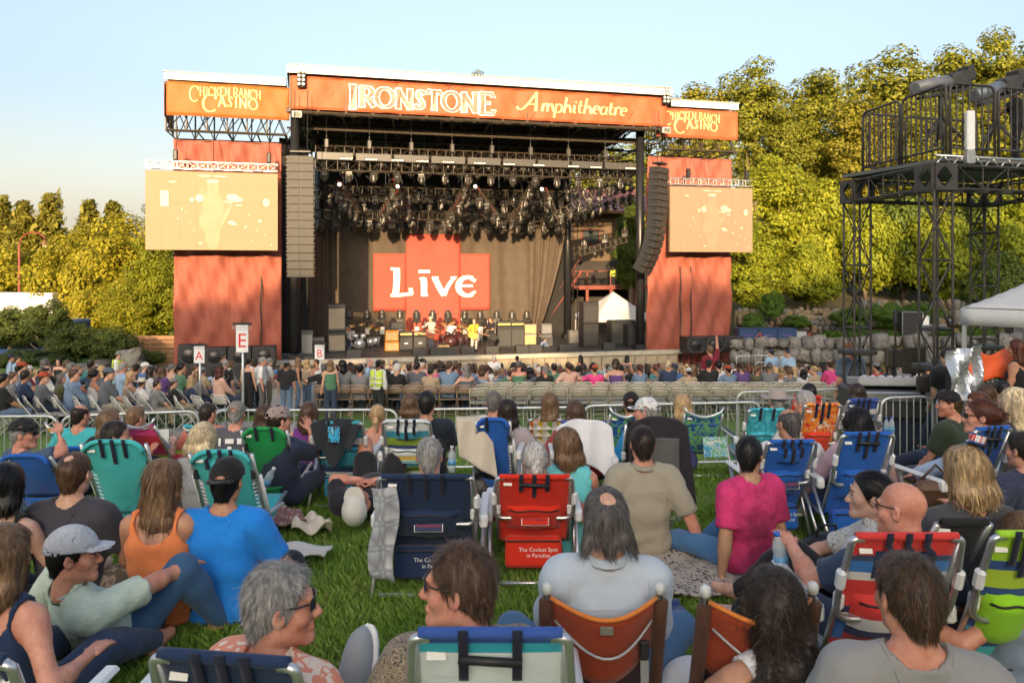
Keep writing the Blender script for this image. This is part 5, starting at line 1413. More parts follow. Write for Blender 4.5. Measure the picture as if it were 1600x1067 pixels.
def mover(u, v, z, label, pan=0.0, tilt=.4, up=False, scale=1.0, group='moving head lights hung in the rig'):
 global MOV
 if 'MOV' not in globals():
  t = thing('moving_head_light', label, 'stage light', (0,0,0), 0, group)
  m = MB(); m.box((0,0,-.09), (.36,.28,.14), bev=.03); m.box((0,0,.0), (.1,.1,.1)); m.build('base', FIXM, t)
  m = MB(); m.box((0,0,-.19), (.34,.13,.07), bev=.02)
  for s in (-1, 1): m.box((s*.165,0,-.33), (.055,.13,.30), bev=.025)
  m.build('yoke', FIXM, t)
  m = MB(); m.lathe([(.06,-.19),(.115,-.16),(.125,-.05),(.13,.10),(.15,.14),(.15,.20),(.13,.20)], 12, (0,0,0)); o = m.build('head', FIXM, t, True); o.location = (0,0,-.42)
  m = MB(); m.lathe([(.001,.19),(.125,.19),(.12,.205),(.001,.21)], 12); l = m.build('lens', M((.10,.11,.13), .08, .1, name='lens_glass', spec=.9), o, True)
  MOV = t
 else: t = dup(MOV, label=label, group=group)
 t.location = SW(u, v, z); t.rotation_euler = (PI if up else 0, 0, TH + pan); t.scale = (scale,)*3
 for c in t.children if False else [c for c in bpy.data.objects if c.parent == t]:
  if c.name.startswith('head'): c.rotation_euler = (tilt, 0, 0)
 return t
RIGM = M((.055,.046,.036), .5, .3, 6, name='rig_truss_metal', metal=.2)
def rigtruss(name, label, a, b, w, h, mat=RIGM, r=.03, pitch=.55, group='black trusses of the lighting rig'):
 t = st(name, label, 'truss', a[0], a[1], a[2], group)
 m = SB(); truss(m, a, b, w, h, r, pitch); m.build('chords', mat, t)
 return t
rr = random.Random(3)
NTH = 'first second third fourth fifth sixth seventh eighth ninth tenth eleventh twelfth thirteenth fourteenth fifteenth sixteenth seventeenth eighteenth nineteenth twentieth'.split()
NTH += ['twenty ' + w for w in NTH[:9]]
zf = SPX(745, 257, 1.8)[1]; fa, fb = SU(493, 1.8), SU(990, 1.8)
rigtruss('lighting_truss', 'long front lighting truss under the roof', (fa, 1.8, zf-.32), (fb, 1.8, zf-.32), .5, .5)
t = st('lamp_box_row', 'black box batten with cable trays along the front truss', 'truss', (fa+fb)/2, 1.5, zf)
for i in range(9):
 m = SB(); w = (fb-fa)/9; m.box((fa + w*(i+.5), 1.55, zf+.12), (w-.12, .3, .40), bev=.02); m.build('box', FIXM, t)
for i, px in enumerate((541,580,621,660,700,749,795,841,895,930,984)):
 u = SU(px, 1.3); t = st('blinder_light', 'bar of six white lamps on the front truss, number %d from the left' % (i+1), 'stage light', u, 1.3, zf, 'white lamp bars on the front truss')
 t['label'] = 'bar of six white lamps on the front truss, %s from the left' % ('first second third fourth fifth sixth seventh eighth ninth tenth eleventh'.split()[i])
 m = SB(); m.box((u, 1.3, zf-.02), (.66,.16,.17), bev=.02); m.build('housing', FIXM, t)
 m = SB()
 for k in range(6): m.lathe([(.001,0),(.042,0),(.042,.03),(.001,.035)], 8, (u - .27 + k*.108, 1.21, zf-.02), rotx(PI/2))
 m.build('lamp', BULB, t, True)
for i in range(14):
 u = fa + (fb-fa)*(i+.35)/14
 mover(u, 1.8, zf-.55, 'moving head light hung under the front truss, %s from left' % NTH[i], rr.uniform(-.6,.6), rr.uniform(-.3,.6))
zm = SPX(690, 338, 7.5)[1]; ma, mb = SU(492, 7.5), SU(885, 7.5)
rigtruss('lighting_truss', 'rear lighting truss above the backdrop', (ma, 7.5, zm), (mb, 7.5, zm), .5, .5)
rigtruss('lighting_truss', 'upper rear truss behind the slanted trusses', (ma, 8.3, zm+1.5), (mb, 8.3, zm+1.5), .5, .5)
for i in range(17):
 u = ma + (mb-ma)*(i+.4)/17
 mover(u, 7.4, zm-.28, 'moving head light hung low from the rear truss above the backdrop, %s from left' % NTH[i], rr.uniform(-.5,.5), rr.uniform(-.2,.4), scale=1.25)
for i in range(24):
 u = ma + (mb-ma)*(i+.4)/24
 mover(u, 7.1 + rr.uniform(-.8,.8), zm+.55+rr.uniform(-.1,.6), 'moving head light behind the slanted trusses on the rear truss, %s from left' % NTH[i], rr.uniform(-2,2), rr.uniform(-.8,.8), up=(i % 3 == 0), scale=1.1)
REDC = M((.30,.03,.02), .6, .2, 5, name='red_cable')
for i, (pa, ya, pb, yb) in enumerate(((528,290,560,338),(612,285,640,340),(622,300,592,342),(735,285,700,345),(745,300,775,340),(838,285,800,345),(850,300,868,338))):
 a = SPX(pa, ya, 3.2); b = SPX(pb, yb, 6.5)
 rigtruss('slanted_truss', 'short slanted truss between front and rear trusses, %s from left' % NTH[i], (a[0], 3.2, a[1]), (b[0], 6.5, b[1]), .38, .38, pitch=.4)
 t = st('red_cable', 'red cable running along the %s slanted truss from left' % NTH[i], 'cable', a[0], 3.2, a[1], 'red cables on the slanted trusses'); m = SB(); m.tube([(a[0]+(b[0]-a[0])*k/8, 2.85+3.3*k/8, a[1]+(b[1]-a[1])*k/8 + .2 - .1*math.sin(k)) for k in range(9)], .03, 4); m.build('cable', REDC, t)
 for k in range(5):
  f = (k+.5)/5; mover(a[0]+(b[0]-a[0])*f + rr.uniform(-.25,.25), 3.2+3.3*f, a[1]+(b[1]-a[1])*f - .15, 'moving head light on the %s slanted truss from left, %s from its front end' % (NTH[i], NTH[k]), rr.uniform(-2,2), rr.uniform(-.6,.9), scale=1.1)
 if i in (0, 1, 3, 5):
  u, z = SPX((530,620,740,843)[(0,1,3,5).index(i)], (290,293,293,297)[(0,1,3,5).index(i)], 2.9)
  t = st('follow_lamp', 'bright round white lamp at the head of the %s slanted truss' % NTH[i], 'stage light', u, 2.9, z, 'bright round lamps in the rig')
  m = SB(); m.lathe([(.06,.0),(.10,-.1),(.12,-.3),(.11,-.31)], 14, (u, 2.75, z), rotx(-PI/2) @ rotz(0)); m.build('housing', FIXM, t, True)
  m = SB(); m.lathe([(.001,0),(.10,0),(.09,.03),(.001,.04)], 14, (u, 2.42, z), rotx(PI/2)); m.build('lamp', M((.9,.88,.82), .3, .03, name='lit_lamp', emit=.5), t, True)
a = SPX(868, 338, 4.0); b = SPX(988, 268, 3.0)
rigtruss('side_truss', 'long slanted side truss at the right of the rig', (a[0], 4, a[1]), (b[0], 3, b[1]), .4, .4, pitch=.4)
for k in range(8):
 f = (k+.5)/8; mover(a[0]+(b[0]-a[0])*f, 3.9-f, a[1]+(b[1]-a[1])*f - .1, 'moving head light on the long right side truss, %s from its low end' % NTH[k], rr.uniform(-2,2), rr.uniform(-.6,.6))
a = SPX(905, 396, 6); b = SPX(985, 372, 5.5)
rigtruss('side_truss', 'low side truss hung right of the rear column', (a[0], 6, a[1]), (b[0], 5.5, b[1]), .35, .35, pitch=.35)
for k in range(5):
 f = (k+.5)/5; mover(a[0]+(b[0]-a[0])*f, 6-.4*f, a[1]+(b[1]-a[1])*f + .15, 'moving head light on the low side truss by the building, %s from left' % NTH[k], rr.uniform(-2,2), rr.uniform(-.6,.6), up=(k % 2 == 0))
for i, (pa, ya, pb, yb, v) in enumerate(((880,296,992,280,5.0),(884,334,990,300,6.2),(905,262,992,256,7.5))):
 a = SPX(pa, ya, v); b = SPX(pb, yb, v); rigtruss('side_truss', 'black side truss with lights before the balcony building, %s from its top' % NTH[(1,2,0)[i]], (a[0], v, a[1]), (b[0], v, b[1]), .4, .4, pitch=.4)
 for k in range(9):
  f = (k+.5)/9; mover(a[0]+(b[0]-a[0])*f, v, a[1]+(b[1]-a[1])*f - .1, 'moving head light on the %s side truss by the building, %s from left' % (NTH[i], NTH[k]), rr.uniform(-2,2), rr.uniform(-.6,.6), scale=1.15)
u, z = SPX(899, 350, 7.6); t = st('rope_ladder', 'black wire ladder hanging right of the rear column', 'ladder', u, 7.6, DZ)
m = SB()
for x in (-.15, .15): m.tube([(u+x, 7.6, DZ), (u+x, 7.6, z+2.6)], .025, 4)
m.build('ladder_rope', BLKM, t)
m = SB(); m.tube([(u-.15, 7.6, 0), (u+.15, 7.6, 0)], .022, 4); o = m.build('rung', BLKM, t); o.location.z = -6.0 - DZ + 2
for k in range(1, 22): q = link('rung', o.data, t); q.location.z = o.location.z + k*.36
for i in range(16):
 u = fa + (fb-fa)*(i+.5)/16; v = (2.0, 5.0)[i % 2]
 t = st('chain_hoist', 'black chain hoist hanging from the roof steel, %s from left' % NTH[i], 'hoist', u, v, zf+.4, 'chain hoists over the rig')
 m = SB(); m.box((u, v, zf+.85), (.24,.26,.5), bev=.05); m.build('motor', FIXM, t)
 m = SB(); m.tube([(u, v, zf+1.1), (u, v, zb_+.2)], .02, 4); m.tube([(u, v, zf+.6), (u, v, zf-.1 if v < 3 else zf-.9)], .02, 4); m.build('chain', STEEL, t)
for i, (v, dz) in enumerate(((3.6, .75), (5.6, .95), (7.0, .6))):
 rigtruss('upper_truss', 'upper rigging truss over the lights, %s from the front' % NTH[i], (fa, v, zf+dz), (fb - (0 if i == 0 else 2.5), v, zf+dz), .4, .4, DARKR, .035, .5)
 for k in range(15):
  u = fa + (fb-fa-2.5)*(k+.5)/15
  mover(u, v, zf+dz-.25, 'moving head light on the %s upper rigging truss, %s from left' % (NTH[i], NTH[k]), rr.uniform(-2,2), rr.uniform(-.8,.8), scale=1.0)
for i in range(22):
 u = fa + (fb-fa)*(i+.5)/22
 t = st('cable_loop', 'black cable loop hanging in the rig, %s from left' % NTH[i], 'cable', u, 2.6, zf-.3, 'black cable loops hanging in the rig')
 m = SB(); m.tube([(u + .5*math.sin(a)*.6 + .12*math.sin(3*a), 2.6 + (i % 4)*1.1 + .1*a, zf - .3 - (.5 + .3*(i % 3))*math.sin(a)) for a in np.linspace(0, PI, 9)], .022, 4); m.build('cable', BLKP, t, True)
for px, py, n, lb in ((471,122,4,'cluster of four twin floodlights on the left corner of the roof'),(1042,150,4,'cluster of twin floodlights on the right corner of the roof')):
 u, z = SPX(px, py, -.4); t = st('flood_cluster', lb, 'floodlight', u, -.4, z)
 m = SB(); m.box((u, -.25, z), (.42,.12,.86), bev=.02); m.build('bracket', BLKM, t)
 for j in range(4):
  for i in range(2):
   m = SB(); m.lathe([(.05,-.1),(.1,0),(.105,.05),(.095,.06)], 12, (u-.1+.2*i, -.32, z+.3-j*.2), rotx(PI/2)); o = m.build('lamp', FIXM, t, True)
   m = SB(); m.lathe([(.001,0),(.085,0),(.001,.02)], 10, (u-.1+.2*i, -.385, z+.3-j*.2), rotx(PI/2)); m.build('lamp_glass', BULB, t, True)
for px, py, lb in ((464,179,'small square floodlight under the left end of the name banner'),(1041,204,'small square floodlight under the right end of the name banner')):
 u, z = SPX(px, py, -.2); t = st('floodlight', lb, 'floodlight', u, -.2, z)
 m = SB(); m.box((u, -.2, z), (.46,.18,.32), bev=.03); m.build('housing', M((.45,.45,.43), .5, .1, name='grey_housing'), t); m = SB(); m.box((u, -.305, z), (.36,.02,.22), bev=.005); m.build('glass', M((.10,.10,.08), .15, .2, name='lamp_front'), t)
TOLEX = M((.018,.018,.019), .6, .2, 8, name='black_tolex', bump=.2); GRILL = M((.05,.05,.05), .9, .25, 30, name='grille_cloth'); TAN = M((.36,.26,.13), .8, .15, 8, name='tan_grille'); ORT = M((0.446,0.173,0.0216), .6, .1, 5, name='orange_tolex'); CASE = M((.10,.10,.10), .5, .2, 5, name='case_laminate')
def cab(px, v, z, w, h, body, grille, label, name='guitar_amplifier', d=.4, head=None, logo=False, cat='amplifier', group=None, gold=False):
 u = SU(px, v); t = st(name, label, cat, u, v, DZ + z, group)
 m = SB(); m.box((u, v, DZ+z+h/2), (w, d, h), bev=.025); m.build('cabinet', body, t)
 m = SB(); m.box((u, v-d/2-.005, DZ+z+h*.46), (w*.86, .03, h*.74), bev=.008); m.build('grille', grille, t)
 if logo: m = SB(); m.box((u, v-d/2-.03, DZ+z+h*.5), (w*.24, .014, h*.07)); m.build('logo_script', WPRT, t)
 if head: m = SB(); m.box((u, v, DZ+z+h+head/2+.01), (w*.98, d*.7, head), bev=.02); o = m.build('amp_head', body, t); m = SB(); m.box((u, v-d*.35-.008, DZ+z+h+head*.4), (w*.86, .02, head*.4), bev=.004); m.build('control_panel', M((.55,.42,.16), .4, .1, name='gold_panel', metal=.5), t)
 return t
cab(612, 4.0, 0, .78, .52, ORT, TAN, 'lower orange guitar amplifier at the left of the amplifier row'); cab(612, 4.0, .54, .74, .60, ORT, M((.48,.34,.15), .8, .1, 8, name='tan_grille2'), 'upper orange guitar amplifier stacked on another'); cab(620, 4.3, 1.16, .72, .42, TOLEX, GRILL, 'black amplifier head on top of the orange amplifiers', head=None)
cab(634, 4.0, .02, .76, .78, TOLEX, GRILL, 'left black speaker cabinet with a head beside the orange amplifiers', head=.28, logo=True); cab(656, 4.0, .02, .76, .78, TOLEX, GRILL, 'right black speaker cabinet with a head beside the guitarist', head=.28, logo=True)
cab(693, 3.0, 0, .62, .34, TAN, M((.30,.20,.08), .8, .1, 8, name='brown_grille'), 'small tan combo amplifier in front of the drum kit')
cab(787, 4.3, 0, .86, 1.22, TOLEX, GRILL, 'left tall black bass cabinet behind the guitarist in black', head=.3); cab(808, 4.3, 0, .82, 1.22, TOLEX, GRILL, 'right tall black bass cabinet with a head', head=.28)
cab(827, 4.5, 0, .80, .72, M((.25,.22,.17), .7, .1, 5, name='brown_tolex'), TAN, 'lower tweed amplifier at the right of the amplifiers'); cab(827, 4.5, .74, .78, .56, M((.22,.20,.16), .7, .1, 5, name='brown_tolex2'), TAN, 'upper tweed amplifier at the right of the amplifiers')
cab(853, 4.8, 0, .7, .62, CASE, GRILL, 'low rack case with a brown front beside the crouching technician', 'rack_case', cat='case'); cab(853, 5.2, .64, .66, .62, CASE, STEEL, 'rack of electronics standing on a case', 'rack_case', cat='case')
PAS = M((.20,.17,.13), .7, .15, 5, name='grey_grille')
cab(526, 4.2, 0, .98, 1.12, BLKP, PAS, 'lower side fill loudspeaker with a grey grille left of the drums', 'side_fill', d=.7, cat='loudspeaker'); cab(526, 4.2, 1.14, .98, 1.5, BLKP, PAS, 'upper side fill loudspeaker with a grey grille left of the drums', 'side_fill', d=.7, cat='loudspeaker')
for k, (px, v, z, w, h, lb) in enumerate(((920,3.5,0,.95,1.35,'lower black loudspeaker of the pair right of the rear column'),(920,3.5,1.37,.95,1.25,'upper black loudspeaker of the pair right of the rear column'),(970,3.8,0,1.5,1.5,'wide black loudspeaker cabinet in front of the canopy tent'),(985,3.0,0,.6,1.3,'narrow black cabinet beside the right column'))):
 cab(px, v, z, w, h, BLKP, M((.03,.03,.03), .8, .2, 8, name='black_grille'), lb, 'loudspeaker_cabinet', d=.8, cat='loudspeaker')
cab(748, 8.2, 0, .5, .9, CASE, STEEL, 'small road case on the deck behind the singer', 'road_case', cat='case'); cab(899, 5.5, 0, .9, .8, CASE, STEEL, 'silver and black road case by the rear column', 'road_case', cat='case'); cab(493, 3.2, 0, .9, .9, CASE, GRILL, 'black road case at the left edge of the deck', 'road_case', cat='case'); cab(480, 3.0, 0, .6, 1.3, CASE, STEEL, 'tall equipment rack at the left edge of the deck', 'rack_case', cat='case')
def wedge(px, v, label, w=.7):
 u = SU(px, v); t = st('stage_monitor', label, 'stage monitor', u, v, DZ, 'wedge monitors along the stage front')
 m = SB(); vs = [(u-w/2,v-.25,DZ),(u+w/2,v-.25,DZ),(u+w/2,v+.25,DZ),(u-w/2,v+.25,DZ),(u-w/2,v-.2,DZ+.38),(u+w/2,v-.2,DZ+.38),(u+w/2,v+.05,DZ+.40),(u-w/2,v+.05,DZ+.40)]
 m.add(vs, [(0,3,2,1),(4,5,6,7),(0,1,5,4),(1,2,6,5),(2,3,7,6),(3,0,4,7)]); m.build('cabinet', BLKP, t)
 m = SB(); m.box((u, v+.16, DZ+.24), (w*.9,.02,.32), rotx(-.55)); m.build('grille', GRILL, t)
for i, (px, v) in enumerate(((553,1.6),(655,1.5),(682,1.4),(703,1.4),(730,1.4),(768,1.5),(815,1.5),(835,1.6),(882,1.6),(950,1.8))): wedge(px, v, 'wedge monitor at the stage front, %s from the left' % 'first second third fourth fifth sixth seventh eighth ninth tenth'.split()[i])
for i, px in enumerate((545,574,597,625,651,676,700,726,750,776,800,823)):
 v = 6.2; u, z = SPX(px, 505, v); lb = 'floor moving light on a stand behind the band, %s from the left' % 'first second third fourth fifth sixth seventh eighth ninth tenth eleventh twelfth'.split()[i]
 mover(u, v, z+.02, lb, rr.uniform(-.4,.4), rr.uniform(-.4,.2), up=True, group='floor moving lights behind the band', scale=1.25)
 t = st('light_stand', 'black pole stand with a pale strobe box, %s from the left' % NTH[i], 'stand', u, v, DZ, 'light stands behind the band')
 m = SB(); m.tube([(u, v, DZ+.02), (u, v, z)], .035, 6); m.box((u, v, DZ+.03), (.6,.6,.05)); m.build('pole', BLKM, t)
 m = SB(); m.box((u, v-.12, z-.42), (.26,.12,.42), bev=.02); m.build('strobe', M((.55,.53,.48), .4, .1, name='strobe_white'), t)
def drums(px, v, label, shell, dz=.0):
 u = SU(px, v); t = st('drum_kit', label, 'drum kit', u, v, DZ + dz); z = DZ + dz
 CHR = M((.6,.6,.6), .15, .1, name='chrome', metal=.95); CYM = M((.62,.42,.14), .25, .1, name='cymbal_bronze', metal=.85); HEADM = M((.70,.70,.68), .5, .05, name='drum_head')
 def drum(c, r, h, rot=None, nm='drum'):
  m = SB(); m.lathe([(r,-h/2),(r,h/2)], 16, c, rot); o = m.build(nm, shell, t, True)
  m = SB(); m.lathe([(r*.97,h/2+.002),(.001,h/2+.004)], 16, c, rot); m.build('drum_head', HEADM if nm != 'bass_drum' else BLKP, o)
  m = SB(); m.tube([(c[0] + Vector((r*1.02*math.cos(a), r*1.02*math.sin(a), h/2)).x, 0, 0) for a in (0,)] , .001, 3) if False else None
  m = SB(); M3 = rot if rot is not None else Matrix.Identity(3); m.tube([Vector(c) + M3 @ Vector((r*1.03*math.cos(a), r*1.03*math.sin(a), h/2)) for a in np.linspace(0, 2*PI, 16, False)], .014, 4, closed=True); m.build('hoop', CHR, o)
 drum((u, v, z+.32), .31, .42, rotx(PI/2), 'bass_drum')
 for dx, dy, zz, r, h in ((-.22,-.02,.78,.16,.22),(.2,-.02,.78,.17,.24),(.62,.25,.4,.22,.42),(-.45,.3,.6,.18,.15),(.95,.3,.45,.2,.4)): drum((u+dx, v+dy, z+zz), r, h, rotx(.25) if zz > .7 else None)
 for dx, dy, zz, r in ((-.75,.1,1.15,.25),(.55,-.1,1.3,.26),(.95,.1,1.15,.24),(-.45,-.15,1.4,.22),(-.8,.35,.9,.19),(.1,.1,1.45,.2)):
  m = SB(); m.lathe([(.03,.03),(.06,.015),(r,-.02),(r,-.025),(.001,.0)], 16, (u+dx, v+dy, z+zz), rotx(.3) @ roty(.2*(1 if dx < 0 else -1))); m.build('cymbal', CYM, t, True)
  m = SB(); m.tube([(u+dx, v+dy, z+zz), (u+dx, v+dy, z+.35)], .014, 5)
  for a in (0, 2.1, 4.2): m.tube([(u+dx, v+dy, z+.4), (u+dx+.25*math.cos(a), v+dy+.25*math.sin(a), z+.02)], .012, 4)
  m.build('cymbal_stand', CHR, t)
 m = SB(); m.box((u+.1, v+.5, z-.05 if dz else z+.02), (2.6, 2.2, .1 + 0*dz)); m.build('rug', M((.03,.025,.025), .9, .2, name='rug'), t)
drums(562, 5.0, 'silver drum kit with a black bass drum on the left of the deck', M((.55,.55,.55), .25, .1, name='silver_shell', metal=.7))
drums(705, 5.0, 'dark drum kit with a red bass drum front behind the guitarist', M((.05,.02,.02), .3, .2, name='dark_shell', coat=.5))
for i, px in enumerate((664, 742, 762, 590, 722)):
 u = SU(px, 1.9 if i < 3 else 4); v = 1.9 if i < 3 else 4.2
 t = st('microphone_stand', 'thin black microphone stand ' + ('by the guitarist in grey','in front of the singer','by the bass player','behind the silver drums','behind the dark drum kit')[i], 'microphone stand', u, v, DZ, 'microphone stands on the deck')
 m = SB(); m.lathe([(.14,0),(.14,.02),(.02,.04)], 10, (u, v, DZ)); m.tube([(u, v, DZ), (u, v, DZ+1.35), (u+.05, v+.3, DZ+1.52)], .013, 5); m.build('pole', BLKM, t)
 m = SB(); m.lathe([(.015,0),(.02,.1),(.035,.13),(.03,.17),(.001,.18)], 8, (u+.05, v+.3, DZ+1.52)); m.build('microphone', STEEL, t)
def subs(px, py, v, n, w, h, label, g0):
 for i in range(n):
  u, z = SPX(px, py, v); uu = u + i*(w+.03)
  t = st('subwoofer', label % ('first second third fourth fifth sixth'.split()[i]), 'loudspeaker', uu + w/2, v, z, g0)
  m = SB(); m.box((uu+w/2, v, z+h/2), (w, .9, h), bev=.03); m.build('cabinet', BLKP, t)
  m = SB(); k = min(w, h)*.34; c = (uu+w/2, v-.46, z+h/2)
  m.tube([(c[0] + (w/2-.04)*sx_, c[1], c[2] + (h/2-.04)*sz) for sx_, sz in ((-.55,-1),(.55,-1),(1,-.4),(1,.4),(.55,1),(-.55,1),(-1,.4),(-1,-.4))], .025, 4, closed=True); m.build('grille_rim', M((.06,.06,.06), .4, .1, name='rim_metal'), t)
  m = SB(); m.lathe([(.001,0),(k,.0),(k*.9,.02),(.001,.05)], 14, (c[0], c[1]+.0, c[2]), rotx(PI/2)); m.build('driver', M((.012,.012,.012), .35, .1, name='driver_cone'), t, True)
subs(318, 571, -1.2, 3, 1.05, .84, 'black subwoofer under the left red cloth, %s from the left', 'subwoofers under the left red cloth')
subs(1068, 551, -.8, 3, 1.1, .86, 'black subwoofer under the right red cloth, %s from the left', 'subwoofers under the right red cloth')
subs(280, 572, -1.0, 1, 1.0, 1.0, 'square black subwoofer at the far left under the red cloth, %s in its row', 'far left subwoofer')
u, z = SPX(338, 600, -1.2); t = st('speaker_platform', 'low dark platform under the left subwoofers', 'platform', u, -1.2, z); m = SB(); m.box((u, -1.1, z+.45), (4.4, 1.1, .9)); m.build('platform_box', BLKM, t)
bx = P(940, 400, 60)
t = thing('balcony_building', 'tan building with a pink metal roof and a dark balcony behind the stage', 'building', (bx.x, 60, -5.8), R(10))
TANW = M((.12,.082,.052), .9, .15, 1, bump=.2, name='tan_stucco'); REDW = M((.18,.05,.035), .7, .2, 3, name='red_stained_wood')
m = MB(); m.box((0,3,3.2), (7.5,5,6.4), bev=.02); m.build('lower_wall', M((.035,.03,.028), .9, .3, 1, name='painted_balcony_shade'), t)  # dark wall colour stands in for the shade below the balcony floor
m = MB(); m.box((0,3.2,8.3), (7.2,5,3.8), bev=.02); m.build('upper_wall', TANW, t)
m = MB(); m.box((-.7,.66,8.3), (1.5,.08,1.2)); w = m.build('window', REDW, t); m = MB(); m.box((-.7,.60,8.3), (1.3,.06,1.0)); m.build('pane', M((.05,.06,.06), .1, .2, name='window_glass', spec=.8), w)
m = MB(); m.sheet(lambda a, b: (-4.6 + 9.2*a, -1.2 + 5.5*b, 10.2 + 2.3*b), 18, 2, (0,.05,-.12)); m.build('roof', M((.15,.062,.055), .45, .12, 2, name='pink_metal_roof', metal=.3), t)
m = MB()
for i in range(19): m.box((-4.55 + 9.1*i/18, 1.5, 11.33), (.05, 5.9, .09), rotx(.396))
m.build('roof_seam', M((.36,.14,.11), .45, .12, 2, name='roof_seam_metal', metal=.3), t)
m = MB(); m.box((0,-.9,4.4), (7.6,3.2,.3)); m.build('balcony_floor', REDW, t)
m = MB()
for x in np.linspace(-3.7, 3.7, 5): m.box((x,-2.4,4.95), (.12,.12,1.4)); m.box((x,-2.4,2.2), (.2,.2,4.4))
m.box((0,-2.4,5.62), (7.6,.12,.08)); m.build('railing_post', REDW, t)
m = MB()
for i in range(46): m.box((-3.6 + 7.2*i/45, -2.4, 5.1), (.025,.025,1.0))
m.build('baluster', BLKM, t)
t = thing('outdoor_stair', 'dark red timber stair climbing to the balcony', 'stair', P(868, 520, 52), R(12))
for i in range(12): m = MB(); m.box((-1.2 + i*.24, 0, .2 + i*.33), (.34,1.4,.06), bev=.01); m.build('tread', REDW, t)
for y in (-.7,.7): m = MB(); m.tube([(-1.4,y,0),(1.6,y,4.1)], .09, 4); m.build('stringer', REDW, t)
m = MB(); m.tube([(-1.4,-.7,1.0),(1.6,-.7,5.1)], .05, 4); m.build('handrail', REDW, t)
def canopy(name, label, c, hw, hd, ze, zp, zg, rz, legs_, mat, val=.3):
 t = thing(name, label, 'tent', (c[0], c[1], zg), rz)
 E = ze - zg; Pk = zp - zg
 def top(a, b):
  x, y = (a-.5)*2, (b-.5)*2; r = max(abs(x), abs(y))
  return (x*hw, y*hd, E + (Pk-E)*(1-r)**1.15 - .05*math.sin(PI*r)*(1-min(abs(x),abs(y))/max(r,.01))*1.2)
 m = MB(); m.sheet(top, 24, 24, (0,0,-.012)); m.build('canopy', mat, t, True)
 for k in range(4):
  a = k*PI/2; w_, d_ = (hw, hd) if k % 2 == 0 else (hd, hw)
  m = MB(); M3 = rotz(a); m.sheet(lambda x, y: M3 @ Vector(((x-.5)*2*w_, -d_ - .012 + .015*math.sin(x*22), E - .02 - val*y)), 20, 2, M3 @ Vector((0,.01,0))); m.build('valance', mat, t, True)
 for x, y in legs_:
  m = MB(); m.box((x*hw*.98, y*hd*.98, E/2), (.05,.05,E)); m.build('leg', M((.45,.46,.48), .4, .1, name='tent_leg', metal=.5), t)
 m = MB()
 for y in (-1, 1): m.tube([(-hw*.97,y*hd*.97,E-.25),(0,y*hd*.97,E-.02),(hw*.97,y*hd*.97,E-.25)], .02, 4)
 m.build('crossbar', M((.45,.46,.48), .4, .1, name='tent_leg', metal=.5), t)
 return t
TENT = M((.62,.63,.65), .7, .05, 1.5, bump=.25, bscale=6, name='white_canvas', transl=.25)
c = SW(SU(958, 6.5), 6.5, 0)
canopy('canopy_tent', 'white peaked canopy tent standing at the back right of the stage', (c.x, c.y), 1.9, 1.9, -(492-420)/1200*c.y, -(455-420)/1200*c.y, DZ, TH, ((-1,-1),(1,-1),(-1,1),(1,1)), TENT)
def onstage(px, py, v, *a, **k):
 u = SU(px, v); w = SW(u, v, 0); k['ground'] = DZ + k.pop('lift', .0)
 return person(px, py, w.y, *a, **k)
YEL_ = cloth((0.446,0.288,0.0288)); GRT = cloth((.30,.29,.28))
onstage(741, 503, 2.2, 'stand', 'bald singer in a yellow shirt playing an acoustic guitar', yaw=200, hair=None, top='long', topm=YEL_, botm=cloth((.45,.43,.40)), glasses='on', shoe=BLKP, wr=((-.05,.32,1.15),(.30,.34,1.10)))
onstage(673, 499, 3.0, 'stand', 'guitarist in a pale grey shirt and hat left of the drummer', yaw=150, hair=('short','dark'), hat=('bucket', cloth((.30,.27,.22))), top='long', topm=GRT, shoe=BLKP, wr=((-.05,.32,1.1),(.32,.32,1.2)))
onstage(767, 500, 2.8, 'stand', 'bass player in black at the microphone beside the singer', yaw=140, hair=('short','brown'), top='tee', topm=BLKC, botm=BLKC, skin='tan', shoe=BLKP, wr=((-.1,.32,1.1),(.35,.30,1.15)))
onstage(704, 505, 5.6, 'seat', 'drummer in a white shirt behind the dark drum kit', yaw=190, top='tee', topm=cloth((.7,.7,.7)), hair=('short','dark'), wr=((-.3,.45,.9),(.3,.45,.95)), lift=.2)
onstage(547, 513, 5.6, 'seat', 'person in a white shirt sitting behind the silver drum kit', yaw=170, top='tee', topm=cloth((.7,.7,.7)), hair=('bob','dark'), wr=((-.3,.45,.8),(.3,.45,.85)))
onstage(843, 524, 3.4, 'knees', 'stage technician in black crouching by the rack cases', yaw=-60, top='tee', topm=BLKC, hair=('long','dark'), botm=cloth((.10,.16,.28)))
person(958, 419, 57.5, 'stand', 'guard in a yellow vest standing on the balcony behind the stage', yaw=180, top='long', topm=cloth((.55,.60,.10)), botm=BLKC, ground=-1.3)
def guitar(px, py, v, label, col, tilt):
 u, z = SPX(px, py, v); t = st('guitar', label, 'guitar', u, v, z, turn=PI)
 m = MB(); n = 24
 for s_, yy in ((1, 0),):
  poly = []
  for k in range(n):
   a = 2*PI*k/n; r = .20 + .045*math.cos(2*a) - .02*math.cos(a)
   poly.append((r*math.cos(a)*1.15, r*math.sin(a)))
  m.prism(poly, -.05, .05)
 b = m.build('body', col, t); 
 m = MB(); m.box((.5,.06,0), (.66,.03,.055)); m.build('neck', WOOD, t); m = MB(); m.box((.88,.06,0), (.16,.03,.08)); m.build('headstock', WOOD, t)
 t.rotation_euler = (0, -tilt, TH + PI)
guitar(738, 524, 1.75, 'yellow acoustic guitar held by the bald singer', M((.62,.36,.08), .3, .15, 4, name='spruce_top', coat=.4), .35)
guitar(672, 524, 2.6, 'dark electric guitar held by the guitarist in grey', M((.10,.03,.02), .3, .2, 4, name='dark_guitar', coat=.5), .3)
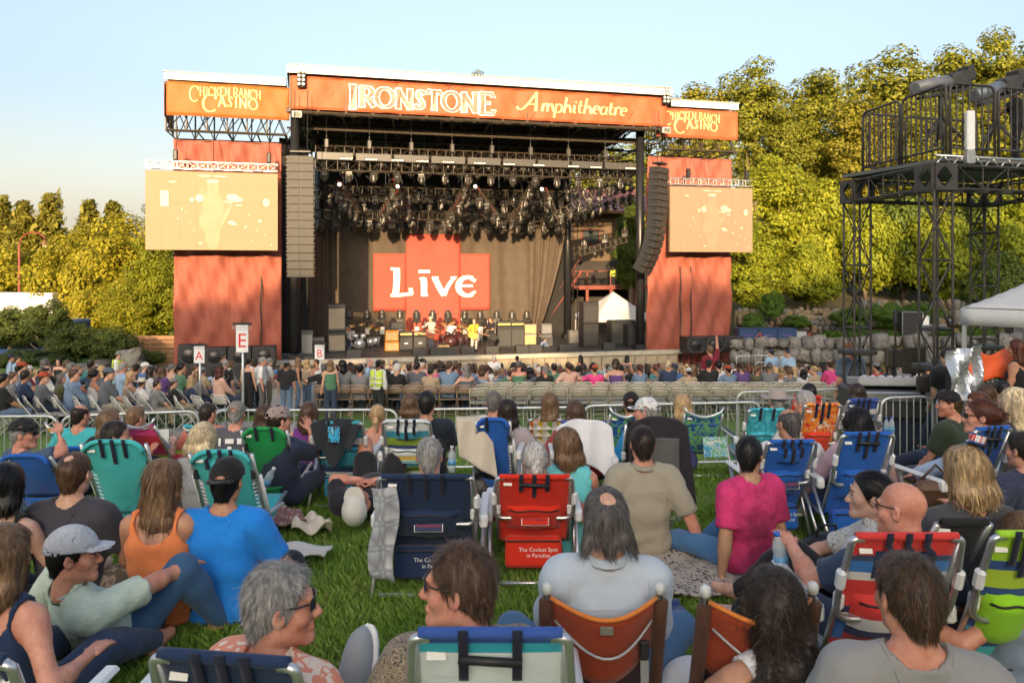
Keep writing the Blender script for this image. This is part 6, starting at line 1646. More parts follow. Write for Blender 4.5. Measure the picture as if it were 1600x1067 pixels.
guitar(769, 526, 2.4, 'dark bass guitar held by the player in black', M((.03,.03,.03), .3, .2, 4, name='black_guitar', coat=.5), .3)
# ------------------------------------------------------------------ scaffold tower, tent and mixing position
FB = M((.062,.058,.055), .5, .4, 6, name='worn_black_steel', metal=.4, bump=.15)
A2, B2 = Vector((6.38,14.2,0)), Vector((6.62,12.0,0)); ex = Vector((2.1,.62,0)).normalized(); ey = (A2-B2).normalized()
TZ = -(272-HY)/1200*12 - .06
t = thing('scaffold_tower', 'tall black truss tower with a railed deck for the spotlights', 'scaffold', (B2.x, B2.y, -3.2))
def lp(p): return (p[0]-B2.x, p[1]-B2.y, p[2]+3.2)
legs4 = [B2, A2, B2 + ex*3.0, A2 + ex*3.0]
def vtruss(m, c, z0, z1, w=.36, r=.021):
 cs = [Vector((c.x,c.y,0)) + ex*i*w/2*1.0 + ey*j*w/2 for i, j in ((-1,-1),(1,-1),(1,1),(-1,1))]
 for q in cs: m.tube([lp((q.x,q.y,z0)), lp((q.x,q.y,z1))], r, 7, cap=False)
 n = max(2, round((z1-z0)/.55))
 for k in range(n):
  a, b = z0 + (z1-z0)*k/n, z0 + (z1-z0)*(k+1)/n
  for f in range(4):
   g0, g1 = cs[f], cs[(f+1) % 4]; p, q = (g0, g1) if (k+f) % 2 else (g1, g0)
   m.tube([lp((p.x,p.y,a)), lp((q.x,q.y,b))], r*.55, 5, cap=False)
   if k % 2 == 0: m.tube([lp((g0.x,g0.y,a)), lp((g1.x,g1.y,a))], r*.8, 5, cap=False)
for c in legs4:
 m = MB(); vtruss(m, c, g(c.x, c.y)-.1, TZ-.2); m.build('truss_leg', FB, t, True)
 gz = g(c.x, c.y); m = MB(); m.box(lp((c.x,c.y,gz+.02)), (.75,.75,.06), rotz(.28)); m.build('foot_plate', FB, t)
 m = MB(); zc = -(567-HY)/1200*12.5 ; m.box(lp((c.x,c.y,zc)), (.5,.5,.09), rotz(.28), bev=.02); m.build('collar', FB, t)
def htruss(m, a, b, w=.36, r=.019):
 a, b = Vector(a), Vector(b); tt = (b-a).normalized(); s = tt.cross(Vector((0,0,1))).normalized(); L = (b-a).length
 cs = [s*i*w/2 + Vector((0,0,j*w/2)) for i, j in ((-1,-1),(1,-1),(1,1),(-1,1))]
 for o in cs: m.tube([lp(a+o), lp(b+o)], r, 7, cap=False)
 n = max(2, round(L/.48))
 for k in range(n+1):
  p = a + tt*(L*k/n)
  for f in range(4): m.tube([lp(p+cs[f]), lp(p+cs[(f+1) % 4])], r*.75, 5, cap=False)
  if k < n:
   q = a + tt*(L*(k+1)/n)
   for f in (1, 3): m.tube([lp(p+cs[f]), lp(q+cs[(f+1) % 4])] if k % 2 else [lp(p+cs[(f+1) % 4]), lp(q+cs[f])], r*.6, 5, cap=False)
   m.tube([lp(p+cs[0]), lp(q+cs[1])], r*.5, 4, cap=False)
for i, j in ((0,1),(0,2),(1,3),(2,3)):
 a, b = legs4[i], legs4[j]; d = (b-a).normalized()*.23
 m = MB(); htruss(m, Vector((a.x,a.y,TZ)) + d, Vector((b.x,b.y,TZ)) - d); m.build('deck_truss', FB, t, True)
for c in legs4:
 m = MB(); w = .21
 for k in range(4):
  dirn = (ex, ey, -ex, -ey)[k]; tn = Vector((-dirn.y, dirn.x, 0))
  o = Vector((c.x,c.y,TZ)) + dirn*w
  out = [(-w,-w),(0,-w),(w,-w),(w,0),(w,w),(0,w),(-w,w),(-w,0)]; inn = [(-.06,-.11),(0,-.16),(.06,-.11),(.13,0),(.06,.11),(0,.16),(-.06,.11),(-.13,0)]
  vs = [lp(o + tn*x + Vector((0,0,z)) + dirn*e) for e in (0,-.02) for x, z in out + inn]
  fs = []
  for q in range(8):
   r_ = (q+1) % 8
   fs += [(q, r_, 8+r_, 8+q), (16+q, 24+q, 24+r_, 16+r_), (8+q, 8+r_, 24+r_, 24+q), (q, 16+q, 16+r_, r_)]
  m.add(vs, fs)
 m.build('corner_block', FB, t)
cen = (legs4[0]+legs4[3])/2; DK = TZ + .29
m = MB(); m.box(lp((cen.x,cen.y,DK)), (3.1,2.4,.06), rotz(math.atan2(ex.y, ex.x))); m.build('deck', M((.12,.12,.12), .7, .2, 4, name='deck_board'), t)
m = MB()
for s in (-1, 1):
 a = cen + ey*s*1.22 - ex*1.6; b = cen + ey*s*1.22 + ex*1.6
 m.tube([lp((a.x,a.y,DK+.04)), lp((b.x,b.y,DK+.04))], .022, 5); m.tube([lp((a.x,a.y,DK-.10)), lp((b.x,b.y,DK-.10))], .022, 5)
 for k in range(20):
  p, q = a.lerp(b, k/20), a.lerp(b, (k+1)/20); m.tube([lp((p.x,p.y,DK+(.04 if k % 2 else -.10))), lp((q.x,q.y,DK+(-.10 if k % 2 else .04)))], .012, 4)
m.build('deck_edge_truss', ALU, t, True)
def rail_panel(a, b, name='railing'):
 d = (b-a); L = d.length; u = d.normalized(); h = 1.12
 m = MB(); f = [a + u*.04, a + u*.04 + Vector((0,0,h)), b - u*.04 + Vector((0,0,h)), b - u*.04]
 m.tube([lp(p) for p in arc([f[0], f[1], f[2], f[3]], .14, 5)], .022, 7)
 m.tube([lp(f[0] + Vector((0,0,.12))), lp(f[3] + Vector((0,0,.12)))], .02, 6); o = m.build(name, FB, t, True)
 n = max(3, round(L/.14))
 for k in range(1, n):
  m = MB(); p = f[0].lerp(f[3], k/n); m.tube([lp(p + Vector((0,0,.12))), lp(p + Vector((0,0,h)))], .0125, 6, cap=False); m.build('baluster', FB, o, True)
e0, e1 = 1.58, 1.2
zc = Vector((0,0,DK+.06))
e2 = 1.34
cor = [cen - ex*e2 - ey*e1 + zc, cen - ex*e2 + ey*e1 + zc, cen + ex*e0 + ey*e1 + zc, cen + ex*e0 - ey*e1 + zc]
rail_panel(cor[1], (cor[0]+cor[1])/2 + Vector((0,0,.0))); rail_panel((cor[0]+cor[1])/2, cor[0])
for i in range(3): rail_panel(cor[0].lerp(cor[3], i/3), cor[0].lerp(cor[3], (i+1)/3)); rail_panel(cor[1].lerp(cor[2], i/3), cor[1].lerp(cor[2], (i+1)/3))
p = cor[0]; m = MB(); m.box(lp((p.x+.33,p.y-.02,DK+.43)), (.13,.10,.62), bev=.02); m.build('junction_box', M((.72,.72,.72), .4, .05, name='white_box'), t); m = MB(); m.box(lp((p.x+.33,p.y-.02,DK+.02)), (.13,.10,.2), bev=.01); m.build('bracket', ALU, t)
def spot(px, py, d, label, L, rz, tilt, pale):
 q = P(px, py, d); s = thing('follow_spotlight', label, 'spotlight', q, rz, 'follow spotlights on the scaffold deck')
 Mr = rotx(tilt)
 m = MB(); m.lathe([(.08,-L*.5),(.12,-L*.5),(.12,L*.1),(.10,L*.12),(.10,L*.2)], 16, (0,0,0), Mr @ rotx(-PI/2)); m.build('barrel', pale, s, True)
 m = MB(); m.box(Mr @ Vector((0,L*.32,.0)), (.28,L*.34,.28), Mr, bev=.04); m.build('lamp_house', FB, s)
 m = MB(); m.box(Mr @ Vector((0,L*.05,-.17)), (.18,L*.95,.06), Mr, bev=.01); m.build('bed_rail', FB, s)
 m = MB(); m.box(Mr @ Vector((0,L*.52,.08)), (.26,.14,.26), Mr, bev=.02); m.build('cooling_box', FB, s)
 m = MB(); m.tube([(0,0,-.15),(0,0,-.6)], .045, 8); m.tube([(0,0,-.55),(.3,.2,-1.0)], .03, 6); m.tube([(0,0,-.55),(-.3,.2,-1.0)], .03, 6); m.tube([(0,0,-.55),(0,-.35,-1.0)], .03, 6); m.build('tripod', FB, s, True)
spot(1470, 131, 13.0, 'left follow spotlight with a pale barrel on the scaffold deck', 1.15, R(-72), .22, M((.19,.19,.20), .5, .15, name='pale_barrel', metal=.3))
spot(1555, 140, 13.2, 'right follow spotlight with a grey barrel beside its operator', 1.15, R(-66), .30, M((.14,.16,.19), .45, .15, name='grey_barrel', metal=.3))
person(1585, 145, 13.6, 'stand', 'spotlight operator in black reaching to the right spotlight', yaw=60, top='tee', topm=BLKC, botm=BLKC, ground=DK+.04, wr=((-.1,.5,1.25),(.05,.5,1.1)), hair=('short','dark'), skin='red')
c = P(1640, 500, 10.2)
canopy('canopy_tent', 'white canopy tent over the mixing desk at the right edge', (8.62, 11.0), 1.5, 1.5, -.55, .40, -3.1, R(42), ((-1,-1),(1,-1),(-1,1),(1,1)), TENT, .24)
def case(name, label, px, py, d, w, h, dep, mat, rz=0.0, tilt=0.0, cat='case', sit=True):
 q = P(px, py, d); gz = g(q.x, q.y)
 t = thing(name, label, cat, (q.x, q.y, q.z - h/2), rz)
 m = MB(); m.box((0,0,h/2), (w,dep,h), rotx(tilt), bev=.02); m.build('body', mat, t)
 return t, w, h, dep
t, w, h, dp = case('mixing_desk', 'large black mixing desk with lit keys under the tent', 1545, 590, 10.4, .95, .42, .5, BLKP, R(10), cat='mixing desk')
m = MB(); m.box((0,-.26,.30), (.85,.04,.36), rotx(-.5), bev=.01); m.build('screen', M((.05,.06,.07), .2, .2, name='desk_screen'), t)
for k in range(24):
 m = MB(); m.box((-.38 + (k % 12)*.07, -.31 - (k//12)*.02, .13 + (k//12)*.09), (.03,.02,.05), bev=.004); m.build('fader', M((.30,.32,.30) if k % 5 else (.10,.45,.20), .5, .1, name='fader'), t)
m = MB(); m.box((0,.0,-.45), (1.1,.6,.9), bev=.02); m.build('desk_case', BLKM, t)
t = thing('orange_cover', 'orange plastic sheet draped on the mixing desk', 'cover', P(1545, 565, 10.1), R(10))
m = MB(); m.sheet(lambda a, b: (-.36+.72*a + .03*math.sin(b*7), -.12*b, .12 - .30*b - .10*a*b + .04*math.sin(a*9+b*3)), 14, 8, (0,.01,.008)); m.build('sheet', M((.70,.11,.03), .35, .12, 4, name='orange_plastic', bump=.3, bscale=12), t, True)
t = thing('silver_cover', 'crumpled silver foil sheet hanging left of the mixing desk', 'cover', P(1510, 580, 9.9), R(6))
m = MB(); rq = random.Random(4); ph = [rq.uniform(0,6) for _ in range(6)]
m.sheet(lambda a, b: (-.24+.46*a+.05*b, .05*math.sin(a*17+ph[0]+b*4)+.04*math.sin(b*13+a*7), .26-1.0*b+.08*a), 26, 34, (0,.008,0)); m.build('sheet', M((.62,.64,.68), .22, .1, 4, name='silver_foil', metal=.75, bump=.6, bscale=16), t, False)
t, w, h, dp = case('lighting_console', 'grey lighting console on a black flight case between the scaffold legs', 1395, 596, 12.3, 1.25, .14, .6, M((.30,.31,.33), .5, .1, name='console_grey'), R(-6), -.12, 'console')
for k in range(16):
 m = MB(); m.box((-.5 + k*.066, -.12 + .1*(k % 2), .16), (.03,.1,.02), bev=.004); m.build('fader', M((.55,.56,.58), .5, .1, name='fader_grey'), t)
m = MB(); m.box((0,.05,-.25), (1.45,.75,.45), bev=.03); m.build('flight_case', M((.05,.05,.055), .6, .2, name='flight_case'), t); m = MB(); m.box((-.1,-.36,-.12), (1.2,.06,.16), bev=.02); m.build('case_edge', ALU, t)
m = MB(); m.box((0,.1,-.95), (1.3,.7,1.0), bev=.02); m.build('case_base', M((.03,.04,.07), .6, .2, name='navy_case'), t)
for px, py, d, w, h, lb in ((1397,560,12.9,.30,.30,'small black monitor on the lighting console, left one'),(1428,563,12.9,.42,.44,'larger brown backed monitor beside the lighting console'),(1442,600,11.4,.2,.24,'black small monitor at the right end of the console')):
 t, *_ = case('monitor', lb, px, py, d, w, h, .06, M((.04,.035,.03), .5, .2, name='monitor_back'), R(5), 0, 'monitor'); m = MB(); m.box((0,0,-.06), (.05,.05,.14)); m.build('stand', BLKM, t)
for px, py, d, w, h, dep, mt, lb in ((1420,508,42,1.1,1.5,.8,BLKP,'tall black loudspeaker with a white edge behind the hedge'),(1438,510,42,.7,1.2,.5,WPL,'white louvred box beside the tall loudspeaker'),(1450,520,42,1.6,.9,.8,M((.06,.06,.06),.6,.2,name='case_black'),'low road case with silver edges behind the scaffold'),(1595,522,40,1.2,1.2,.8,M((.05,.05,.05),.6,.2,name='case_black2'),'dark road case under the far side of the tent')):
 t, *_ = case('road_case' if 'case' in lb else 'loudspeaker' if 'loud' in lb else 'equipment_box', lb, px, py, d, w, h, dep, mt, 0, 0, 'case')
 m = MB(); m.tube([(-w/2,-dep/2-.01,.02),(w/2,-dep/2-.01,.02),(w/2,-dep/2-.01,h-.02),(-w/2,-dep/2-.01,h-.02)], .035, 4, closed=True); m.build('edge_trim', ALU, t)
BLUE = M((.010,.035,.105), .5, .15, 3, name='blue_crate')
for i, px in enumerate((1166,1196,1226)):
 t, w, h, dp = case('blue_container', 'dark blue container under the right trees, %s from the left' % ('first','second','third')[i], px, 523, 43, 1.05, .70, .9, BLUE, 0, 0, 'container')
 m = MB(); m.box((0,-.46,.35), (.45,.02,.05)); m.build('stripe', M((.12,.06,.30), .5, .1, name='violet_stripe'), t); m = MB(); m.box((0,0,.70), (1.1,.95,.06), bev=.02); m.build('lid', BLUE, t)
 m = MB(); m.box((0,-.47,-.05), (1.04,.03,.12)); m.build('base_frame', BLKM, t)
t, w, h, dp = case('flight_case', 'black and silver flight case right of the blue containers', 1248, 524, 43, .85, .72, .8, BLKM, 0, 0, 'case'); m = MB(); m.box((0,-.42,.36), (.55,.02,.5)); m.build('front_panel', M((.35,.37,.40), .4, .2, 20, name='silver_panel', metal=.5), t)
t = thing('handrail', 'sloping dark red handrail on the steps by the blue containers', 'handrail', P(1160, 560, 40)); RD = M((.22,.035,.02), .5, .1, name='red_rail')
for x in (0, 2.6): m = MB(); m.tube([(x,0,.25),(x+1,.2,1.33)], .04, 6); m.build('rail', RD, t)
m = MB()
for x, z in ((1.0,1.3),(3.6,1.35),(.1,.2),(2.7,.3)): m.tube([(x,.1,-.6),(x,.1,z)], .04, 6)
m.build('post', RD, t)
t = thing('loudspeaker_stand', 'tall dark stand with a microphone between the scaffold legs', 'stand', (P(1399,600,12.8).x, 12.8, -3.2)); m = MB(); m.tube([(0,0,0),(0,0,2.3)], .018, 6); m.build('pole', BLKM, t); m = MB(); m.lathe([(.02,0),(.04,.05),(.04,.24),(.02,.28)], 8, (0,0,2.25)); m.build('microphone', BLKP, t)
def barricade(px0, py0, px1, py1, d0, d1, label, h=1.06, n=15, panel=False):
 a, b = P(px0, py0, d0), P(px1, py1, d1); w = b - a; L = math.hypot(w.x, w.y)
 zb = (a.z + b.z)/2 - h
 t = thing('barricade', label, 'barricade', (a.x, a.y, a.z - h), math.atan2(w.y, w.x), 'steel crowd barricades'); k = w.z/L
 sh = lambda p: (p[0], p[1], p[2] + k*p[0])
 m = MB(); m.tube([sh(p) for p in arc([(.02,0,.16),(.02,0,h),(L-.02,0,h),(L-.02,0,.16)], .16, 5, closed=True)], .021, 8, closed=True); m.build('frame', GALV, t, True)
 me = None
 for i in range(1, n+1):
  x = L*i/(n+1)
  if me is None: m = MB(); m.tube([(0,0,.16),(0,0,h)], .0085, 6, cap=False); o = m.build('bar', GALV, t, True); me = o.data
  else: o = link('bar', me, t)
  o.location = sh((x, 0, 0))
 for x in (.25, L-.25):
  m = MB(); m.tube([(x,-.3,.02),(x,-.05,.14),(x,.05,.14),(x,.3,.02)], .018, 6); o = m.build('foot', GALV, t, True); o.location = (0,0,k*x)
 if panel: m = MB(); m.box((L-.55,-.03,h*.62), (.28,.02,.3)); m.build('notice_plate', M((.55,.57,.58), .5, .1, name='grey_plate'), t)
 return t
bl = [(-60,651,92,650,10.6,10.7,'barricade at the left edge behind the man in a black cap'),(94,650,312,642,10.7,11.2,'barricade behind the palm tree chair with a grey plate'),(334,641,622,640,11.9,11.9,'long barricade at the walkway behind the grey graphic shirt'),(624,640,906,636,11.9,11.9,'barricade behind the man in a black polo shirt'),
  (910,634,1190,628,11.8,11.7,'barricade behind the white cap and the blue green chairs'),(1150,613,1372,606,13.2,13.2,'barricade higher up at the back row of empty chairs'),(1374,622,1460,619,10.6,10.6,'short barricade left of the man in a dark green shirt'),(1462,617,1600,612,10.6,10.6,'barricade behind the two women at the right')]
for i, q in enumerate(bl): barricade(*q, panel=i == 1, n=15 if i != 6 else 7)
for i, (px0, px1, y, d) in enumerate(((195,290,577,34),(405,446,596,29),(1150,1210,556,36),(1180,1240,566,35))):
 barricade(px0, y, px1, y-1, d, d, 'distant barricade near the stage, %s' % ('by the left subwoofers','behind the standing couple on the walkway','by the policemen on the right','left of the two policemen')[i], n=11)
def sign(px, pt, pb, pw, pfoot, d, ch, label):
 q = P(px, pt, d); w = pw/1200*d; h = (pb-pt)/1200*d
 gz = g(q.x, d) - .1
 t = thing('section_sign', label, 'sign', (q.x, d, gz)); z1 = q.z - gz
 m = MB(); m.tube([(0,0,0),(0,0,z1+.03)], .03, 8); m.build('pole', M((.48,.50,.52), .4, .1, name='grey_pole', metal=.5), t, True)
 m = MB(); m.box((0,0,.02), (.5,.5,.04)); m.build('base', BLKM, t)
 m = MB(); m.box((0,-.045,z1-h/2), (w,.02,h), bev=.004); m.build('board', M((.66,.67,.70), .6, .05, 3, name='white_board'), t)
 m = MB(); m.box((0,-.045,z1+.02), (w*1.5,.05,.05)); m.tube([(0,0,z1),(0,-.04,z1+.1)], .012, 5); m.build('top_bar', BLKM, t)
 text_on('letter', ch, M((.60,.02,.02), .6, .05, name='red_print'), t, (0,-.0585,z1-h*.60), h*.72, sx=.95)
 GRYP = M((.25,.27,.32), .6, .05, name='grey_print'); text_on('small_print', 'IRONSTONE', GRYP, t, (0,-.0585,z1-h*.12), h*.13, sx=1.0); text_on('small_print', 'AMPHITHEATRE', GRYP, t, (w*.12,-.0585,z1-h*.20), h*.06)
sign(312.5, 540, 567, 16.5, 640, 19, 'A', 'white section sign with a red letter A on a grey pole'); sign(379.5, 507, 550, 19, 650, 17, 'E', 'tallest white section sign with a red letter E'); sign(500, 538, 562, 15, 620, 21, 'B', 'white section sign with a red letter B near the stage')
# ------------------------------------------------------------------ seats and the seated and standing crowd
BEIGE = M((.27,.25,.205), .5, .2, 6, name='beige_chair'); BRWN = M((.22,.155,.115), .5, .1, 6, name='brown_chair'); GREYC = M((.33,.32,.30), .5, .1, 6, name='grey_chair')
CH0 = {}
def folding_chair(x, y, rz, mat, label, group):
 k = mat.name
 if k not in CH0:
  t = thing('folding_chair', label, 'chair', (0,0,0), 0, group)
  m = MB(); m.sheet(lambda a, b: (-.20+.40*a, -.215 + .03*math.sin(PI*a)*-1 - .035*b, -.045*(2*a-1)**4*b + .61+.19*b), 8, 3, (0,.012,0)); m.build('backrest', mat, t, True)
  m = MB(); m.box((0,.02,.445), (.41,.40,.022), bev=.008); m.build('seat', mat, t)
  for nm, pts in (('back_frame', [(-.22,.30,.01),(-.22,-.02,.44),(-.22,-.25,.78),(-.19,-.26,.83),(.19,-.26,.83),(.22,-.25,.78),(.22,-.02,.44),(.22,.30,.01)]), ('leg_frame', [(-.20,-.28,.01),(-.20,.15,.43),(.20,.15,.43),(.20,-.28,.01)])):
   m = MB(); m.tube(pts, .015, 5); 
   if nm == 'leg_frame': m.tube([(-.20,-.2,.09),(.20,-.2,.09)], .009, 4)
   else: m.tube([(-.22,.24,.09),(.22,.24,.09)], .009, 4)
   m.build(nm, M(mul(mat.node_tree.nodes['Color Ramp'].color_ramp.elements[1].color, 1.45), .4, .1, 9, name=k + '_frame') if nm == 'back_frame' else mat, t, True)
  CH0[k] = t; o = t
 else: o = dup(CH0[k], label=label, group=group)
 o.location = (x, y, g(x, y) + .012); o.rotation_euler = (0, 0, rz)
 return o
ORD = 'first second third fourth fifth sixth seventh eighth ninth tenth eleventh twelfth thirteenth fourteenth fifteenth sixteenth seventeenth eighteenth nineteenth twentieth'.split()
def nth(i):
 if i < 20: return ORD[i]
 return ('twenty ' + ORD[i-20]) if i < 39 and i >= 20 else 'fortieth'
rr = random.Random(21)
for r in range(3):
 d = 19.3 + r*.95; n = 0
 for i in range(30):
  px = (748, 758, 770)[r] + i*(31.3, 29.6, 28.0)[r]
  if px > 1318: break
  x = (px-800)/1200*d
  folding_chair(x, d + rr.uniform(-.04,.04), rr.uniform(-.13,.13), BEIGE, 'empty beige folding chair in the %s row from the barricade, %s from the left' % (ORD[r], nth(n)), 'empty beige folding chairs at the back of the seats'); n += 1
for r in range(3):
 d = 20.2 + r*1.0
 for i in range(9):
  px = 508 + i*27.5 + r*6; x = (px-800)/1200*d
  folding_chair(x, d, rr.uniform(-.08,.08), BRWN, 'brown folding chair right of the walkway, row %s, %s from the left' % (ORD[r], nth(i)), 'brown folding chairs beside the walkway')
def lo_body(pose, fem, top, **kw):
 J = skeleton(pose, fem, 1.05, **kw)
 far = top == 'far'; h = .075 if far else .036; slv = dict(tee=.8, long=2.0, tank=0, far=.9)[top]
 A = torso(J, .016); A2 = arms(J, .018, to=slv) if slv else []
 parts = []
 def f1(p):
  d = union(A, p, .03)
  if A2: d = smin(d, union(A2, p, .03), .03)
  d = np.maximum(d, pl(p, J['pel'] - J['u1']*.07, -J['u1']))
  nc = (J['nb'] + J['u2']*.05).astype(F32)
  d = np.maximum(d, .085 - np.linalg.norm(p - nc, axis=1))
  if top == 'tank': d = np.maximum(d, pl(p, J['nb'] - J['u2']*.10, J['u2']))
  return d
 parts.append(nets(f1, *bbox(A + A2), h) + (1,))
 L = legs(J, .012, feet=False) + [cone(J['hip'][0], J['hip'][1], .115, .115)]
 parts.append(nets(lambda p: union(L, p, .03), *bbox(L), h) + (2,))
 S = feet_p(J, .012); parts.append(nets(lambda p: union(S, p, .02), *bbox(S), .022) + (3,))
 K = arms(J) + [cone(J['nb'] - J['u2']*.06, J['head'] + J['Hm'] @ np.array((0,-.03,-.07)), .06, .054)] + torso(J)[:2]
 for i in (0, 1): K.append(cone(J['wr'][i], J['wr'][i] + nrm(J['wr'][i]-J['el'][i])*.12, .034, .028))
 parts.append(nets(lambda p: union(K, p, .025), *bbox(K), .06 if far else .03) + (0,))
 hv, hq, lip = head_mesh(fem, .028 if far else .02); parts.append((hv @ J['Hm'].T + J['head'], hq, 0))
 VV, QQ, MI, n = [], [], [], 0
 for v, q, k in parts: VV.append(v); QQ.append(q + n); MI.append(np.full(len(q), k)); n += len(v)
 o = mk('person', np.concatenate(VV), np.concatenate(QQ), None, None, True, [WHITE]*4, np.concatenate(MI))
 me = o.data; bpy.data.objects.remove(o)
 return me, J
LB = {}
def lob(*key):
 pose, fem, top, var = key
 if key not in LB:
  kw = {}
  if pose == 'seat':
   kw = [dict(hyaw=.0), dict(hyaw=.5, wr=((-.30,.10,.62),(.15,.34,.58))), dict(hyaw=-.5, lean=-.12, wr=((-.16,.40,.52),(.16,.40,.52))), dict(hyaw=.2, lean=.2, wr=((-.42,-.05,.80),(.12,.3,.6)))][var]
  else:
   kw = [dict(), dict(hyaw=.4, wr=((-.22,.2,.95),(.24,.1,.82))), dict(hyaw=-.4, wr=((-.05,.28,1.12),(.10,.28,1.10))), dict(wr=((-.25,.12,.82),(.33,.2,1.92)), eh=((-.4,-1,0),(.8,-.2,-.3)))][var]
  LB[key] = lo_body(pose, fem, top, **kw)
 return LB[key]
SHC = dict(black=(.018,.018,.02), navy=(.025,.04,.085), blue=(.06,.14,.30), grey=(.16,.165,.175), white=(.62,.61,.60), red=(.36,.03,.03), maroon=(.13,.022,.035), teal=(.04,.20,.21), green=(.07,.17,.10), olive=(.10,.10,.05), pink=(.62,.06,.22), purple=(.11,.06,.20), denim=(.13,.20,.30), 
   tan=(.36,.28,.19), orange=(.58,.17,.05), cyan=(.12,.45,.55), slate=(.09,.10,.12), peach=(.55,.34,.27))
SHC['light blue'] = (.26,.38,.54); SHC['dark red'] = (.17,.015,.025)
BOT = [cloth(c) for c in ((.03,.045,.085),(.02,.02,.022),(.22,.19,.14),(.08,.12,.19))]
SHOE = BLKP
CN = {}
def crowd(x, y, yaw, pose, fem, top, shirt, hairs, hairc, label, group, skin='light', bot=None, hat=None, gz=None, pat=None, sc=1.0, var=None):
 var = rr.randrange(4 if pose == 'seat' else 2) if var is None else var
 me, J = lob(pose, fem, top, var)
 o = link('person', me); o.location = (x, y, (g(x, y) if gz is None else gz) + .01); o.rotation_euler = (0, 0, yaw); o.scale = (sc,)*3
 for i, mt in enumerate((skinmat(SKIN[skin]), pat or cloth(SHC[shirt]), bot or rr.choice(BOT), SHOE)):
  o.material_slots[i].link = 'OBJECT'; o.material_slots[i].material = mt
 tag(o, label, 'person', group)
 Hm4 = Matrix([list(r) for r in J['Hm']]).to_4x4(); Hm4.translation = Vector(J['head'])
 if hairs:
  hh = link('hair', hair_mesh(hairs, .016, 1 + rr.randrange(2), dict(long=.28, bob=.13, curly=.2).get(hairs, .1), 160), o); hh.matrix_local = Hm4; setm(hh, hairmat(HAIR[hairc]))
 if hat: hat_on(o, J, hat[0], .012, hat[1])
 return o
HN = dict(short='short', thin='thinning', long='long', bob='bobbed', bun='tied', pony='tied', curly='curly', crew='cropped', fringe='balding', mullet='long')
CNM = dict(black='black', dark='brunette', brown='brown', lbrown='light brown', blond='blond', pblond='pale blond', grey='grey', white='white', dgrey='dark grey', auburn='auburn', ginger='ginger')
used = {}
def autolab(fem, top, shirt, hs, hc, hat, where):
 sh = '%s %s' % (shirt, {'tee':'t-shirt','long':'shirt','tank':'top'}[top])
 b = '%s, %s, %s, %s' % ('woman' if fem else 'man', hat or '%s %s hair' % (HN.get(hs, ''), CNM.get(hc, '')), sh, where)
 return b
CAPM = {n: cloth(c) for n, c in (('black cap',(.012,.012,.014)),('white cap',(.6,.6,.6)),('red cap',(.40,.07,.03)),('grey cap',(.2,.2,.21)),('navy cap',(.02,.03,.07)))}
def rnd_person(x, y, yaw, where, group, stuff=None):
 fem = rr.random() < .46
 top = rr.choice(['tee','tee','long','tank'] if fem else ['tee','tee','long'])
 shirt = rr.choice(['black','black','black','navy','navy','grey','grey','white','white','slate','slate','blue','denim','light blue','tan','teal','olive','maroon','red','purple','green','pink','peach'] ); hs = rr.choice(['long','long','bob','curly','pony','bun'] if fem else ['short','short','short','thin','crew','fringe'])
 hc = rr.choice(['black','dark','brown','brown','lbrown','blond','pblond','auburn','grey','dgrey'] if fem else ['black','dark','dark','brown','lbrown','grey','dgrey','white'])
 hat = rr.choice(list(CAPM)) if (not fem and rr.random() < .28) else None
 if hat: hs = 'crew'
 return crowd(x, y, yaw, 'seat', fem, top, shirt, hs, hc, autolab(fem, top, shirt, hs, hc, hat, where), group, rr.choice(['light','light','tan','pale','olive','red']), sc=rr.uniform(.93,1.14), hat=('cap', CAPM[hat]) if hat else None)
G1 = 'people seated in front of the stage'
rown = 0
for r, d in enumerate((22.3, 23.3, 24.3, 25.5)):
 pa, pb = ((524, 1300), (540, 1330), (500, 1340), (460, 1345), (450, 1300), (450, 1290), (455, 1270))[r]
 n = 0; px = pa
 while px < pb:
  px += 1200/d*rr.uniform(.50, .78)*(1.25 if r > 2 else 1.0)
  if r == 0 and px > 760 and px < 800: continue
  n += 1
  where = '%s row behind empty chairs, %s from left' % (ORD[r], nth(n-1))
  rnd_person((px-800)/1200*d, d + rr.uniform(-.3,.3), rr.uniform(-.45,.45) + (-.12 if px < 600 else .15 if px > 1000 else 0), where, G1)
for r, d in enumerate((22.0, 23.0)):
 for i in range(26):
  px = 520 + i*1200/d*.55
  if px > 1300: break
  folding_chair((px-800)/1200*d, d, rr.uniform(-.05,.05), BEIGE if px > 750 else BRWN, '%s folding chair under the seated crowd in row %s, %s from the left' % ('beige' if px > 750 else 'brown', ORD[r], nth(i)), 'folding chairs under the crowd')
for r in range(3):
 d = 20.25 + r*1.0; n = 0
 for i in range(9):
  px = 508 + i*27.5 + r*6
  if rr.random() < .62: rnd_person((px-800)/1200*d, d, rr.uniform(-.5,.4), 'brown chairs, %s row, %s from left' % (ORD[r], nth(i)), G1)
for r, d in enumerate((21.5, 23.7, 26.2)):
 for i in range(7):
  px = 1335 + i*27 + rr.uniform(-6,6)
  if 1310 < px < 1520: rnd_person((px-800)/1200*d, d, rr.uniform(.1,.5), '%s row beyond the scaffold, %s from left' % (ORD[r], nth(i)), G1)
cl = []
parts = {}
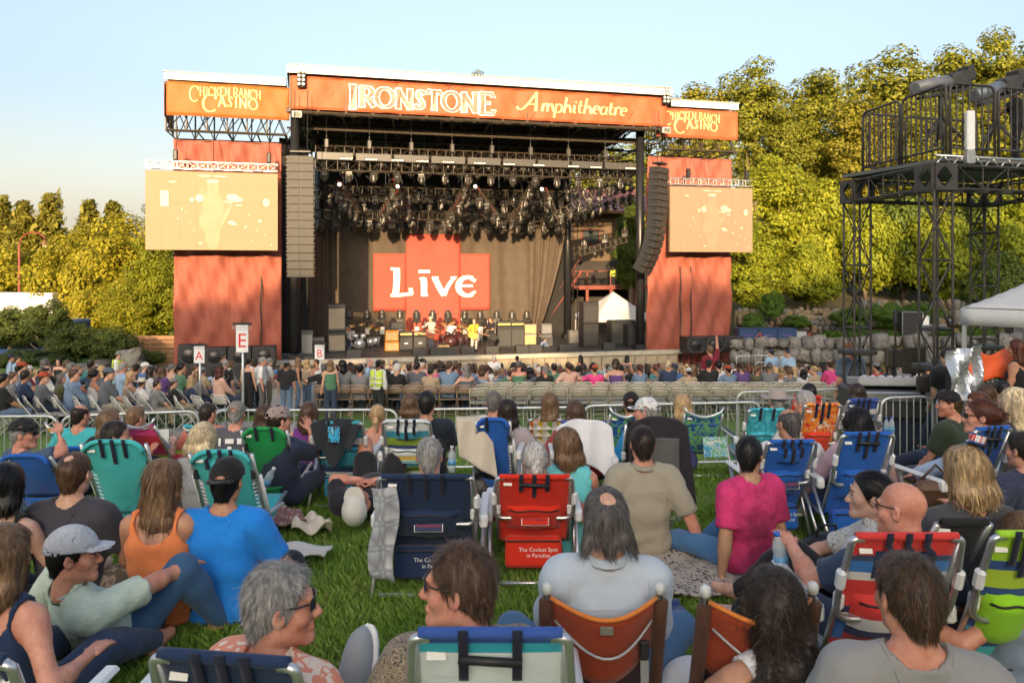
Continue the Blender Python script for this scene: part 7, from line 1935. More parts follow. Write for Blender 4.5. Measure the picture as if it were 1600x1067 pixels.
for r, d in enumerate((26.9, 28.2, 29.5, 30.9, 32.4, 34.0, 35.4)):
 px = 455 - 10*r
 while px < 1250:
  px += 1200/d*rr.uniform(.45, .75)
  me, J = lob('seat', rr.random() < .5, 'far', rr.randrange(3))
  x = (px-800)/1200*d; y = d + rr.uniform(-.3,.3)
  V0 = np.empty(len(me.vertices)*3, F32); me.vertices.foreach_get('co', V0); V0 = V0.reshape(-1,3)
  F0 = np.empty(len(me.loops), np.int32); me.loops.foreach_get('vertex_index', F0); F0 = F0.reshape(-1,4)
  M0 = np.empty(len(me.polygons), np.int32); me.polygons.foreach_get('material_index', M0)
  hm = hair_mesh(rr.choice(['short','long','bob']), .036, 1, .2, 0)
  V1 = np.empty(len(hm.vertices)*3, F32); hm.vertices.foreach_get('co', V1); V1 = V1.reshape(-1,3) @ J['Hm'].T.astype(F32) + J['head'].astype(F32)
  F1 = np.empty(len(hm.loops), np.int32); hm.loops.foreach_get('vertex_index', F1); F1 = F1.reshape(-1,4)
  keep = V0[F0].mean(1)[:,2] > .62
  a = rr.uniform(-.3,.3); Rz = np.array([[math.cos(a),-math.sin(a),0],[math.sin(a),math.cos(a),0],[0,0,1]], F32)
  off = np.array((x, y, g(x, y)), F32)
  si = 5 + rr.randrange(12); hi = 17 + rr.randrange(6); ki = rr.randrange(3)
  mi0 = np.where(M0 == 0, ki, np.where(M0 == 1, si, 3))
  cl.append((V0 @ Rz.T + off, F0[keep], mi0[keep])); cl.append((V1 @ Rz.T + off, F1, np.full(len(F1), hi)))
mats = [skinmat(SKIN[k]) for k in ('light','tan','pale')] + [BOT[0], BOT[1]] + [cloth(SHC[k]) for k in ('black','navy','blue','grey','white','red','maroon','teal','denim','tan','slate','light blue')] + [hairmat(HAIR[k]) for k in ('black','dark','brown','lbrown','blond','grey')]
VV, QQ, MI, n = [], [], [], 0
for v, q, k in cl: VV.append(v); QQ.append(q + n); MI.append(k); n += len(v)
tag(mk('crowd', np.concatenate(VV), np.concatenate(QQ), None, None, True, mats, np.concatenate(MI)), 'packed far rows of the seated crowd close to the stage', 'crowd', kind='stuff')
G2_ = 'people seated left of the walkway'
def lft(px, py, d, fem, top, shirt, hs, hc, label, hat=None, skin='light', bot=None, yaw=-50, pat=None, var=None, pose='seat', ch=True, grp=G2_):
 x = (px-800)/1200*d; y = d
 v = rr.randrange(3) if var is None else var
 me, J = lob(pose, fem, top, v); a = R(yaw)
 hx, hy = J['head'][0], J['head'][1]
 X, Y = x - (math.cos(a)*hx - math.sin(a)*hy), y - (math.sin(a)*hx + math.cos(a)*hy)
 gz = g(X, Y); z = P(px, py, d).z; sc = min(1.12, max(.86, (z - gz)/J['head'][2]))
 crowd(X, Y, a, pose, fem, top, shirt, hs, hc, label, grp, skin, bot, (hat[0], hat[1]) if hat else None, gz, pat, sc, v)
 if ch and pose == 'seat': folding_chair(X + math.sin(a)*.02, Y - math.cos(a)*.02, a, GREYC, 'grey folding chair under the %s' % ' '.join(label.split()[:9]), 'grey folding chairs left of the walkway')
JN = cloth((.10,.15,.24)); KH = cloth((.36,.32,.25))
for q in ((6,594,16.6,False,'tee','black','short','black','man in a black t-shirt and jeans seated at the far left',None,'tan',JN),(22,590,18,False,'tee','grey','short','brown','bearded man in a grey t-shirt seated behind the man in black',None),(40,588,17.4,False,'tee','navy','short','dark','man in a navy t-shirt resting an arm on the next chair',None,'tan'),
 (69,591,17.2,False,'long','slate','crew','brown','man in a red cap and grey raglan shirt seated in the left front row',('cap', CAPM['red cap'])),(97,592,18.4,True,'tee','olive','long','dgrey','woman with long dark grey hair in a green print top in the left block',None),(116,587,17.4,False,'long','denim','short','brown','man in a denim blue shirt and jeans in the left front row',None,'light',JN),
 (149,587,18,True,'tank','white','bun','black','woman in a white tank top with tied up black hair in the left block',None,'tan'),(170,585,17.4,False,'tee','slate','crew','dark','man in a slate t-shirt, grey cap and khaki shorts in the left front row',('cap', cloth((.10,.13,.18))),'light',KH),(205,589,18.5,True,'tank','tan','long','blond','woman with long blond hair seated beside the cowboy hat',None),
 (222,603,18.2,True,'tee','white','crew','brown','child in a straw cowboy hat and white top in the left block',('cowboy', cloth((.55,.50,.40)))),(247,602,17.6,False,'tee','grey','short','dark','man in a plain grey t-shirt seated nearest the walkway end',None),(272,599,18,False,'tee','black','crew','brown','man in a grey cap and black t-shirt leaning forward in the left block',('cap', CAPM['grey cap'])),(299,601,18.6,True,'long','navy','long','blond','woman with long blond hair in a dark navy top by the section A sign',None)): lft(*q)
k = 0
for r, d in enumerate((19.6, 21.2, 22.8, 24.6, 26.6)):
 px = -20 + r*14; n = 0
 while px < (335, 340, 335, 330, 320)[r]:
  px += 1200/d*rr.uniform(.55,.85); n += 1; k += 1
  if px < -6: continue
  x = (px-800)/1200*d
  rnd_person(x, d + rr.uniform(-.25,.25), R(rr.uniform(-60,-25)), 'left block, %s row from front, %s from left' % (ORD[r], nth(n-1)), G2_)
for i, px in enumerate((18,48,78,104,138,162,196,215)):
 d = 16.9; x = (px-800)/1200*d; folding_chair(x, d, R(-50), GREYC, 'grey folding chair at the front left, %s from the left edge' % nth(i), 'grey folding chairs left of the walkway')
for i, px in enumerate((352,372,395)):
 d = 17.5; x = (px-800)/1200*d; folding_chair(x - .6, d-.6+.3*i, R(-60+20*i), GREYC, 'empty grey folding chair by the walkway, %s from the left' % nth(i), 'grey folding chairs left of the walkway')
G3 = 'people standing on the walkway'
ALOHA = pattern('flower', [(.55,.52,.06),(.50,.50,.42),(.016,.016,.018)], 9.0, stops=[0,.22,.33], name='black_yellow_aloha')
PLD = pattern('plaid', [(.07,.03,.08),(.25,.2,.26),(.5,.48,.5)], 12); 
BLKS = BOT[1]
for q in ((352,576,20,False,'tee','black','short','grey','man in a black and yellow flowered shirt walking up the aisle',None,'light',cloth((.07,.07,.075)),0,ALOHA,0,'stand',False,G3),
 (388,583,20.4,True,'tank','black','bun','black','woman in a black romper walking up the aisle',None,'light',BLKS,-10,None,0,'stand',False,G3),(404,569,22,False,'tee','purple','short','dgrey','man in a plaid shirt standing behind the grey haired man in white',None,'light',None,20,PLD,1,'stand',False,G3),
 (412,565,20.4,False,'tee','white','short','grey','grey haired man in a white polo and grey shorts standing on the aisle',None,'red',cloth((.10,.10,.11)),-80,None,0,'stand',False,G3),(398,582,21,True,'tee','white','bob','dark','short woman in a white t-shirt and black shorts on the aisle',None,'tan',BLKS,10,None,0,'stand',False,G3),
 (422,566,22.5,False,'tee','white','crew','grey','man in a grey cap and white t-shirt standing far up the aisle',('cap', CAPM['grey cap']),'light',None,-60,None,1,'stand',False,G3),(448,573,19.6,False,'tee','black','pony','black','person in a loose black t-shirt with a long dark ponytail on the aisle',('cap', CAPM['grey cap']),'olive',JN,0,None,0,'stand',False,G3),
 (467,570,22,True,'tank','black','long','lbrown','woman in a black tank top and jeans turning to talk on the aisle',None,'tan',JN,-70,None,1,'stand',False,G3),(480,569,23,True,'tank','tan','long','blond','woman with long blond hair standing beside the woman in a black tank top',None,'pale',JN,-20,None,1,'stand',False,G3),(494,580,21,True,'tank','white','crew','brown','person in a white sleeveless shirt and grey trousers near the section B sign',None,'tan',cloth((.18,.18,.2)),60,None,1,'stand',False,G3),
 (516,582,19.6,True,'tank','green','long','lbrown','woman in a green tank top and dark jeans with a white shirt at her waist',None,'light',BOT[0],20,None,0,'stand',False,G3),(578,569,20.6,False,'long','light blue','fringe','grey','bald man in a light blue shirt standing beside the guard',None,'red',BOT[0],-85,None,0,'stand',False,G3),
 (592,571,19.6,False,'long','white','crew','black','guard in a yellow reflective vest and black cap beside the brown chairs',('cap', CAPM['black cap']),'brown',BLKS,-20,None,0,'stand',False,'guards in yellow vests'),
 (185,556,33,False,'long','white','crew','brown','guard in a yellow vest and cap standing by the boulders on the left',('cap', CAPM['grey cap']),'light',BLKS,-80,None,0,'stand',False,'guards in yellow vests'),
 (18,560,30,False,'tee','light blue','crew','dark','left of two policemen in light blue shirts at the far left',('cap', CAPM['navy cap']),'tan',BOT[0],-60,None,0,'stand',False,'policemen'),(28,562,29.5,False,'tee','light blue','short','dark','right of two policemen in light blue shirts at the far left',None,'tan',BOT[0],-80,None,0,'stand',False,'policemen'),
 (91,566,26,True,'tank','black','curly','black','woman with big dark curly hair in a black top facing the camera',None,'light',BLKS,170,None,1,'stand',False,G3),
 (1205,534,33,False,'tee','light blue','crew','dark','policeman in a light blue shirt and cap by the steps on the right',('cap', CAPM['navy cap']),'light',BOT[0],10,None,1,'stand',False,'policemen'),(1231,541,32,False,'tee','light blue','crew','dark','shorter policeman in a light blue shirt before the man in a vest',('cap', CAPM['navy cap']),'light',BOT[0],150,None,0,'stand',False,'policemen'),(1228,528,33.5,False,'long','white','short','brown','man in a yellow vest standing behind the policemen on the right',None,'red',BLKS,140,None,0,'stand',False,'guards in yellow vests'),
 (1109,545,23.4,False,'tee','dark red','short','lbrown','person in a dark red t-shirt raising one arm above the crowd',None,'red',JN,20,None,3,'stand',False,G3),(963,566,27,True,'tank','teal','long','auburn','woman in a teal sundress standing in the crowd',None,'light',cloth(SHC['teal']),0,None,0,'stand',False,G3),(907,560,32,True,'tank','black','long','black','woman with long black hair standing near the stage front',None,'tan',BLKS,30,None,2,'stand',False,G3),(980,560,33.5,True,'tank','slate','long','black','black haired woman in a slate top standing by the stage edge',None,'tan',BLKS,-20,None,0,'stand',False,G3),
 (651,562,33,True,'tank','black','long','dark','woman in black with long hair standing near the stage below the amplifiers',None,'light',BLKS,0,None,0,'stand',False,G3),(613,566,30,True,'tank','cyan','bob','blond','woman in a cyan top holding up a phone in the crowd',None,'light',BLKS,-60,None,2,'stand',False,G3),(686,568,29,False,'tee','olive','short','brown','man in an olive camouflage t-shirt standing in the crowd',None,'light',BLKS,0,pattern('blotch',[(.05,.05,.03),(.14,.13,.08),(.24,.22,.14)],12),0,'stand',False,G3),(772,560,31,False,'tee','white','fringe','white','bald man in a white shirt standing before the stage',None,'red',KH,0,None,0,'stand',False,G3),(808,561,32,False,'tee','black','short','black','man in a plain black t-shirt standing before the stage',None,'light',BLKS,0,None,0,'stand',False,G3),
 (348,560,27,False,'tee','black','short','black','dark haired man in black standing under the left subwoofers',None,'brown',BLKS,-90,None,0,'stand',False,G3)): lft(*q)
VEST = M((.52,.66,.06), .6, .1, 6, name='reflective_yellow'); SILV = M((.6,.62,.6), .35, .1, name='reflective_silver', metal=.4)
for o in [o for o in bpy.data.objects if o.get('group') == 'guards in yellow vests']:
 m = MB()
 for s in (-1, 1): m.sheet(lambda a, b, s=s: (s*(.04+.17*a), (-.165 if True else 0) - .012*math.sin(PI*a) + .05*max(0, b-.8)*5*.5 + .07*a*a, .98 + .47*b), 6, 8, (0,.01,0)); m.sheet(lambda a, b, s=s: (s*(.05+.16*a), .165 + .015*math.sin(PI*a) - .07*a*a, .98 + .44*b), 6, 8, (0,-.01,0))
 v = m.build('vest', VEST, o, True)
 m = MB()
 for z in (1.06, 1.2): m.sheet(lambda a, b: (-.21+.42*a, -.182 + .05*(2*a-1)**2, z + .05*b), 8, 1, (0,.006,0)); m.sheet(lambda a, b: (-.21+.42*a, .186 - .06*(2*a-1)**2, z + .05*b), 8, 1, (0,-.006,0))
 m.build('reflective_band', SILV, v, True)
# ------------------------------------------------------------------ the lawn: chairs, people, belongings
FAB = dict(navy=cloth((.012,.028,.075)), blue=cloth((.012,.075,.33)), red=cloth((.56,.025,.010)), teal=cloth((.05,.42,.44)), aqua=cloth((.04,.36,.46)), green=cloth((.01,.26,.07)), orange=cloth((.75,.27,.02)), royal=cloth((.015,.10,.42)))
RDT = M((.50,.02,.03), .6, .05, name='red_thread'); WTT = M((.70,.70,.68), .6, .05, name='white_thread'); ZIP = M((.012,.012,.014), .5, .1, name='zip'); STRAP = cloth((.012,.014,.03)); PATCH = M((.02,.03,.09), .7, .05, name='patch_navy')
def beach_chair(px, pt, d, wpx, label, fab, yaw=0.0, bk=None, pouch=None, pillow=None, patch=None, low=None, handle=False, straps=3, loop=True, armrest=True, kind='beach', sag=False, H=None, arm_blue=False, cooler_text=False, tagwhite=True):
 d = d - .13; q = P(px, pt, d); gz = g(q.x, d)
 Hh = H or max(.55, min(1.02, q.z - gz)); W_ = wpx/1200*d
 if H is None and abs(q.z - gz - Hh) > .05: print('CHAIR', label[:40], 'want H %.2f' % (q.z-gz))
 t = thing('beach_chair', label, 'chair', (q.x, d + .28, q.z - Hh), R(yaw))
 w = W_ - .07
 cy = lambda a, b: (.02 - .30*b - .035*math.sin(PI*a)*math.sin(PI*min(1, b*1.05)) + (.05*(1 - math.cos(2*PI*a))*.5*0))
 zz = lambda a, b: .20 + (Hh-.20)*b - (.055*math.sin(PI*a)*b**4 if sag else 0)
 rnd_ = kind == 'lace'
 def pf(a, b):
  ww = w
  if rnd_: ww = w*(1.0 if b > .62 else .86) ; 
  x = (a-.5)*ww
  z = zz(a, b)
  if rnd_ and b > .75: z -= .07*abs(2*a-1)**5*(b-.75)*4
  return (x, cy(a, b), z)
 m = MB(); m.sheet(pf, 16, 24, (0,.012,.004)); pn = m.build('back_panel', fab, t, True)
 hem = MB(); hem.tube([(lambda p: (p[0], p[1]+.004, p[2]))(pf(a, 1)) for a in np.linspace(0, 1, 14)], .017, 8); hem.build('top_hem', fab, t, True)
 if sag:
  m = MB(); m.tube([(-w/2-.02, cy(0,1), Hh+.06)] + [(lambda p: (p[0], p[1]-.005, p[2]+.012))(pf(a, 1)) for a in np.linspace(.02, .98, 12)] + [(w/2+.02, cy(0,1), Hh+.06)], .014, 8); m.build('top_tube', ALU, t, True)
 m = MB(); m.sheet(lambda a, b: ((a-.5)*w, .04 + .46*b, .20 + .05*b - .05*math.sin(PI*b)), 6, 6, (0,0,-.012)); m.build('seat_panel', fab, t, True)
 r = .0135
 for s in (-1, 1):
  x = s*(w/2 + .012)
  m = MB(); m.tube([(x, .50, .26), (x, .03, .20), (x, cy(0,.5), zz(0,.5)), (x, cy(0,.97), zz(0,.97))], r, 8); m.build('side_tube', ALU, t, True)
  if armrest:
   ah = .20 + (Hh-.20)*.42; ax = s*(W_/2 + .035)
   m = MB(); m.box((ax, .16, ah+.01), (.055,.50,.026), bev=.011); m.box((ax, -.07, ah-.02), (.05,.06,.07), bev=.012); o = m.build('armrest', WPL, t)
   if arm_blue: m = MB(); m.box((ax, .18, ah+.026), (.04,.40,.008), bev=.003); m.build('armrest_pad', FAB['navy'], o)
   m = MB(); m.tube([(ax, .36, ah), (ax-s*.01, .10, .01)], r, 7); m.build('leg', ALU, t, True)
   m = MB(); m.tube([(ax-s*.005, .12, ah), (ax-s*.01, -.26, .01)], r, 7); m.build('leg', ALU, t, True)
   m = MB(); m.box((x, cy(0,.52)-.01, zz(0,.52)), (.036,.05,.075), rotx(.2), bev=.012); m.build('pivot', WPL, t)
 m = MB(); m.tube([(-w/2-.02,-.25,.03),(w/2+.02,-.25,.03)], r, 7); m.build('foot_bar', ALU, t, True)
 ob = -.024
 if loop:
  B0 = .40; X = W_/2
  pts = [(-w/2+.03, cy(0,1)+.004, zz(0,.985)), (-X+.02, cy(0,1)-.0, zz(0,.985)), (-X, cy(0,.6)-.035, zz(0,.6)), (-X+.01, cy(0,B0)-.05, zz(0,B0)), (X-.01, cy(0,B0)-.05, zz(0,B0)), (X, cy(0,.6)-.035, zz(0,.6)), (X-.02, cy(0,1), zz(0,.985)), (w/2-.03, cy(0,1)+.004, zz(0,.985))]
  m = MB(); m.tube(arc(pts, .11, 6), .0135, 9); m.build('back_loop', ALU, t, True)
  for s in (-1, 1): m = MB(); m.box((s*X, cy(0,.70)-.03, zz(0,.70)), (.036,.045,.09), rotx(.3), bev=.012); m.build('clamp', WPL, t)
 def bag(name, a0, a1, b0, b1, dep, mat, zipb=None, ends=None):
  x0, x1 = (a0-.5)*w, (a1-.5)*w
  m = MB(); n = 10
  fr = lambda a, b: ((x0 + (x1-x0)*a), cy(a0 + (a1-a0)*a, b0 + (b1-b0)*b) - .004 - dep*(min(1, 6*a, 6*(1-a))**.5)*(min(1, 5*b, 5*(1-b))**.5), zz(.5, b0 + (b1-b0)*b) + .006*math.sin(a*9+b*4)*math.sin(PI*a))
  m.grid(fr, n, n); o = m.build(name, mat, t, True)
  if zipb:
   m = MB(); m.tube([(lambda p: (p[0], p[1]-.004, p[2]))(fr(a, zipb)) for a in np.linspace(.05, .95, 12)], .0055, 5); m.build('zip', ZIP, o, True)
  return o, fr
 if pouch:
  mt = pouch if not isinstance(pouch, bool) else fab
  o, fr = bag('pouch', .10, .90, .20, .58, .055, mt, .86)
  if patch:
   c = fr(.52, .52); c = (c[0], c[1]-.006, c[2])
   m = MB(); m.box((c[0], c[1], c[2]), (.17,.006,.062), rotx(-.27), bev=.003); o2 = m.build('patch', WTT, o)
   m = MB(); m.box((c[0], c[1]-.004, c[2]), (.16,.006,.053), rotx(-.27), bev=.002); m.build('patch_centre', PATCH if patch == 1 else mt, o2)
   text_on('lettering', 'Tommy Bahama', RDT if patch == 1 else PATCH, o2, (c[0], c[1]-.0085, c[2]+.008), .022, (PI/2-.27,0,0)); text_on('lettering', 'LIFE IS ONE LONG WEEKEND', WTT, o2, (c[0], c[1]-.009, c[2]-.014), .0085, (PI/2-.27,0,0))
 if low:
  mt = low if not isinstance(low, bool) else fab
  m = MB(); m.box((0, .0-.035, .145), (w*.84,.10,.19), rotx(-.12), bev=.02); o = m.build('cooler_pocket', mt, t)
  m = MB(); m.tube([(-w*.40,-.085,.226),(w*.40,-.085,.226)], .006, 5); m.build('zip', ZIP, o)
  if cooler_text:
   text_on('lettering', 'The Coolest Spot', WTT, o, (.03,-.094,.175), .034, (PI/2-.12,0,0)); text_on('lettering', 'in Paradise', WTT, o, (.03,-.0905,.137), .034, (PI/2-.12,0,0))
 if pillow:
  mt = pillow if not isinstance(pillow, bool) else fab
  o, fr = bag('pillow', .22, .78, .70, .90, .055, mt)
 for k in range(straps):
  x = ((-.17,.17,.0)[k])*w*1.1; L = (.20,.20,.28)[k]
  m = MB(); m.sheet(lambda a, b: (x + (a-.5)*.026, (lambda p: p[1] - .022 - (.05 if pillow and .70 < 1-b*L < .92 else 0))(pf(.5 + x/w, 1 - b*L)), pf(.5, 1 - b*L)[2] + .018*(b < .05)), 2, 10, (0,.004,0)); m.build('strap', STRAP, t, True)
 if handle:
  z = zz(.5, .91); m = MB(); m.tube([(-w*.22, cy(.3,.91)-.035, z), (w*.22, cy(.7,.91)-.035, z-.01)], .012, 8); m.build('carry_handle', BLKP, t, True)
 if tagwhite:
  m = MB(); p = pf(.12, .90); m.box((p[0], p[1]-.004, p[2]), (.05,.003,.022), rotx(-.3)); m.build('care_label', WTT, t)
 if rnd_:
  for s in (-1, 1):
   m = MB()
   for k in range(9):
    b = .10 + .055*k; x = s*w*.43; m.tube([(x, cy(0,b), zz(.5,b)), (s*(w/2+.03), cy(0,b)+.02, zz(.5,b)+.012)], .004, 4)
   m.build('bungee_cord', WTT, t)
   m = MB(); m.tube([(s*(w/2+.03), .35, .22), (s*(w/2+.035), cy(0,.1)+.03, zz(.5,.1)), (s*(w/2+.03), cy(0,.62)+.01, zz(.5,.66))], .014, 8); m.build('side_rail', WPL if s else ALU, t, True)
   m = MB(); m.box((s*w*.5, cy(0,.70)-.012, zz(.5,.70)), (.03,.03,.07), bev=.008); m.build('buckle', BLKP, t)
  m = MB(); m.sheet(lambda a, b: ((a-.5)*w*1.05, .03 - .16*math.sin(PI*a)*.5 - .10*b, .20 - .16*math.sin(PI*a)*(1-b) + .02*b), 14, 6, (0,.01,0)); m.build('seat_sling', fab, t, True)
 return t
def Z(*c): return c
def bands(cols, hs, name='striped_fabric'): return pattern('bands', cols, stops=hs, axis='Z', name=name)
STR_TB = bands([(.04,.13,.42),(.62,.64,.66),(.02,.35,.46),(.62,.64,.66),(.58,.64,.68),(.02,.33,.45),(.02,.07,.30)], [0,.18,.30,.36,.50,.812,.842,.95], 'teal_white_blue_stripes')
STR_USA = bands([(.5,.03,.03),(.55,.55,.55),(.5,.03,.03),(.03,.13,.40),(.55,.55,.55),(.02,.03,.09),(.55,.03,.025),(.58,.58,.58),(.03,.16,.46),(.03,.05,.13),(.55,.03,.025)], [0,.15,.24,.32,.42,.46,.49,.62,.66,.71,.735,.95], 'red_white_blue_stripes')
STR_LIME = bands([(.03,.10,.32),(.05,.40,.50),(.02,.06,.22),(.05,.40,.50),(.02,.06,.22),(.38,.50,.05),(.02,.06,.22),(.36,.50,.03),(.02,.06,.22),(.30,.55,.02)], [0,.2,.3,.34,.40,.44,.56,.60,.68,.72,.95], 'lime_blue_stripes')
STR_BG = bands([(.20,.32,.03),(.55,.60,.62),(.03,.24,.36),(.02,.04,.10),(.55,.6,.62),(.20,.32,.03),(.03,.24,.36),(.5,.36,.05),(.55,.6,.62),(.02,.04,.12),(.20,.32,.03),(.03,.24,.36),(.55,.6,.62)], [0,.12,.16,.22,.25,.29,.36,.42,.46,.52,.55,.62,.68,.75], 'green_blue_stripes')
STR_TEAL = bands([(.03,.22,.34),(.60,.62,.64),(.02,.05,.16),(.03,.30,.42),(.02,.05,.16),(.60,.62,.64),(.03,.30,.42)], [0,.2,.26,.34,.48,.54,.60,.8], 'teal_white_bands')
STR_MEX = bands([(.50,.02,.05),(.30,.42,.02),(.62,.04,.20),(.55,.02,.04),(.42,.01,.03),(.62,.05,.25),(.65,.55,.6),(.62,.04,.22),(.12,.02,.03),(.34,.46,.02)], [0,.2,.30,.36,.45,.52,.60,.63,.70,.74,.95], 'serape_stripes')
STR_PALM = bands([(.012,.05,.24),(.02,.30,.44),(.66,.44,.03)], [0,.34,.52,.95], 'sunset_stripes')
STR_BW = bands([(.50,.02,.02),(.02,.06,.30),(.6,.6,.6),(.02,.06,.30),(.6,.6,.6),(.02,.06,.30),(.6,.6,.6),(.02,.06,.30)], [0,.40,.46,.52,.57,.62,.67,.73,.9], 'blue_white_stripes')
TROP = pattern('blotch', [(.01,.05,.26),(.02,.17,.45),(.20,.46,.02),(.06,.33,.30)], 9, dist=2.5, name='tropical_print')
ORGP = pattern('blotch', [(.75,.27,.02),(.72,.24,.02),(.62,.04,.02),(.72,.62,.45)], 7, dist=3.0, name='orange_leaf_print')
AQP = pattern('blotch', [(.02,.28,.40),(.03,.36,.48),(.08,.48,.58)], 30, name='aqua_print')
PT = beach_chair
PT(665,745,4.55,158,'navy blue backpack beach chair with a checked jacket hung on its left arm', FAB['navy'], pouch=True, patch=1, low=True, cooler_text=True, straps=3)
PT(835,745,4.75,128,'bright red backpack beach chair in the middle of the lawn', FAB['red'], pouch=True, patch=2, low=True, cooler_text=True, handle=True)
PT(766,990,2.12,268,'teal white and blue striped beach chair at the bottom of the photo', STR_TB, handle=True, pillow=None, straps=2)
PT(372,1030,2.05,262,'navy beach chair of the man in the coral flowered shirt', FAB['navy'], yaw=-8)
PT(1418,838,3.08,188,'red white and blue striped backpack chair behind the bald man', STR_USA, pouch=bands([(.55,.03,.025),(.55,.03,.025),(.02,.03,.09),(.55,.55,.55),(.55,.03,.025)], [0,.25,.36,.40,.46,.7], 'red_pouch'), pillow=FAB['navy'], low=FAB['red'])
PT(1605,835,3.05,120,'lime and blue striped backpack chair at the right edge', STR_LIME, pouch=cloth((.24,.52,.02)), low=cloth((.24,.52,.02)))
PT(1234,690,5.6,86,'blue backpack chair with a grey printed patch, left of its twin', FAB['royal'], pouch=True, patch=1, low=True, pillow=True, cooler_text=True, yaw=3)
PT(1352,678,5.4,92,'blue backpack chair under the woman with black curly hair', FAB['royal'], pouch=True, patch=1, low=True, handle=True, yaw=4)
PT(1537,670,5.2,78,'blue backpack chair of the woman in a light blue shirt', FAB['royal'], yaw=14, pouch=True, patch=1, handle=True)
PT(635,658,6.6,80,'blue and green striped backpack chair behind the lying man', STR_BG, pouch=STR_BG, pillow=STR_BG, low=STR_BG, arm_blue=True, patch=2)
PT(527,660,6.7,84,'teal striped chair with a black hooded sweatshirt over it', STR_TEAL, pouch=cloth((.03,.27,.38)), low=cloth((.03,.22,.34)))
PT(176,690,5.4,112,'turquoise reclining chair with rounded top and bungee sides, left one', FAB['teal'], kind='lace', loop=False, armrest=False)
PT(344,706,5.2,108,'turquoise reclining chair with a small pillow, behind the black cap', FAB['teal'], kind='lace', loop=False, armrest=False, pillow=True)
PT(412,670,6.4,80,'green reclining chair with bungee sides', FAB['green'], kind='lace', loop=False, armrest=False, straps=2)
PT(36,712,6.0,92,'blue reclining chair with white webbing straps at the left edge', FAB['royal'], kind='lace', loop=False, armrest=False, straps=0)
PT(110,700,7.2,60,'blue chair mostly hidden behind the left turquoise chair', FAB['royal'], loop=False, armrest=False, straps=0)
PT(775,655,6.7,62,'blue reclining chair with a cream towel over its left side', FAB['royal'], kind='lace', loop=False, armrest=True, straps=1, yaw=-6)
PT(105,668,8.2,74,'yellow and blue beach chair printed with palm trees', STR_PALM, sag=True, loop=False, straps=0, armrest=False)
PT(223,662,7.7,66,'pink red and green striped beach chair at the left', STR_MEX, sag=True, loop=False, straps=0, armrest=False, yaw=-12)
PT(977,645,7.8,54,'blue and green tropical print chair left of the black jacket', TROP, sag=True, loop=False, straps=0, armrest=False)
PT(1100,645,8.2,66,'blue and green tropical print chair with an advertising card', TROP, sag=True, loop=False, straps=0, armrest=False)
PT(1199,640,7.6,66,'aqua printed chair right of the tropical print chair', AQP, pouch=True, straps=2, arm_blue=True)
PT(1286,632,7.2,64,'orange leaf print backpack chair with a red pouch', ORGP, pouch=cloth((.62,.05,.02)), low=ORGP)
PT(1350,625,8.0,56,'blue and white striped chair with a red lower panel', STR_BW, straps=3)
PT(1262,620,9.0,54,'small red chair behind the orange leaf chair', FAB['red'], loop=True, straps=0)
PT(320,668,7.8,56,'teal folding chair of the man in the coral shirt', FAB['aqua'], loop=False, straps=0, yaw=-25)
PT(1560,680,5.7,60,'teal chair of the long haired blond woman at the right edge', FAB['teal'], loop=False, straps=0, armrest=False)
PT(1508,815,3.25,100,'black low chair of the woman in a dark grey t-shirt', BLKC, loop=False, straps=0, armrest=False, H=.62)
PT(913,660,6.75,82,'chair hidden under a white towel, with a striped lower panel', STR_BW, loop=False, straps=0)
PT(1022,660,6.2,96,'dark chair under the black and grey jacket', BLKC, loop=False, straps=0)
PT(0,1032,2.0,60,'chair with a rounded white frame at the bottom left corner', FAB['navy'], straps=0)
t = PT(852,655,7.9,58,'aluminium lawn chair webbed in orange yellow green and white', BLKC, loop=True, straps=0, tagwhite=False)
for c in [c for c in bpy.data.objects if c.parent == t and c.name.split('.')[0] in ('back_panel','top_hem','seat_panel')]: bpy.data.objects.remove(c)
w = 58/1200*7.9 - .05; Hc = -(655-HY)/1200*7.9 - t.location.z
WEB = [cloth(c) for c in ((.70,.20,.03),(.62,.60,.56),(.66,.46,.02),(.62,.60,.56),(.15,.38,.03),(.62,.60,.56),(.66,.46,.02))]
for k in range(7):
 m = MB(); m.sheet(lambda a, b: (-w/2 + w*(k+.5)/7 + (a-.5)*.045, .02-.30*b - .004*(1 if k % 2 else -1), .2 + (Hc-.2)*b), 2, 8, (0,.003,0)); m.build('webbing', WEB[k], t)
for k in range(5):
 m = MB(); b0 = (k+.6)/5.4; m.sheet(lambda a, b: (-w/2 + w*a, .02-.30*b0 - .011*math.cos(a*22), .2 + (Hc-.2)*b0 + (b-.5)*.05), 21, 1, (0,.003,0)); m.build('webbing', WEB[1], t)
BRC = cloth((.065,.028,.016)); ORC = cloth((.28,.042,.014)); MAR = cloth((.035,.014,.018))
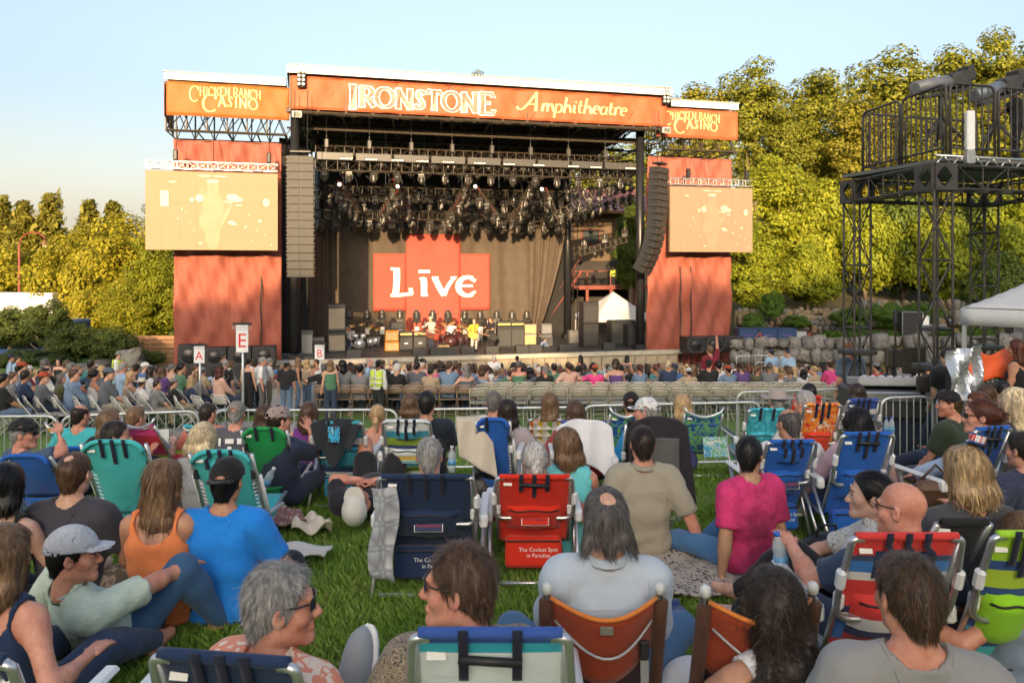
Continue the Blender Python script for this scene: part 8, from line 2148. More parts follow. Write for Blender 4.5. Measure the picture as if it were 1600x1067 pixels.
def camp_chair(px, pt, d, wpx, label, yaw):
 d = d - .1; q = P(px, pt, d); W_ = wpx/1200*d; gz = g(q.x, d); H = q.z - gz
 t = thing('camp_chair', label, 'chair', (q.x, d + .2, gz), R(yaw))
 fy = lambda a, b: -.02 - .18*b - .10*math.sin(PI*a)
 zt = lambda a: H*.95 - .035*math.sin(PI*a)
 for s in (-1, 1):
  m = MB(); m.tube([(s*W_/2, -.20, H), (s*W_/2, .0, .10), (s*(W_/2-.03), .12, .02)], .013, 8); m.build('post', BLKM, t, True)
  m = MB(); m.lathe([(.001,-.02),(.016,-.02),(.019,0),(.017,.011),(.010,.018),(.001,.020)], 12, (s*W_/2, -.20, H)); m.build('post_cap', M((.50,.53,.52), .4, .05, name='grey_cap'), t, True)
  m = MB(); m.tube([(s*(W_/2+.005), -.20+.20*(1-b)*.98 - .004, H*(.12+.82*b)) for b in np.linspace(0, 1, 8)], [.024]*8, 10); m.build('sleeve', BRC, t, True)
  m = MB(); m.tube([(s*(W_/2-.02), .10, .03), (s*(W_/2-.05), .45, .30)], .012, 7); m.build('seat_pole', BLKM, t, True)
  m = MB(); m.tube([(s*(W_/2-.06), -.2, .02), (s*(W_/2-.06), .35, .02)], .012, 7); m.build('foot', BLKM, t, True)
 m = MB(); m.sheet(lambda a, b: ((a-.5)*W_*.96, fy(a, .35+.65*b), H*.64 - .085*math.sin(PI*a) + (zt(a) - H*.64 + .085*math.sin(PI*a))*b), 16, 8, (0,.012,0)); m.build('back_band', ORC, t, True)
 m = MB(); m.sheet(lambda a, b: ((a-.5)*W_*.93, fy(a, .35*b) + .012, .12 - .02*math.sin(PI*a) + (H*.66 - .085*math.sin(PI*a) - .12 + .02*math.sin(PI*a))*b), 16, 8, (0,.012,0)); m.build('back_panel', MAR, t, True)
 m = MB(); m.sheet(lambda a, b: ((a-.5)*W_*.93, -.02 + .46*b - .06*math.sin(PI*a), .12 + .14*b - .03*math.sin(PI*a)), 12, 6, (0,0,-.012)); m.build('seat', MAR, t, True)
 m = MB(); m.tube([((a-.5)*W_*.86, fy(a, .8) - .03 - .02*math.sin(PI*a), H*.84 - .075*math.sin(PI*a)) for a in np.linspace(0, 1, 14)], .0045, 6); m.build('cord', M((.35,.35,.36), .5, .1, name='grey_cord'), t, True)
 m = MB(); m.tube([((a-.5)*W_*.94, fy(a, 1) - .004, zt(a) + .004) for a in np.linspace(0, 1, 14)], .008, 6); m.build('piping', cloth((.60,.18,.03)), t, True)
 m = MB(); p = (0, fy(.5,.9)-.012, zt(.5)-.035); m.box(p, (.045,.008,.03), bev=.003); m.build('badge', M((.25,.24,.22), .4, .1, name='badge_metal', metal=.5), t)
 m = MB(); m.sheet(lambda a, b: (W_*.36 + (a-.5)*.028, fy(.86,.6) - .035 - .05*b, H*.66*(1-b) + .03), 1, 8, (0,.003,0)); m.build('strap', M((.20,.21,.21), .7, .1, name='grey_strap'), t)
 m = MB(); m.box((W_*.36, fy(.86,.6)-.03, H*.70), (.034,.02,.07), bev=.006); m.build('buckle', BLKP, t)
 return t
camp_chair(943, 918, 2.78, 176, 'low brown and orange camp chair under the long haired man', 0)
camp_chair(1180, 920, 2.6, 172, 'low brown and orange camp chair of the woman with curly hair', 4)
PE = person
AL1 = pattern('flower', [(.68,.52,.42),(.70,.58,.48),(.66,.24,.15)], 24, stops=[0,.20,.42], name='coral_flowers')
AL2 = pattern('crack', [(.04,.035,.03),(.30,.24,.16),(.14,.115,.085)], 34, stops=[0,.07,.22], name='tan_hawaiian')
PLG = pattern('plaid', [(.50,.58,.48),(.40,.50,.42),(.56,.62,.54)], 42, name='pale_green_check')
CAMO = pattern('blotch', [(.16,.12,.09),(.26,.21,.16),(.10,.08,.06)], 14, name='camouflage')
GEO = pattern('leopard', [(.03,.03,.03),(.55,.53,.50)], 40, stops=[0,.3], name='black_white_geometric')
PE(440, 948, 2.25, 'chair', 'grey haired man in sunglasses and a coral flowered shirt facing right', yaw=-30, skin='red', hair=('short','grey'), top='polo', topm=AL1, botm=cloth((.35,.36,.38)), glasses='on', hyaw=-.75, fat=1.2, lean=.25)
PE(716, 918, 2.2, 'chair', 'brown haired man in sunglasses and a tan patterned shirt facing left', yaw=8, skin='red', hair=('short','brown'), top='polo', topm=AL2, glasses='on', hyaw=1.25, fat=1.15, lean=.22)
PE(946, 812, 2.95, 'chair', 'man with long grey hair and a bald spot in a pale blue grey shirt', skin='light', hair=('mullet','dgrey'), top='long', topm=cloth((.40,.46,.53)), botm=cloth((.06,.13,.24)), fat=.94, lean=.12, wr=((-.22,.36,.34),(.24,.30,.30)), an=((-.3,.62,.08),(.3,.62,.08)), kh=((-.9,.2,.8),(.9,.2,.8)))
PE(1206, 952, 2.46, 'chair', 'woman with long curly dark hair in a white dress in the right camp chair', yaw=18, skin='tan', hair=('curly','dark',.34), fem=True, top='tank', topm=cloth((.60,.59,.60)), bot='skirt', botm=cloth((.60,.59,.60)), hpitch=-.15, wr=((-.30,.30,.25),(.26,.2,.3)))
PE(1420, 935, 2.15, 'chair', 'man with tousled brown hair in a grey t-shirt at the bottom right', yaw=-12, skin='red', hair=('short','brown'), top='tee', topm=cloth((.24,.235,.23)), fat=1.1, hyaw=.3, lean=.2)
PE(1408, 797, 3.25, 'chair', 'bald man in a navy shirt with sunglasses at his temple', yaw=12, skin='red', hair=None, top='tee', topm=cloth((.035,.055,.10)), glasses='on', hyaw=.55, fat=1.25, wr=((-.30,.32,.62),(.3,.2,.4)))
_, Jh = PE(1508, 742, 3.45, 'chair', 'blond woman in a dark grey t-shirt wearing a tiny top hat', yaw=6, skin='red', hair=('bob','blond',.15), fem=True, top='tee', topm=cloth((.055,.055,.062)), hpitch=-.1, lean=.15, fat=1.15)
rt = PEOPLE[-1][0]
Hm4 = Matrix([list(r) for r in Jh['Hm']]).to_4x4(); Hm4.translation = Vector(Jh['head'])
t = thing('mini_top_hat', 'tiny red white and blue top hat on the blond woman', 'hat', (0,0,0))
m = MB(); m.lathe([(.09,0),(.092,.006),(.05,.01),(.05,.012)], 18); m.build('brim', BLKC, t, True)
US = pattern('stripes', [(.62,.60,.58),(.55,.02,.03)], 24, axis='X', name='red_white_stripes')
m = MB(); m.lathe([(.05,.0),(.062,.085),(.001,.09)], 18); m.build('crown', US, t, True)
m = MB(); m.lathe([(.0515,.003),(.0535,.026)], 18); m.build('hat_band', cloth((.02,.06,.25)), t, True)
m = MB(); m.lathe([(.0605,.074),(.0635,.086)], 18); m.build('top_band', cloth((.02,.06,.25)), t, True)
t.matrix_world = Matrix.Translation(rt.location) @ Matrix.Rotation(rt.rotation_euler[2], 4, 'Z') @ Matrix.Scale(rt.scale[0], 4) @ Hm4 @ Matrix.Translation((.035,-.04,.142)) @ Matrix.Scale(.62, 4) @ Matrix.Rotation(.3, 4, 'Y')
PE(1358, 775, 3.9, 'back', 'woman with dark hair tied back in a black and white print top reclining', yaw=62, skin='pale', hair=('bun','black'), fem=True, top='half', topm=GEO, botm=BLKC, hyaw=.2, lean=.25, fat=1.25, an=((-.16,.60,.08),(.16,.66,.08)), wr=((-.20,.38,.35),(.30,.55,.20)), kh=((-.1,.1,1),(.1,.1,1)), eh=((-.6,-.3,-.6),(.6,-.3,-.6)))
PE(1171, 712, 4.75, 'back', 'boy in a faded pink t-shirt and jeans sitting on the patterned blanket', yaw=22, skin='olive', hair=('short','black'), top='tee', topm=M((.42,.026,.115), .85, .85, 3.2, bump=.5, bscale=22, name='faded_pink'), botm=cloth((.06,.16,.33)), hyaw=-.9, lean=.10, scale=.92, shoe=cloth((.05,.055,.065)), wr=((-.26,-.06,.06),(.26,-.02,.06)), an=((-.18,.84,.06),(.0,.55,.06)), kh=((-.5,.1,1),(.6,.1,.7)))
PE(1004, 695, 5.15, 'back', 'dark haired man in a beige shirt leaning back on his arms on the grass', skin='red', hair=('short','dark'), top='half', topm=cloth((.30,.275,.215)), botm=cloth((.2,.19,.17)), fat=1.1, lean=.16, wr=((-.40,-.10,.03),(.44,-.16,.03)))
PE(836, 728, 5.05, 'chair', 'white haired woman sitting in the red chair', skin='red', hair=('pony','white',.12), fem=True, top='tee', topm=cloth((.4,.1,.1)), fixpz=None)
PE(885, 698, 5.3, 'ground', 'blond woman in a sleeveless turquoise top', skin='red', hair=('bob','lbrown',.16), fem=True, top='sleeveless', topm=cloth((.12,.48,.52)), fat=1.15, hyaw=.35, lean=.02)
PE(671, 714, 4.9, 'chair', 'grey haired man in a white t-shirt sitting in the navy chair', skin='red', hair=('short','grey'), top='tee', topm=cloth((.62,.62,.64)), fat=1.1, wr=((-.30,.2,.40),(.40,.18,.36)))
PE(354, 755, 4.15, 'ground', 'man in a bright blue t-shirt and backwards black cap sitting on the grass', skin='tan', hair=('crew','black'), top='tee', topm=cloth((.012,.19,.62)), botm=cloth((.03,.03,.04)), hat=('cap', cloth((.012,.012,.014)), None, True), fat=1.08, lean=.03, wr=((-.30,.16,.12),(.30,.3,.2)))
PE(257, 755, 4.1, 'ground', 'woman with long wavy hair in an orange racerback tank top', skin='tan', hair=('long','lbrown',.36), fem=True, top='tank', topm=cloth((.72,.21,.07)), hyaw=-.35, lean=.02, botm=cloth((.30,.26,.2)))
PE(117, 742, 4.2, 'ground', 'man with short thinning hair in a charcoal t-shirt and camouflage shorts', skin='light', hair=('thin','brown'), top='tee', topm=cloth((.045,.043,.055)), bot='shorts', botm=CAMO, fat=1.1, lean=.02, an=((-.15,.60,.07),(.30,.62,.07)), kh=((-.4,.2,.9),(.9,.2,.4)))
PE(6, 872, 2.95, 'chair', 'woman with long light brown hair in a navy tank top at the left edge', yaw=-8, skin='red', hair=('bob','lbrown',.2), fem=True, top='tank', topm=cloth((.014,.03,.075)), botm=cloth((.03,.05,.10)), lean=.12, wr=((-.3,.2,.4),(.30,.12,.36)), fat=1.05)
PE(8, 762, 4.05, 'ground', 'bare shouldered woman with a black bob at the left edge', skin='pale', hair=('bob','black',.15), fem=True, top='tank', topm=BLKC)
PE(116, 938, 3.4, 'ground', 'man in a grey trucker cap and pale green checked shirt reclining on his side', yaw=-40, skin='red', hair=('short','black'), top='half', topm=PLG, botm=cloth((.035,.09,.19)), hat=('cap', M((.40,.42,.46), .8, .15, 60, name='trucker_mesh')), fat=1.2, hyaw=-.55, lean=.72, roll=.45, lean2=.45, wr=((-.34,-.34,.04),(.16,.40,.44)), an=((-.1,1.0,.07),(.14,.50,.07)), kh=((-.3,.1,.9),(.2,.1,1)), eh=((-.6,-.6,.2),(.6,-.2,.3)))
PE(38, 688, 6.3, 'chair', 'man in a black cap and glasses resting an arm on his blue chair', yaw=-35, skin='red', hair=('crew','grey'), top='tee', topm=cloth((.05,.08,.14)), hat=('cap', cloth((.015,.018,.02))), hyaw=-.7, wr=((-.28,.2,.45),(.20,.10,.75)), eh=((-.6,-.5,-.3),(.9,.4,.1)), glasses='on')
PE(126, 650, 8.0, 'chair', 'balding man in a teal shirt in the palm tree chair', skin='red', hair=('fringe','dark'), top='tee', topm=cloth((.05,.38,.42)), hyaw=-.3)
PE(172, 664, 7.3, 'chair', 'woman with thick wavy auburn brown hair in black', skin='red', hair=('long','lbrown',.2), fem=True, top='tee', topm=BLKC, hyaw=-.6, yaw=-10)
PE(182, 683, 6.0, 'chair', 'dark haired man looking right behind the left turquoise chair', yaw=-15, skin='red', hair=('short','dark'), top='tee', topm=cloth((.05,.35,.38)), hyaw=-.9)
PE(213, 653, 8.0, 'chair', 'child with sandy hair in the striped serape chair', skin='light', hair=('short','lbrown'), top='tee', topm=cloth((.2,.2,.22)), hyaw=-.4)
PE(325, 647, 8.3, 'chair', 'man in a coral t-shirt behind the white haired woman', skin='red', hair=('crew','dark'), top='tee', topm=cloth((.55,.17,.12)), hyaw=-.35)
PE(318, 688, 5.6, 'chair', 'woman with short pale blond hair in the turquoise chair', skin='pale', hair=('bob','pblond',.10), fem=True, top='tee', topm=cloth((.3,.3,.32)), hyaw=-.3)
t_, J_ = PE(370, 653, 7.6, 'ground', 'man in a grey cap and a grey t-shirt printed with white pictures', skin='red', hair=('crew','grey'), top='tee', topm=cloth((.085,.085,.10)), hat=('cap', cloth((.22,.20,.18))), fat=1.15)
for x, z, ww, hh in ((-.10,.08,.025,.08),(.0,.09,.09,.05),(.10,.09,.05,.06),(.0,.02,.04,.035),(.0,-.09,.2,.07),(-.0,-.05,.09,.06)):
 c = J_['nb']; m = MB(); m.box((x, c[1]-.165 + .25*x*x - (.02 if z < 0 else 0), c[2]-.16+z), (ww,.006,hh), bev=.003); m.build('print', WPRT, t_)
PE(437, 658, 6.5, 'chair', 'man in a pinkish grey cap and navy shirt leaning his face on his hand', yaw=-20, skin='red', hair=('crew','dark'), top='tee', topm=cloth((.02,.03,.06)), hat=('cap', cloth((.30,.24,.22))), hyaw=-.5, wr=((-.25,.3,.5),(.10,.22,.70)), eh=((-.6,-.5,-.3),(.5,.5,-1)))
PE(413, 652, 8.4, 'chair', 'brown haired woman partly hidden by the pinkish cap', skin='light', hair=('long','brown',.2), fem=True, top='tee', topm=cloth((.1,.1,.12)))
PE(483, 648, 7.8, 'chair', 'woman with wavy brown hair in a purple top', skin='light', hair=('long','brown',.2), fem=True, top='sleeveless', topm=cloth((.16,.035,.24)))
PE(590, 650, 7.5, 'ground', 'girl with a blond ponytail in a cream lace top', skin='red', hair=('pony','blond',.2), fem=True, top='tank', topm=cloth((.55,.48,.38)), scale=.85, dz=0)
PE(641, 634, 8.2, 'chair', 'light brown haired person behind the black polo shirt', skin='light', hair=('bob','lbrown',.14), fem=True, top='tee', topm=cloth((.3,.3,.3)))
PE(667, 632, 6.9, 'chair', 'broad man in a black polo shirt with black hair', yaw=8, skin='tan', hair=('short','black'), top='polo', topm=cloth((.012,.018,.028)), hyaw=-.25, fat=1.15, wr=((-.3,.2,.4),(.25,.25,.35)), bot='shorts', botm=cloth((.09,.09,.10)))
PE(772, 630, 7.9, 'chair', 'grey haired man in white behind the blue chair', skin='red', hair=('short','dgrey'), top='tee', topm=cloth((.6,.6,.6)), hyaw=-.2)
PE(792, 645, 7.2, 'chair', 'dark haired woman with sunglasses pushed up on her head', yaw=-10, skin='red', hair=('long','dark',.18), fem=True, top='tee', topm=cloth((.35,.3,.3)), glasses='up', hyaw=.3)
PE(859, 632, 8.3, 'chair', 'woman with long straight blond brown hair in the webbed lawn chair', skin='tan', hair=('long','lbrown',.3), fem=True, top='tank', topm=cloth((.5,.45,.5)))
PE(899, 648, 7.2, 'chair', 'person with dark brown hair just over the white towel', skin='light', hair=('bob','brown',.12), fem=True, top='tee', topm=cloth((.3,.05,.05)))
PE(986, 631, 8.3, 'chair', 'man in a black baseball cap in the tropical print chair', skin='tan', hair=('crew','dark'), top='tee', topm=cloth((.3,.3,.32)), hat=('cap', cloth((.012,.012,.016))), hyaw=-.2)
PE(1009, 645, 6.6, 'chair', 'man in a white baseball cap and bright blue shirt', yaw=20, skin='red', hair=('crew','grey'), top='tee', topm=cloth((.02,.24,.50)), hat=('cap', cloth((.66,.66,.66))), hyaw=.8)
PE(1066, 634, 8.4, 'chair', 'blond woman with bare shoulders left of the advertising card chair', skin='red', hair=('bob','blond',.2), fem=True, top='tank', topm=cloth((.1,.1,.3)))
PE(1232, 663, 5.9, 'chair', 'bald tanned man in a white shirt in the left blue chair', skin='tan', hair=('fringe','dgrey'), top='tee', topm=cloth((.55,.53,.53)), fat=1.1, hyaw=.3, bot='shorts')
PE(1256, 630, 7.5, 'chair', 'grey haired man with glasses left of the orange chair', yaw=10, skin='red', hair=('short','grey'), top='tee', topm=cloth((.55,.55,.55)), hyaw=.5)
PE(1214, 628, 8.3, 'chair', 'person in a soft grey brimmed hat behind the aqua chair', skin='light', hair=('crew','grey'), top='tee', topm=cloth((.4,.4,.4)), hat=('cowboy', cloth((.33,.28,.26))))
PE(1264, 615, 9.2, 'chair', 'dark haired person in the small red chair', skin='light', hair=('short','black'), top='tee', topm=cloth((.3,.05,.04)))
PE(1338, 616, 9.0, 'chair', 'dark haired person behind the blue and white striped chair', skin='light', hair=('bob','dark',.12), fem=True, top='tee', topm=cloth((.1,.1,.12)))
PE(1340, 664, 5.7, 'chair', 'woman with a black curly bob in the right blue chair', skin='light', hair=('curly','black',.16), fem=True, top='long', topm=cloth((.50,.32,.34)), wr=((-.40,.15,.30),(.3,.2,.4)))
PE(1484, 632, 6.9, 'ground', 'man in a black cap and dark green t-shirt facing left', yaw=28, skin='red', hair=('crew','brown'), top='tee', topm=cloth((.035,.05,.028)), hat=('cap', cloth((.012,.012,.014)), None, True), hyaw=.7, botm=cloth((.05,.06,.08)), bot='shorts', lean=-.2)
PE(1527, 634, 7.3, 'chair', 'dark haired woman in profile with sunglasses on top of her head', yaw=35, skin='red', hair=('long','auburn',.22), fem=True, top='tank', topm=cloth((.4,.25,.25)), glasses='up', hyaw=.9)
PE(1530, 652, 5.5, 'chair', 'woman with a reddish brown bun and sunglasses in a light blue shirt', yaw=40, skin='red', hair=('bun','auburn'), fem=True, top='long', topm=cloth((.36,.46,.60)), botm=cloth((.03,.08,.17)), glasses='on', hyaw=.5, fat=1.25, wr=((-.1,.42,.42),(.12,.40,.40)))
PE(1585, 634, 5.6, 'chair', 'woman with long pale blond hair at the right edge', yaw=30, skin='pale', hair=('long','pblond',.28), fem=True, top='tee', topm=cloth((.05,.05,.06)))
PE(1598, 705, 4.9, 'chair', 'person in a navy dotted shirt cut by the right edge', yaw=20, skin='red', hair=('short','dark'), top='tee', topm=pattern('flower', [(.35,.4,.45),(.018,.025,.06)], 40, stops=[0,.12], name='navy_dots'))
PE(1604, 850, 3.2, 'chair', 'blond woman with a raised bare knee cut by the right edge', yaw=40, skin='red', hair=('long','lbrown',.3), fem=True, top='tank', topm=cloth((.2,.25,.35)), bot='shorts', wr=((-.28,.3,.4),(.3,.3,.4)), an=((-.2,.60,.08),(.2,.7,.08)))
PE(1565, 610, 9.2, 'chair', 'dark haired man at the far right under the tent', skin='tan', hair=('short','black'), top='tee', topm=BLKC)
PE(1540, 618, 9.0, 'chair', 'woman with long dark hair low behind the barricade at the right', skin='light', hair=('long','brown',.2), fem=True, top='tee', topm=BLKC)
PE(1588, 546, 9.9, 'stand', 'woman with dark red hair in a black lace top standing at the mixing desk', yaw=25, skin='tan', hair=('long','auburn',.3), fem=True, top='tank', topm=BLKC, botm=BLKC, hyaw=.2)
tt, JJ = PE(1480, 558, 11.3, 'seat', 'sound engineer in a black t-shirt with a round white emblem', yaw=10, skin='light', hair=('short','dark'), top='tee', topm=BLKC, hpitch=-.2)
m = MB(); c = JJ['mid']; m.lathe([(.001,0),(.105,.0),(.105,.004),(.001,.005)], 20, (0, c[1]-.150, c[2]+.06), rotx(PI/2)); m.build('emblem_ring', WPRT, tt)
m = MB(); m.lathe([(.001,0),(.085,.0),(.085,.003),(.001,.004)], 20, (0, c[1]-.156, c[2]+.06), rotx(PI/2)); m.build('emblem_centre', BLKC, tt)
m = MB(); m.lathe([(.001,0),(.05,.0),(.05,.003),(.001,.004)], 12, (0, c[1]-.161, c[2]+.06), rotx(PI/2)); m.build('emblem_figure', M((.45,.36,.22), .7, .3, 20, name='emblem_gold'), tt)
PE(1327, 540, 14.8, 'stand', 'red haired man in a blue grey shirt standing left of the scaffold leg', yaw=10, skin='red', hair=('short','ginger'), top='tee', topm=cloth((.11,.15,.21)), fat=1.2)
def lying(px, py, d):
 d = gd(px, py); q = P(px, py, d); gz = g(q.x, d)
 root = thing('person', 'man lying on the grass with hands clasped and a white cap over his face', 'person', (q.x, d, gz), R(-3))
 J = dict(fem=False, fat=1.1, u1=np.array((0,-1.,.02)), u2=np.array((0,-1.,.10)), side=np.array((1.,0,0)), fwd=np.array((0,.0,1.)))
 J['u1'] /= np.linalg.norm(J['u1']); J['u2'] /= np.linalg.norm(J['u2'])
 J['pel'] = np.array((0,.95,.13)); J['mid'] = J['pel'] + J['u1']*.24; J['nb'] = J['mid'] + J['u2']*.265
 J['sh'] = [J['nb'] - J['u2']*.055 + np.array((s*.187,0,-.02)) for s in (-1,1)]; J['hip'] = [J['pel'] + np.array((s*.09,0,0)) for s in (-1,1)]
 J['el'], J['wr'], J['kn'], J['an'], J['toe'] = [], [], [], [], []
 for i, s in ((0,-1),(1,1)):
  e, w = ik(J['sh'][i], (s*.055,.64,.29), .285, .255, (s*1,-.1,-.45)); J['el'].append(e); J['wr'].append(w)
  k, a = ik(J['hip'][i], (s*.17,1.42,.09), .43, .415, (s*.12,.2,1)); J['kn'].append(k); J['an'].append(a); J['toe'].append(a + np.array((0,.15,-.03)))
 Hm = np.array(Matrix.Rotation(PI, 3, 'Z') @ Matrix.Rotation(PI/2-.25, 3, 'X')); Hm = np.stack([np.array((-1.,0,0)), nrm((0,-.28,.96)), nrm((0,-.96,-.28))], 1); Hm[:,0] = np.cross(Hm[:,1], Hm[:,2])
 J['Hm'] = Hm; J['head'] = J['nb'] + np.array((0,-.17,.035))
 build_body(J, .0125, .0065, SKIN['red'], root, hand_up=((0,0,1),(0,0,1)), curl=(.5,.5))
 tp = .014; A = torso(J, tp); A2 = arms(J, tp+.004, to=.8); nc = (J['nb'] + J['u2']*.055).astype(F32)
 sc = [lambda p, c0=J['sh'][i] + (J['el'][i]-J['sh'][i])*.8, ax=nrm(J['el'][i]-J['sh'][i]): pl(p, c0, ax) for i in (0,1)]
 sh = solid('shirt', A, .0125, cloth((.018,.016,.022)), root, .03, lambda p: np.maximum(pl(p, J['pel'] - J['u1']*.05, -J['u1']), .082 - np.linalg.norm(p - nc, axis=1)), .005, 3, arm=A2, scut=sc)
 solid('shorts', legs(J, tp, to=.58, feet=False) + [cone(J['hip'][0], J['hip'][1], .112, .112)], .0125, cloth((.014,.014,.017)), root, .025, None, .003, 4)
 Hm4 = Matrix([list(r) for r in Hm]).to_4x4(); Hm4.translation = Vector(J['head'])
 o = link('hair', hair_mesh('crew', .0065, 1, .1, 0), root); o.matrix_local = Hm4; setm(o, hairmat(HAIR['dark']))
 hat_on(root, J, 'cap', .0065, cloth((.55,.54,.50)), tilt=-.15)
 for k, (tx, mt) in enumerate((('Make America', M((.35,.08,.16), .7, .1, name='pink_print')), ('Grateful Again', M((.40,.09,.14), .7, .1, name='rose_print')))):
  o = text_on('lettering', tx, mt, sh, (0, .60+.055*(1-k)*-1, .300), .055, (0,0,PI))
 m = MB(); 
 for k, c in enumerate(((.10,.4,.05),(.5,.36,.03),(.06,.16,.4))): pass
 PEOPLE.append((root, J, ('lying', 0)))
lying(541, 852, 5.2)
def hung(name, label, cat, px, pt, d, fn, mat, nu=16, nv=20, loc_dy=0.0):
 q = P(px, pt, d); t = MB(); t.sheet(lambda a, b: Vector(fn(a, b)) + q, nu, nv, (0,.008,.002))
 o = t.build(name, mat, None, True); return tag(o, label, cat)
hung('towel', 'cream towel hanging over the left side of the blue reclining chair', 'towel', 748, 653, 6.72, lambda a, b: (-.20+.30*a - .03*b*(1-a) + .07*b, .0 - .10*math.sin(b*.6) - .02*math.sin(a*9+b*3) - .05 + .26*b*0 + (-.02)*b, .015 - .52*b*(.62+.38*a) + (.03*math.sin(PI*min(1,b*12)))), cloth((.50,.44,.36)))
hung('towel', 'white towel draped over a chair in the middle of the lawn', 'towel', 912, 657, 6.45, lambda a, b: (-.23+.46*a + .06*b*(a-.2), -.06 - .025*math.sin(a*13+b*2) - .03*b, .02 - .07*abs(2*a-1)**3 - (.30+.24*a*a)*b), cloth((.66,.67,.72)))
JB = hung('jacket', 'black fleece jacket with a grey panel hung over a chair back', 'jacket', 1026, 655, 6.1, lambda a, b: (-.24+.48*a + .05*b*a, -.06 - .02*math.sin(a*11+b*3) - .04*b, .03 - .09*abs(2*a-1)**3 - (.34+.26*a**3)*b), cloth((.022,.020,.026)))
JK = hung('fleece_panel', None, None, 1035, 683, 6.02, lambda a, b: (-.12+.24*a, -.05 - .012*math.sin(a*9+b*3) - .03*b, - .30*b), cloth((.09,.088,.085)))
JS = hung('sweatshirt', 'black hooded sweatshirt with a blue print over the teal striped chair', 'sweatshirt', 527, 656, 6.62, lambda a, b: (-.22+.44*a + (.12*(0.5-a))*b*1.4, -.07 - .02*math.sin(a*12+b*2) - .03*b, .03 - .06*abs(2*a-1)**3 - (.22+.20*math.sin(PI*min(1,max(0,a*1.3-.1))))*b), cloth((.022,.026,.032)))
JP = hung('print', None, None, 523, 662, 6.5, lambda a, b: (-.05+.10*a, -.035, -.02 - .13*b), pattern('blotch', [(.02,.30,.55),(.03,.36,.62),(.022,.026,.032),(.2,.5,.7)], 22, name='blue_print'))
hung('checked_jacket', 'grey and white checked jacket hanging from the left arm of the navy chair', 'jacket', 601, 765, 4.45, lambda a, b: (-.07+.14*a + .02*math.sin(b*6) , -.04 - .02*math.sin(a*5+b), .02 - .50*b - .05*a*b), pattern('plaid', [(.52,.52,.54),(.22,.23,.26),(.40,.46,.48)], 7, name='grey_check'), 14, 22)
JK.parent = JB; JP.parent = JS
def mat_on(name, label, cat, pts, mat, n=14, wr=.012, th=.012):
 C = [P(px, py, gd(px, py)) for px, py, d in pts]; c0 = sum(C, Vector())/4
 def fn(a, b):
  p = (C[0]*(1-a) + C[1]*a)*(1-b) + (C[3]*(1-a) + C[2]*a)*b
  return Vector((p.x - c0.x, p.y - c0.y, g(p.x, p.y) - g(c0.x, c0.y) + .07 + wr*(math.sin(a*9+b*4)+math.sin(b*11-a*5)+1)))
 m = MB(); m.sheet(fn, n, n, (0,0,-th)); o = m.build(name, mat, None, True); o.location = (c0.x, c0.y, g(c0.x, c0.y)); return tag(o, label, cat)
LEO = pattern('leopard', [(.045,.035,.045),(.10,.08,.085),(.40,.34,.28)], 24, stops=[0,.30,.40], name='leopard_print')
mat_on('blanket', 'dark and cream patterned blanket spread beside the boy in pink', 'blanket', ((1020,950,4.0),(1195,945,3.9),(1165,868,4.75),(985,866,4.85)), LEO, 18, .014)
mat_on('beach_towel', 'white towel lying flat on the grass right of the blue t-shirt', 'towel', ((405,892,4.1),(500,890,4.1),(520,872,4.45),(415,866,4.5)), cloth((.58,.54,.48)), 14, .012)
mat_on('beach_towel', 'crumpled cream towel beside the lying man', 'towel', ((455,845,4.9),(520,846,4.9),(515,830,5.3),(465,828,5.3)), cloth((.55,.49,.40)), 14, .03)
mat_on('blanket', 'small orange and white checked cloth on the grass left of the lying man', 'blanket', ((405,830,5.0),(480,836,5.0),(470,812,5.6),(412,808,5.6)), pattern('plaid', [(.55,.52,.5),(.40,.13,.07),(.10,.10,.2)], 30, name='orange_check'), 14, .02)
mat_on('blanket', 'pale blanket under the orange tank top and the blue t-shirt', 'blanket', ((190,942,3.85),(320,945,3.85),(330,925,4.2),(200,920,4.2)), cloth((.48,.44,.40)), 14, .014)
mat_on('cushion', 'flat grey cushion under the man in the beige shirt', 'cushion', ((935,836,4.9),(1052,832,4.9),(1040,822,5.2),(940,822,5.2)), cloth((.14,.13,.125)), 8, .004, .05)
mat_on('blanket', 'blue blanket under the two camp chairs', 'blanket', ((860,1010,2.9),(1090,1005,2.9),(1060,960,3.3),(850,965,3.3)), cloth((.012,.04,.15)), 14, .016)
def bottle(px, py, d, label, tilt=0.0, cap=(.02,.12,.50)):
 q = P(px, py, d); t = thing('water_bottle', label, 'bottle', (q.x, d, q.z)); Rm = roty(tilt)
 m = MB(); m.lathe([(.001,-.1),(.03,-.1),(.032,-.05),(.029,-.02),(.032,.02),(.031,.05),(.013,.085),(.013,.095)], 14, (0,0,0), Rm); m.build('bottle', M((.50,.58,.62), .08, .05, name='clear_plastic', alpha=.45, spec=.8), t, True)
 m = MB(); m.lathe([(.033,-.04),(.033,.0)], 14, (0,0,0), Rm); m.build('wrapper', M((.10,.32,.55), .4, .2, 30, name='bottle_wrapper'), t, True)
 m = MB(); m.lathe([(.0145,.095),(.0145,.112),(.001,.113)], 12, (0,0,0), Rm); m.build('bottle_cap', M(cap, .4, .05, name='blue_cap'), t, True)
bottle(1219, 868, 3.6, 'water bottle with a blue cap held by the woman in the print top', -.15); bottle(1192, 868, 4.9, 'water bottle with a bright blue cap by the boy in pink')
bottle(418, 750, 6.0, 'clear water bottle beside the green reclining chair', .5, (.6,.6,.6)); bottle(1393, 668, 8.5, 'small water bottle by the barricade, left one of a pair'); bottle(1385, 668, 8.7, 'small water bottle by the barricade, right one of a pair'); bottle(706, 718, 6.3, 'clear bottle on the arm of the striped chair', 0, (.6,.6,.6))
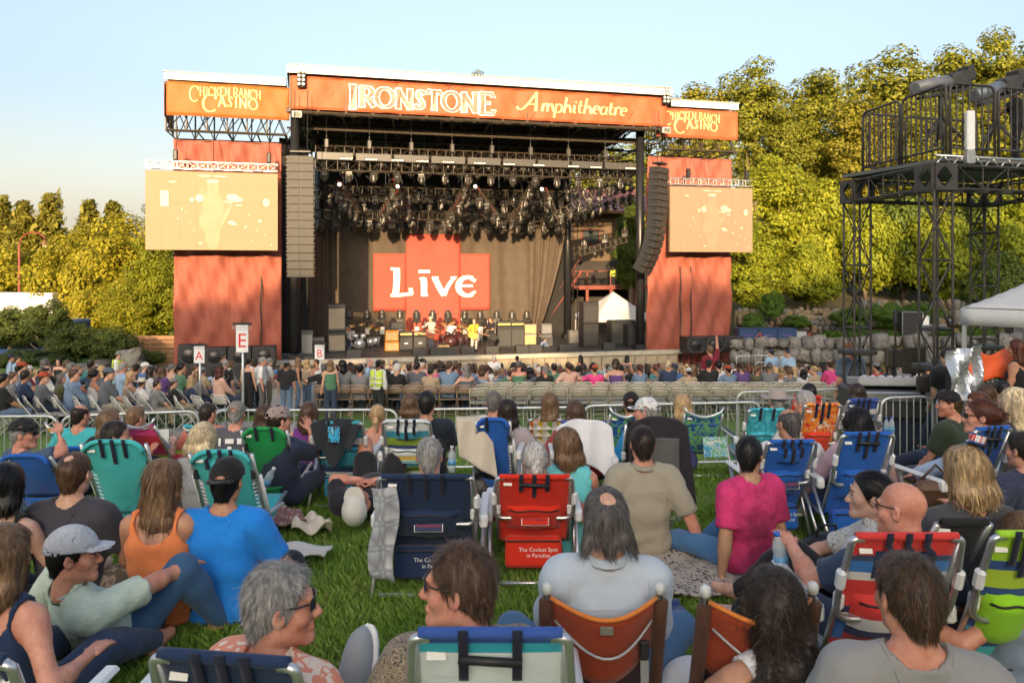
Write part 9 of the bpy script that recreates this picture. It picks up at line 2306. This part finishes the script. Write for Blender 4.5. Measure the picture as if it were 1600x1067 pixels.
def lying_thing(name, label, cat, px, py, d, build_):
 d = gd(px, py) if name not in ('handbag','sunscreen_card') else d
 q = P(px, py, d); t = thing(name, label, cat, (q.x, d, g(q.x, d))); build_(t); return t
def sandal(t):
 m = MB(); m.lathe([(.001,0),(.048,0),(.05,.012),(.046,.022),(.001,.024)], 16); o = m.build('sole', BLKP, t, True); o.scale = (1,2.6,1); o.location = (0,0,.05)
 m = MB(); m.tube([(-.045,.03,.07),(0,.05,.12),(.045,.03,.07)], .012, 6); m.tube([(-.045,-.05,.07),(0,-.06,.13),(.045,-.05,.07)], .012, 6); m.build('strap', BLKC, t, True)
for px, lb in ((747,'left black sandal on the grass beside the red chair'),(764,'right black sandal on the grass beside the red chair')): lying_thing('sandal', lb, 'sandal', px, 765, 5.9, sandal)
def bag_(t):
 m = MB(); n = 14
 m.lathe([(.10,.0),(.16,.03),(.17,.12),(.13,.22),(.05,.27),(.001,.26)], 18); o = m.build('bag', M((.012,.012,.013), .35, .2, 8, name='black_plastic_bag', bump=.6, bscale=18), t, True); o.scale = (1.1,.7,1)
 m = MB(); m.tube([(-.08,0,.2),(-.05,-.03,.33),(.05,-.03,.33),(.08,0,.2)], .01, 6); m.build('handle', BLKC, t, True)
lying_thing('bag', 'black bag on the grass beside the grey haired man in the navy chair', 'bag', 752, 785, 5.3, bag_)
lying_thing('bag', 'dark navy bag by the knees of the woman in the print top', 'bag', 1290, 900, 3.5, bag_)
lying_thing('handbag', 'brown leather handbag on the lap of the woman with a reddish bun', 'handbag', 1462, 690, 5.3, lambda t: (MB().box((0,0,.42), (.30,.10,.20), rotx(.4), bev=.03).build('bag', M((.10,.055,.035), .45, .2, 6, name='brown_leather'), t), MB().tube([(-.12,0,.5),(0,0,.62),(.12,0,.5)], .01, 6).build('handle', M((.06,.03,.02), .5, .1, name='dark_leather'), t, True)))
lying_thing('plate', 'white paper plate on the grass by the turquoise chair', 'plate', 204, 838, 4.9, lambda t: MB().lathe([(.001,.05),(.07,.05),(.10,.065),(.10,.068),(.07,.056),(.001,.055)], 20).build('plate', WHITE, t, True))
lying_thing('sunscreen_card', 'printed advertising card on the right tropical chair', 'card', 1104, 690, 8.1, lambda t: [setattr(MB().box((0,-.30,.42), (.24,.006,.20), rotx(-.25)).build('card', pattern('blotch', [(.05,.25,.42),(.30,.45,.50),(.10,.30,.16),(.45,.5,.5)], 14, name='card_print'), t), 'location', (0,-.05,.0))])
lying_thing('shoe', 'grey and white sneaker poking up between the two men in front', 'shoe', 556, 1040, 2.6, lambda t: [setattr(MB().lathe([(.001,-.03),(.045,-.025),(.05,.0),(.046,.03),(.03,.055),(.001,.06)], 18).build('upper', cloth((.30,.32,.34)), t, True), 'scale', (1,2.7,1)), setattr(MB().lathe([(.001,-.055),(.05,-.055),(.052,-.03),(.001,-.028)], 18).build('sole', WHITE, t, True), 'scale', (1,2.7,1)), setattr(t, 'rotation_euler', (1.2,0,-.4)), setattr(t, 'location', P(556,1045,2.55))])
# ------------------------------------------------------------------ grass blades
def grass():
 r = np.random.default_rng(3); ps = []
 for d0, d1, n in ((1.9,3.2,70000),(3.2,4.6,90000),(4.6,6.5,75000),(6.5,9.5,50000),(9.5,13.5,25000)):
  y = r.uniform(d0, d1, n); x = r.uniform(-1, 1, n)*(.68*y + .9); ps.append((x, y))
 x = np.concatenate([p[0] for p in ps]); y = np.concatenate([p[1] for p in ps]); n = len(x)
 patch = np.sin(x*1.7 + 1)*np.sin(y*1.3 + .5) + .6*np.sin(x*4.1 + y*2.3) + .4*np.sin(x*9.3 - y*7.1)
 keep = (patch + r.normal(0, .5, n) > -1.0); x, y, patch = x[keep], y[keep], patch[keep]; n = len(x)
 h = (r.uniform(.022,.06,n) + .010*patch)*(1 + .03*y); w = .0022 + .00042*y
 a = r.uniform(0, 2*PI, n); bx, by = np.cos(a), np.sin(a); lean = r.uniform(.1,.9,n)*h
 b = a + r.normal(0, .9, n)*1.2 + PI/2; lx, ly = np.cos(b)*lean, np.sin(b)*lean; z = G(x, y)
 V = np.stack([np.stack([x-bx*w, y-by*w, z-.004], 1), np.stack([x+bx*w, y+by*w, z-.004], 1), np.stack([x+bx*w*.7+lx*.45, y+by*w*.7+ly*.45, z+h*.65], 1), np.stack([x+lx, y+ly, z+h], 1)], 1).reshape(-1, 3)
 F = np.arange(n*4).reshape(-1, 4)
 m, t, bs = base('grass_blades'); L = t.links
 gm = nd(t, 'ShaderNodeNewGeometry'); tc = nd(t, 'ShaderNodeTexCoord'); nz = nd(t, 'ShaderNodeTexNoise', i_Scale=1.6, i_Detail=4.0); L.new(tc.outputs['Object'], nz.inputs['Vector'])
 mx = nd(t, 'ShaderNodeMath', operation='MULTIPLY_ADD'); mx.inputs[1].default_value = .55; mx.inputs[2].default_value = -.05
 ad = nd(t, 'ShaderNodeMath', operation='ADD'); L.new(nz.outputs['Fac'], ad.inputs[0]); L.new(gm.outputs['Random Per Island'], ad.inputs[1]); L.new(ad.outputs[0], mx.inputs[0])
 rp = ramp(t, [(.1, (.075,.16,.018)), (.42, (.19,.33,.042)), (.68, (.27,.41,.065)), (.86, (.36,.33,.13))]); L.new(mx.outputs[0], rp.inputs['Fac'])
 L.new(rp.outputs[0], bs.inputs['Base Color']); bs.inputs['Roughness'].default_value = .55
 tr = nd(t, 'ShaderNodeBsdfTranslucent'); L.new(rp.outputs[0], tr.inputs['Color']); ms = nd(t, 'ShaderNodeMixShader', i_Fac=.35)
 L.new(bs.outputs[0], ms.inputs[1]); L.new(tr.outputs[0], ms.inputs[2]); L.new(ms.outputs[0], t.nodes['Material Output'].inputs['Surface'])
 tag(mk('grass', V, F, m), 'short green grass blades covering the lawn', 'grass', kind='stuff')
grass()
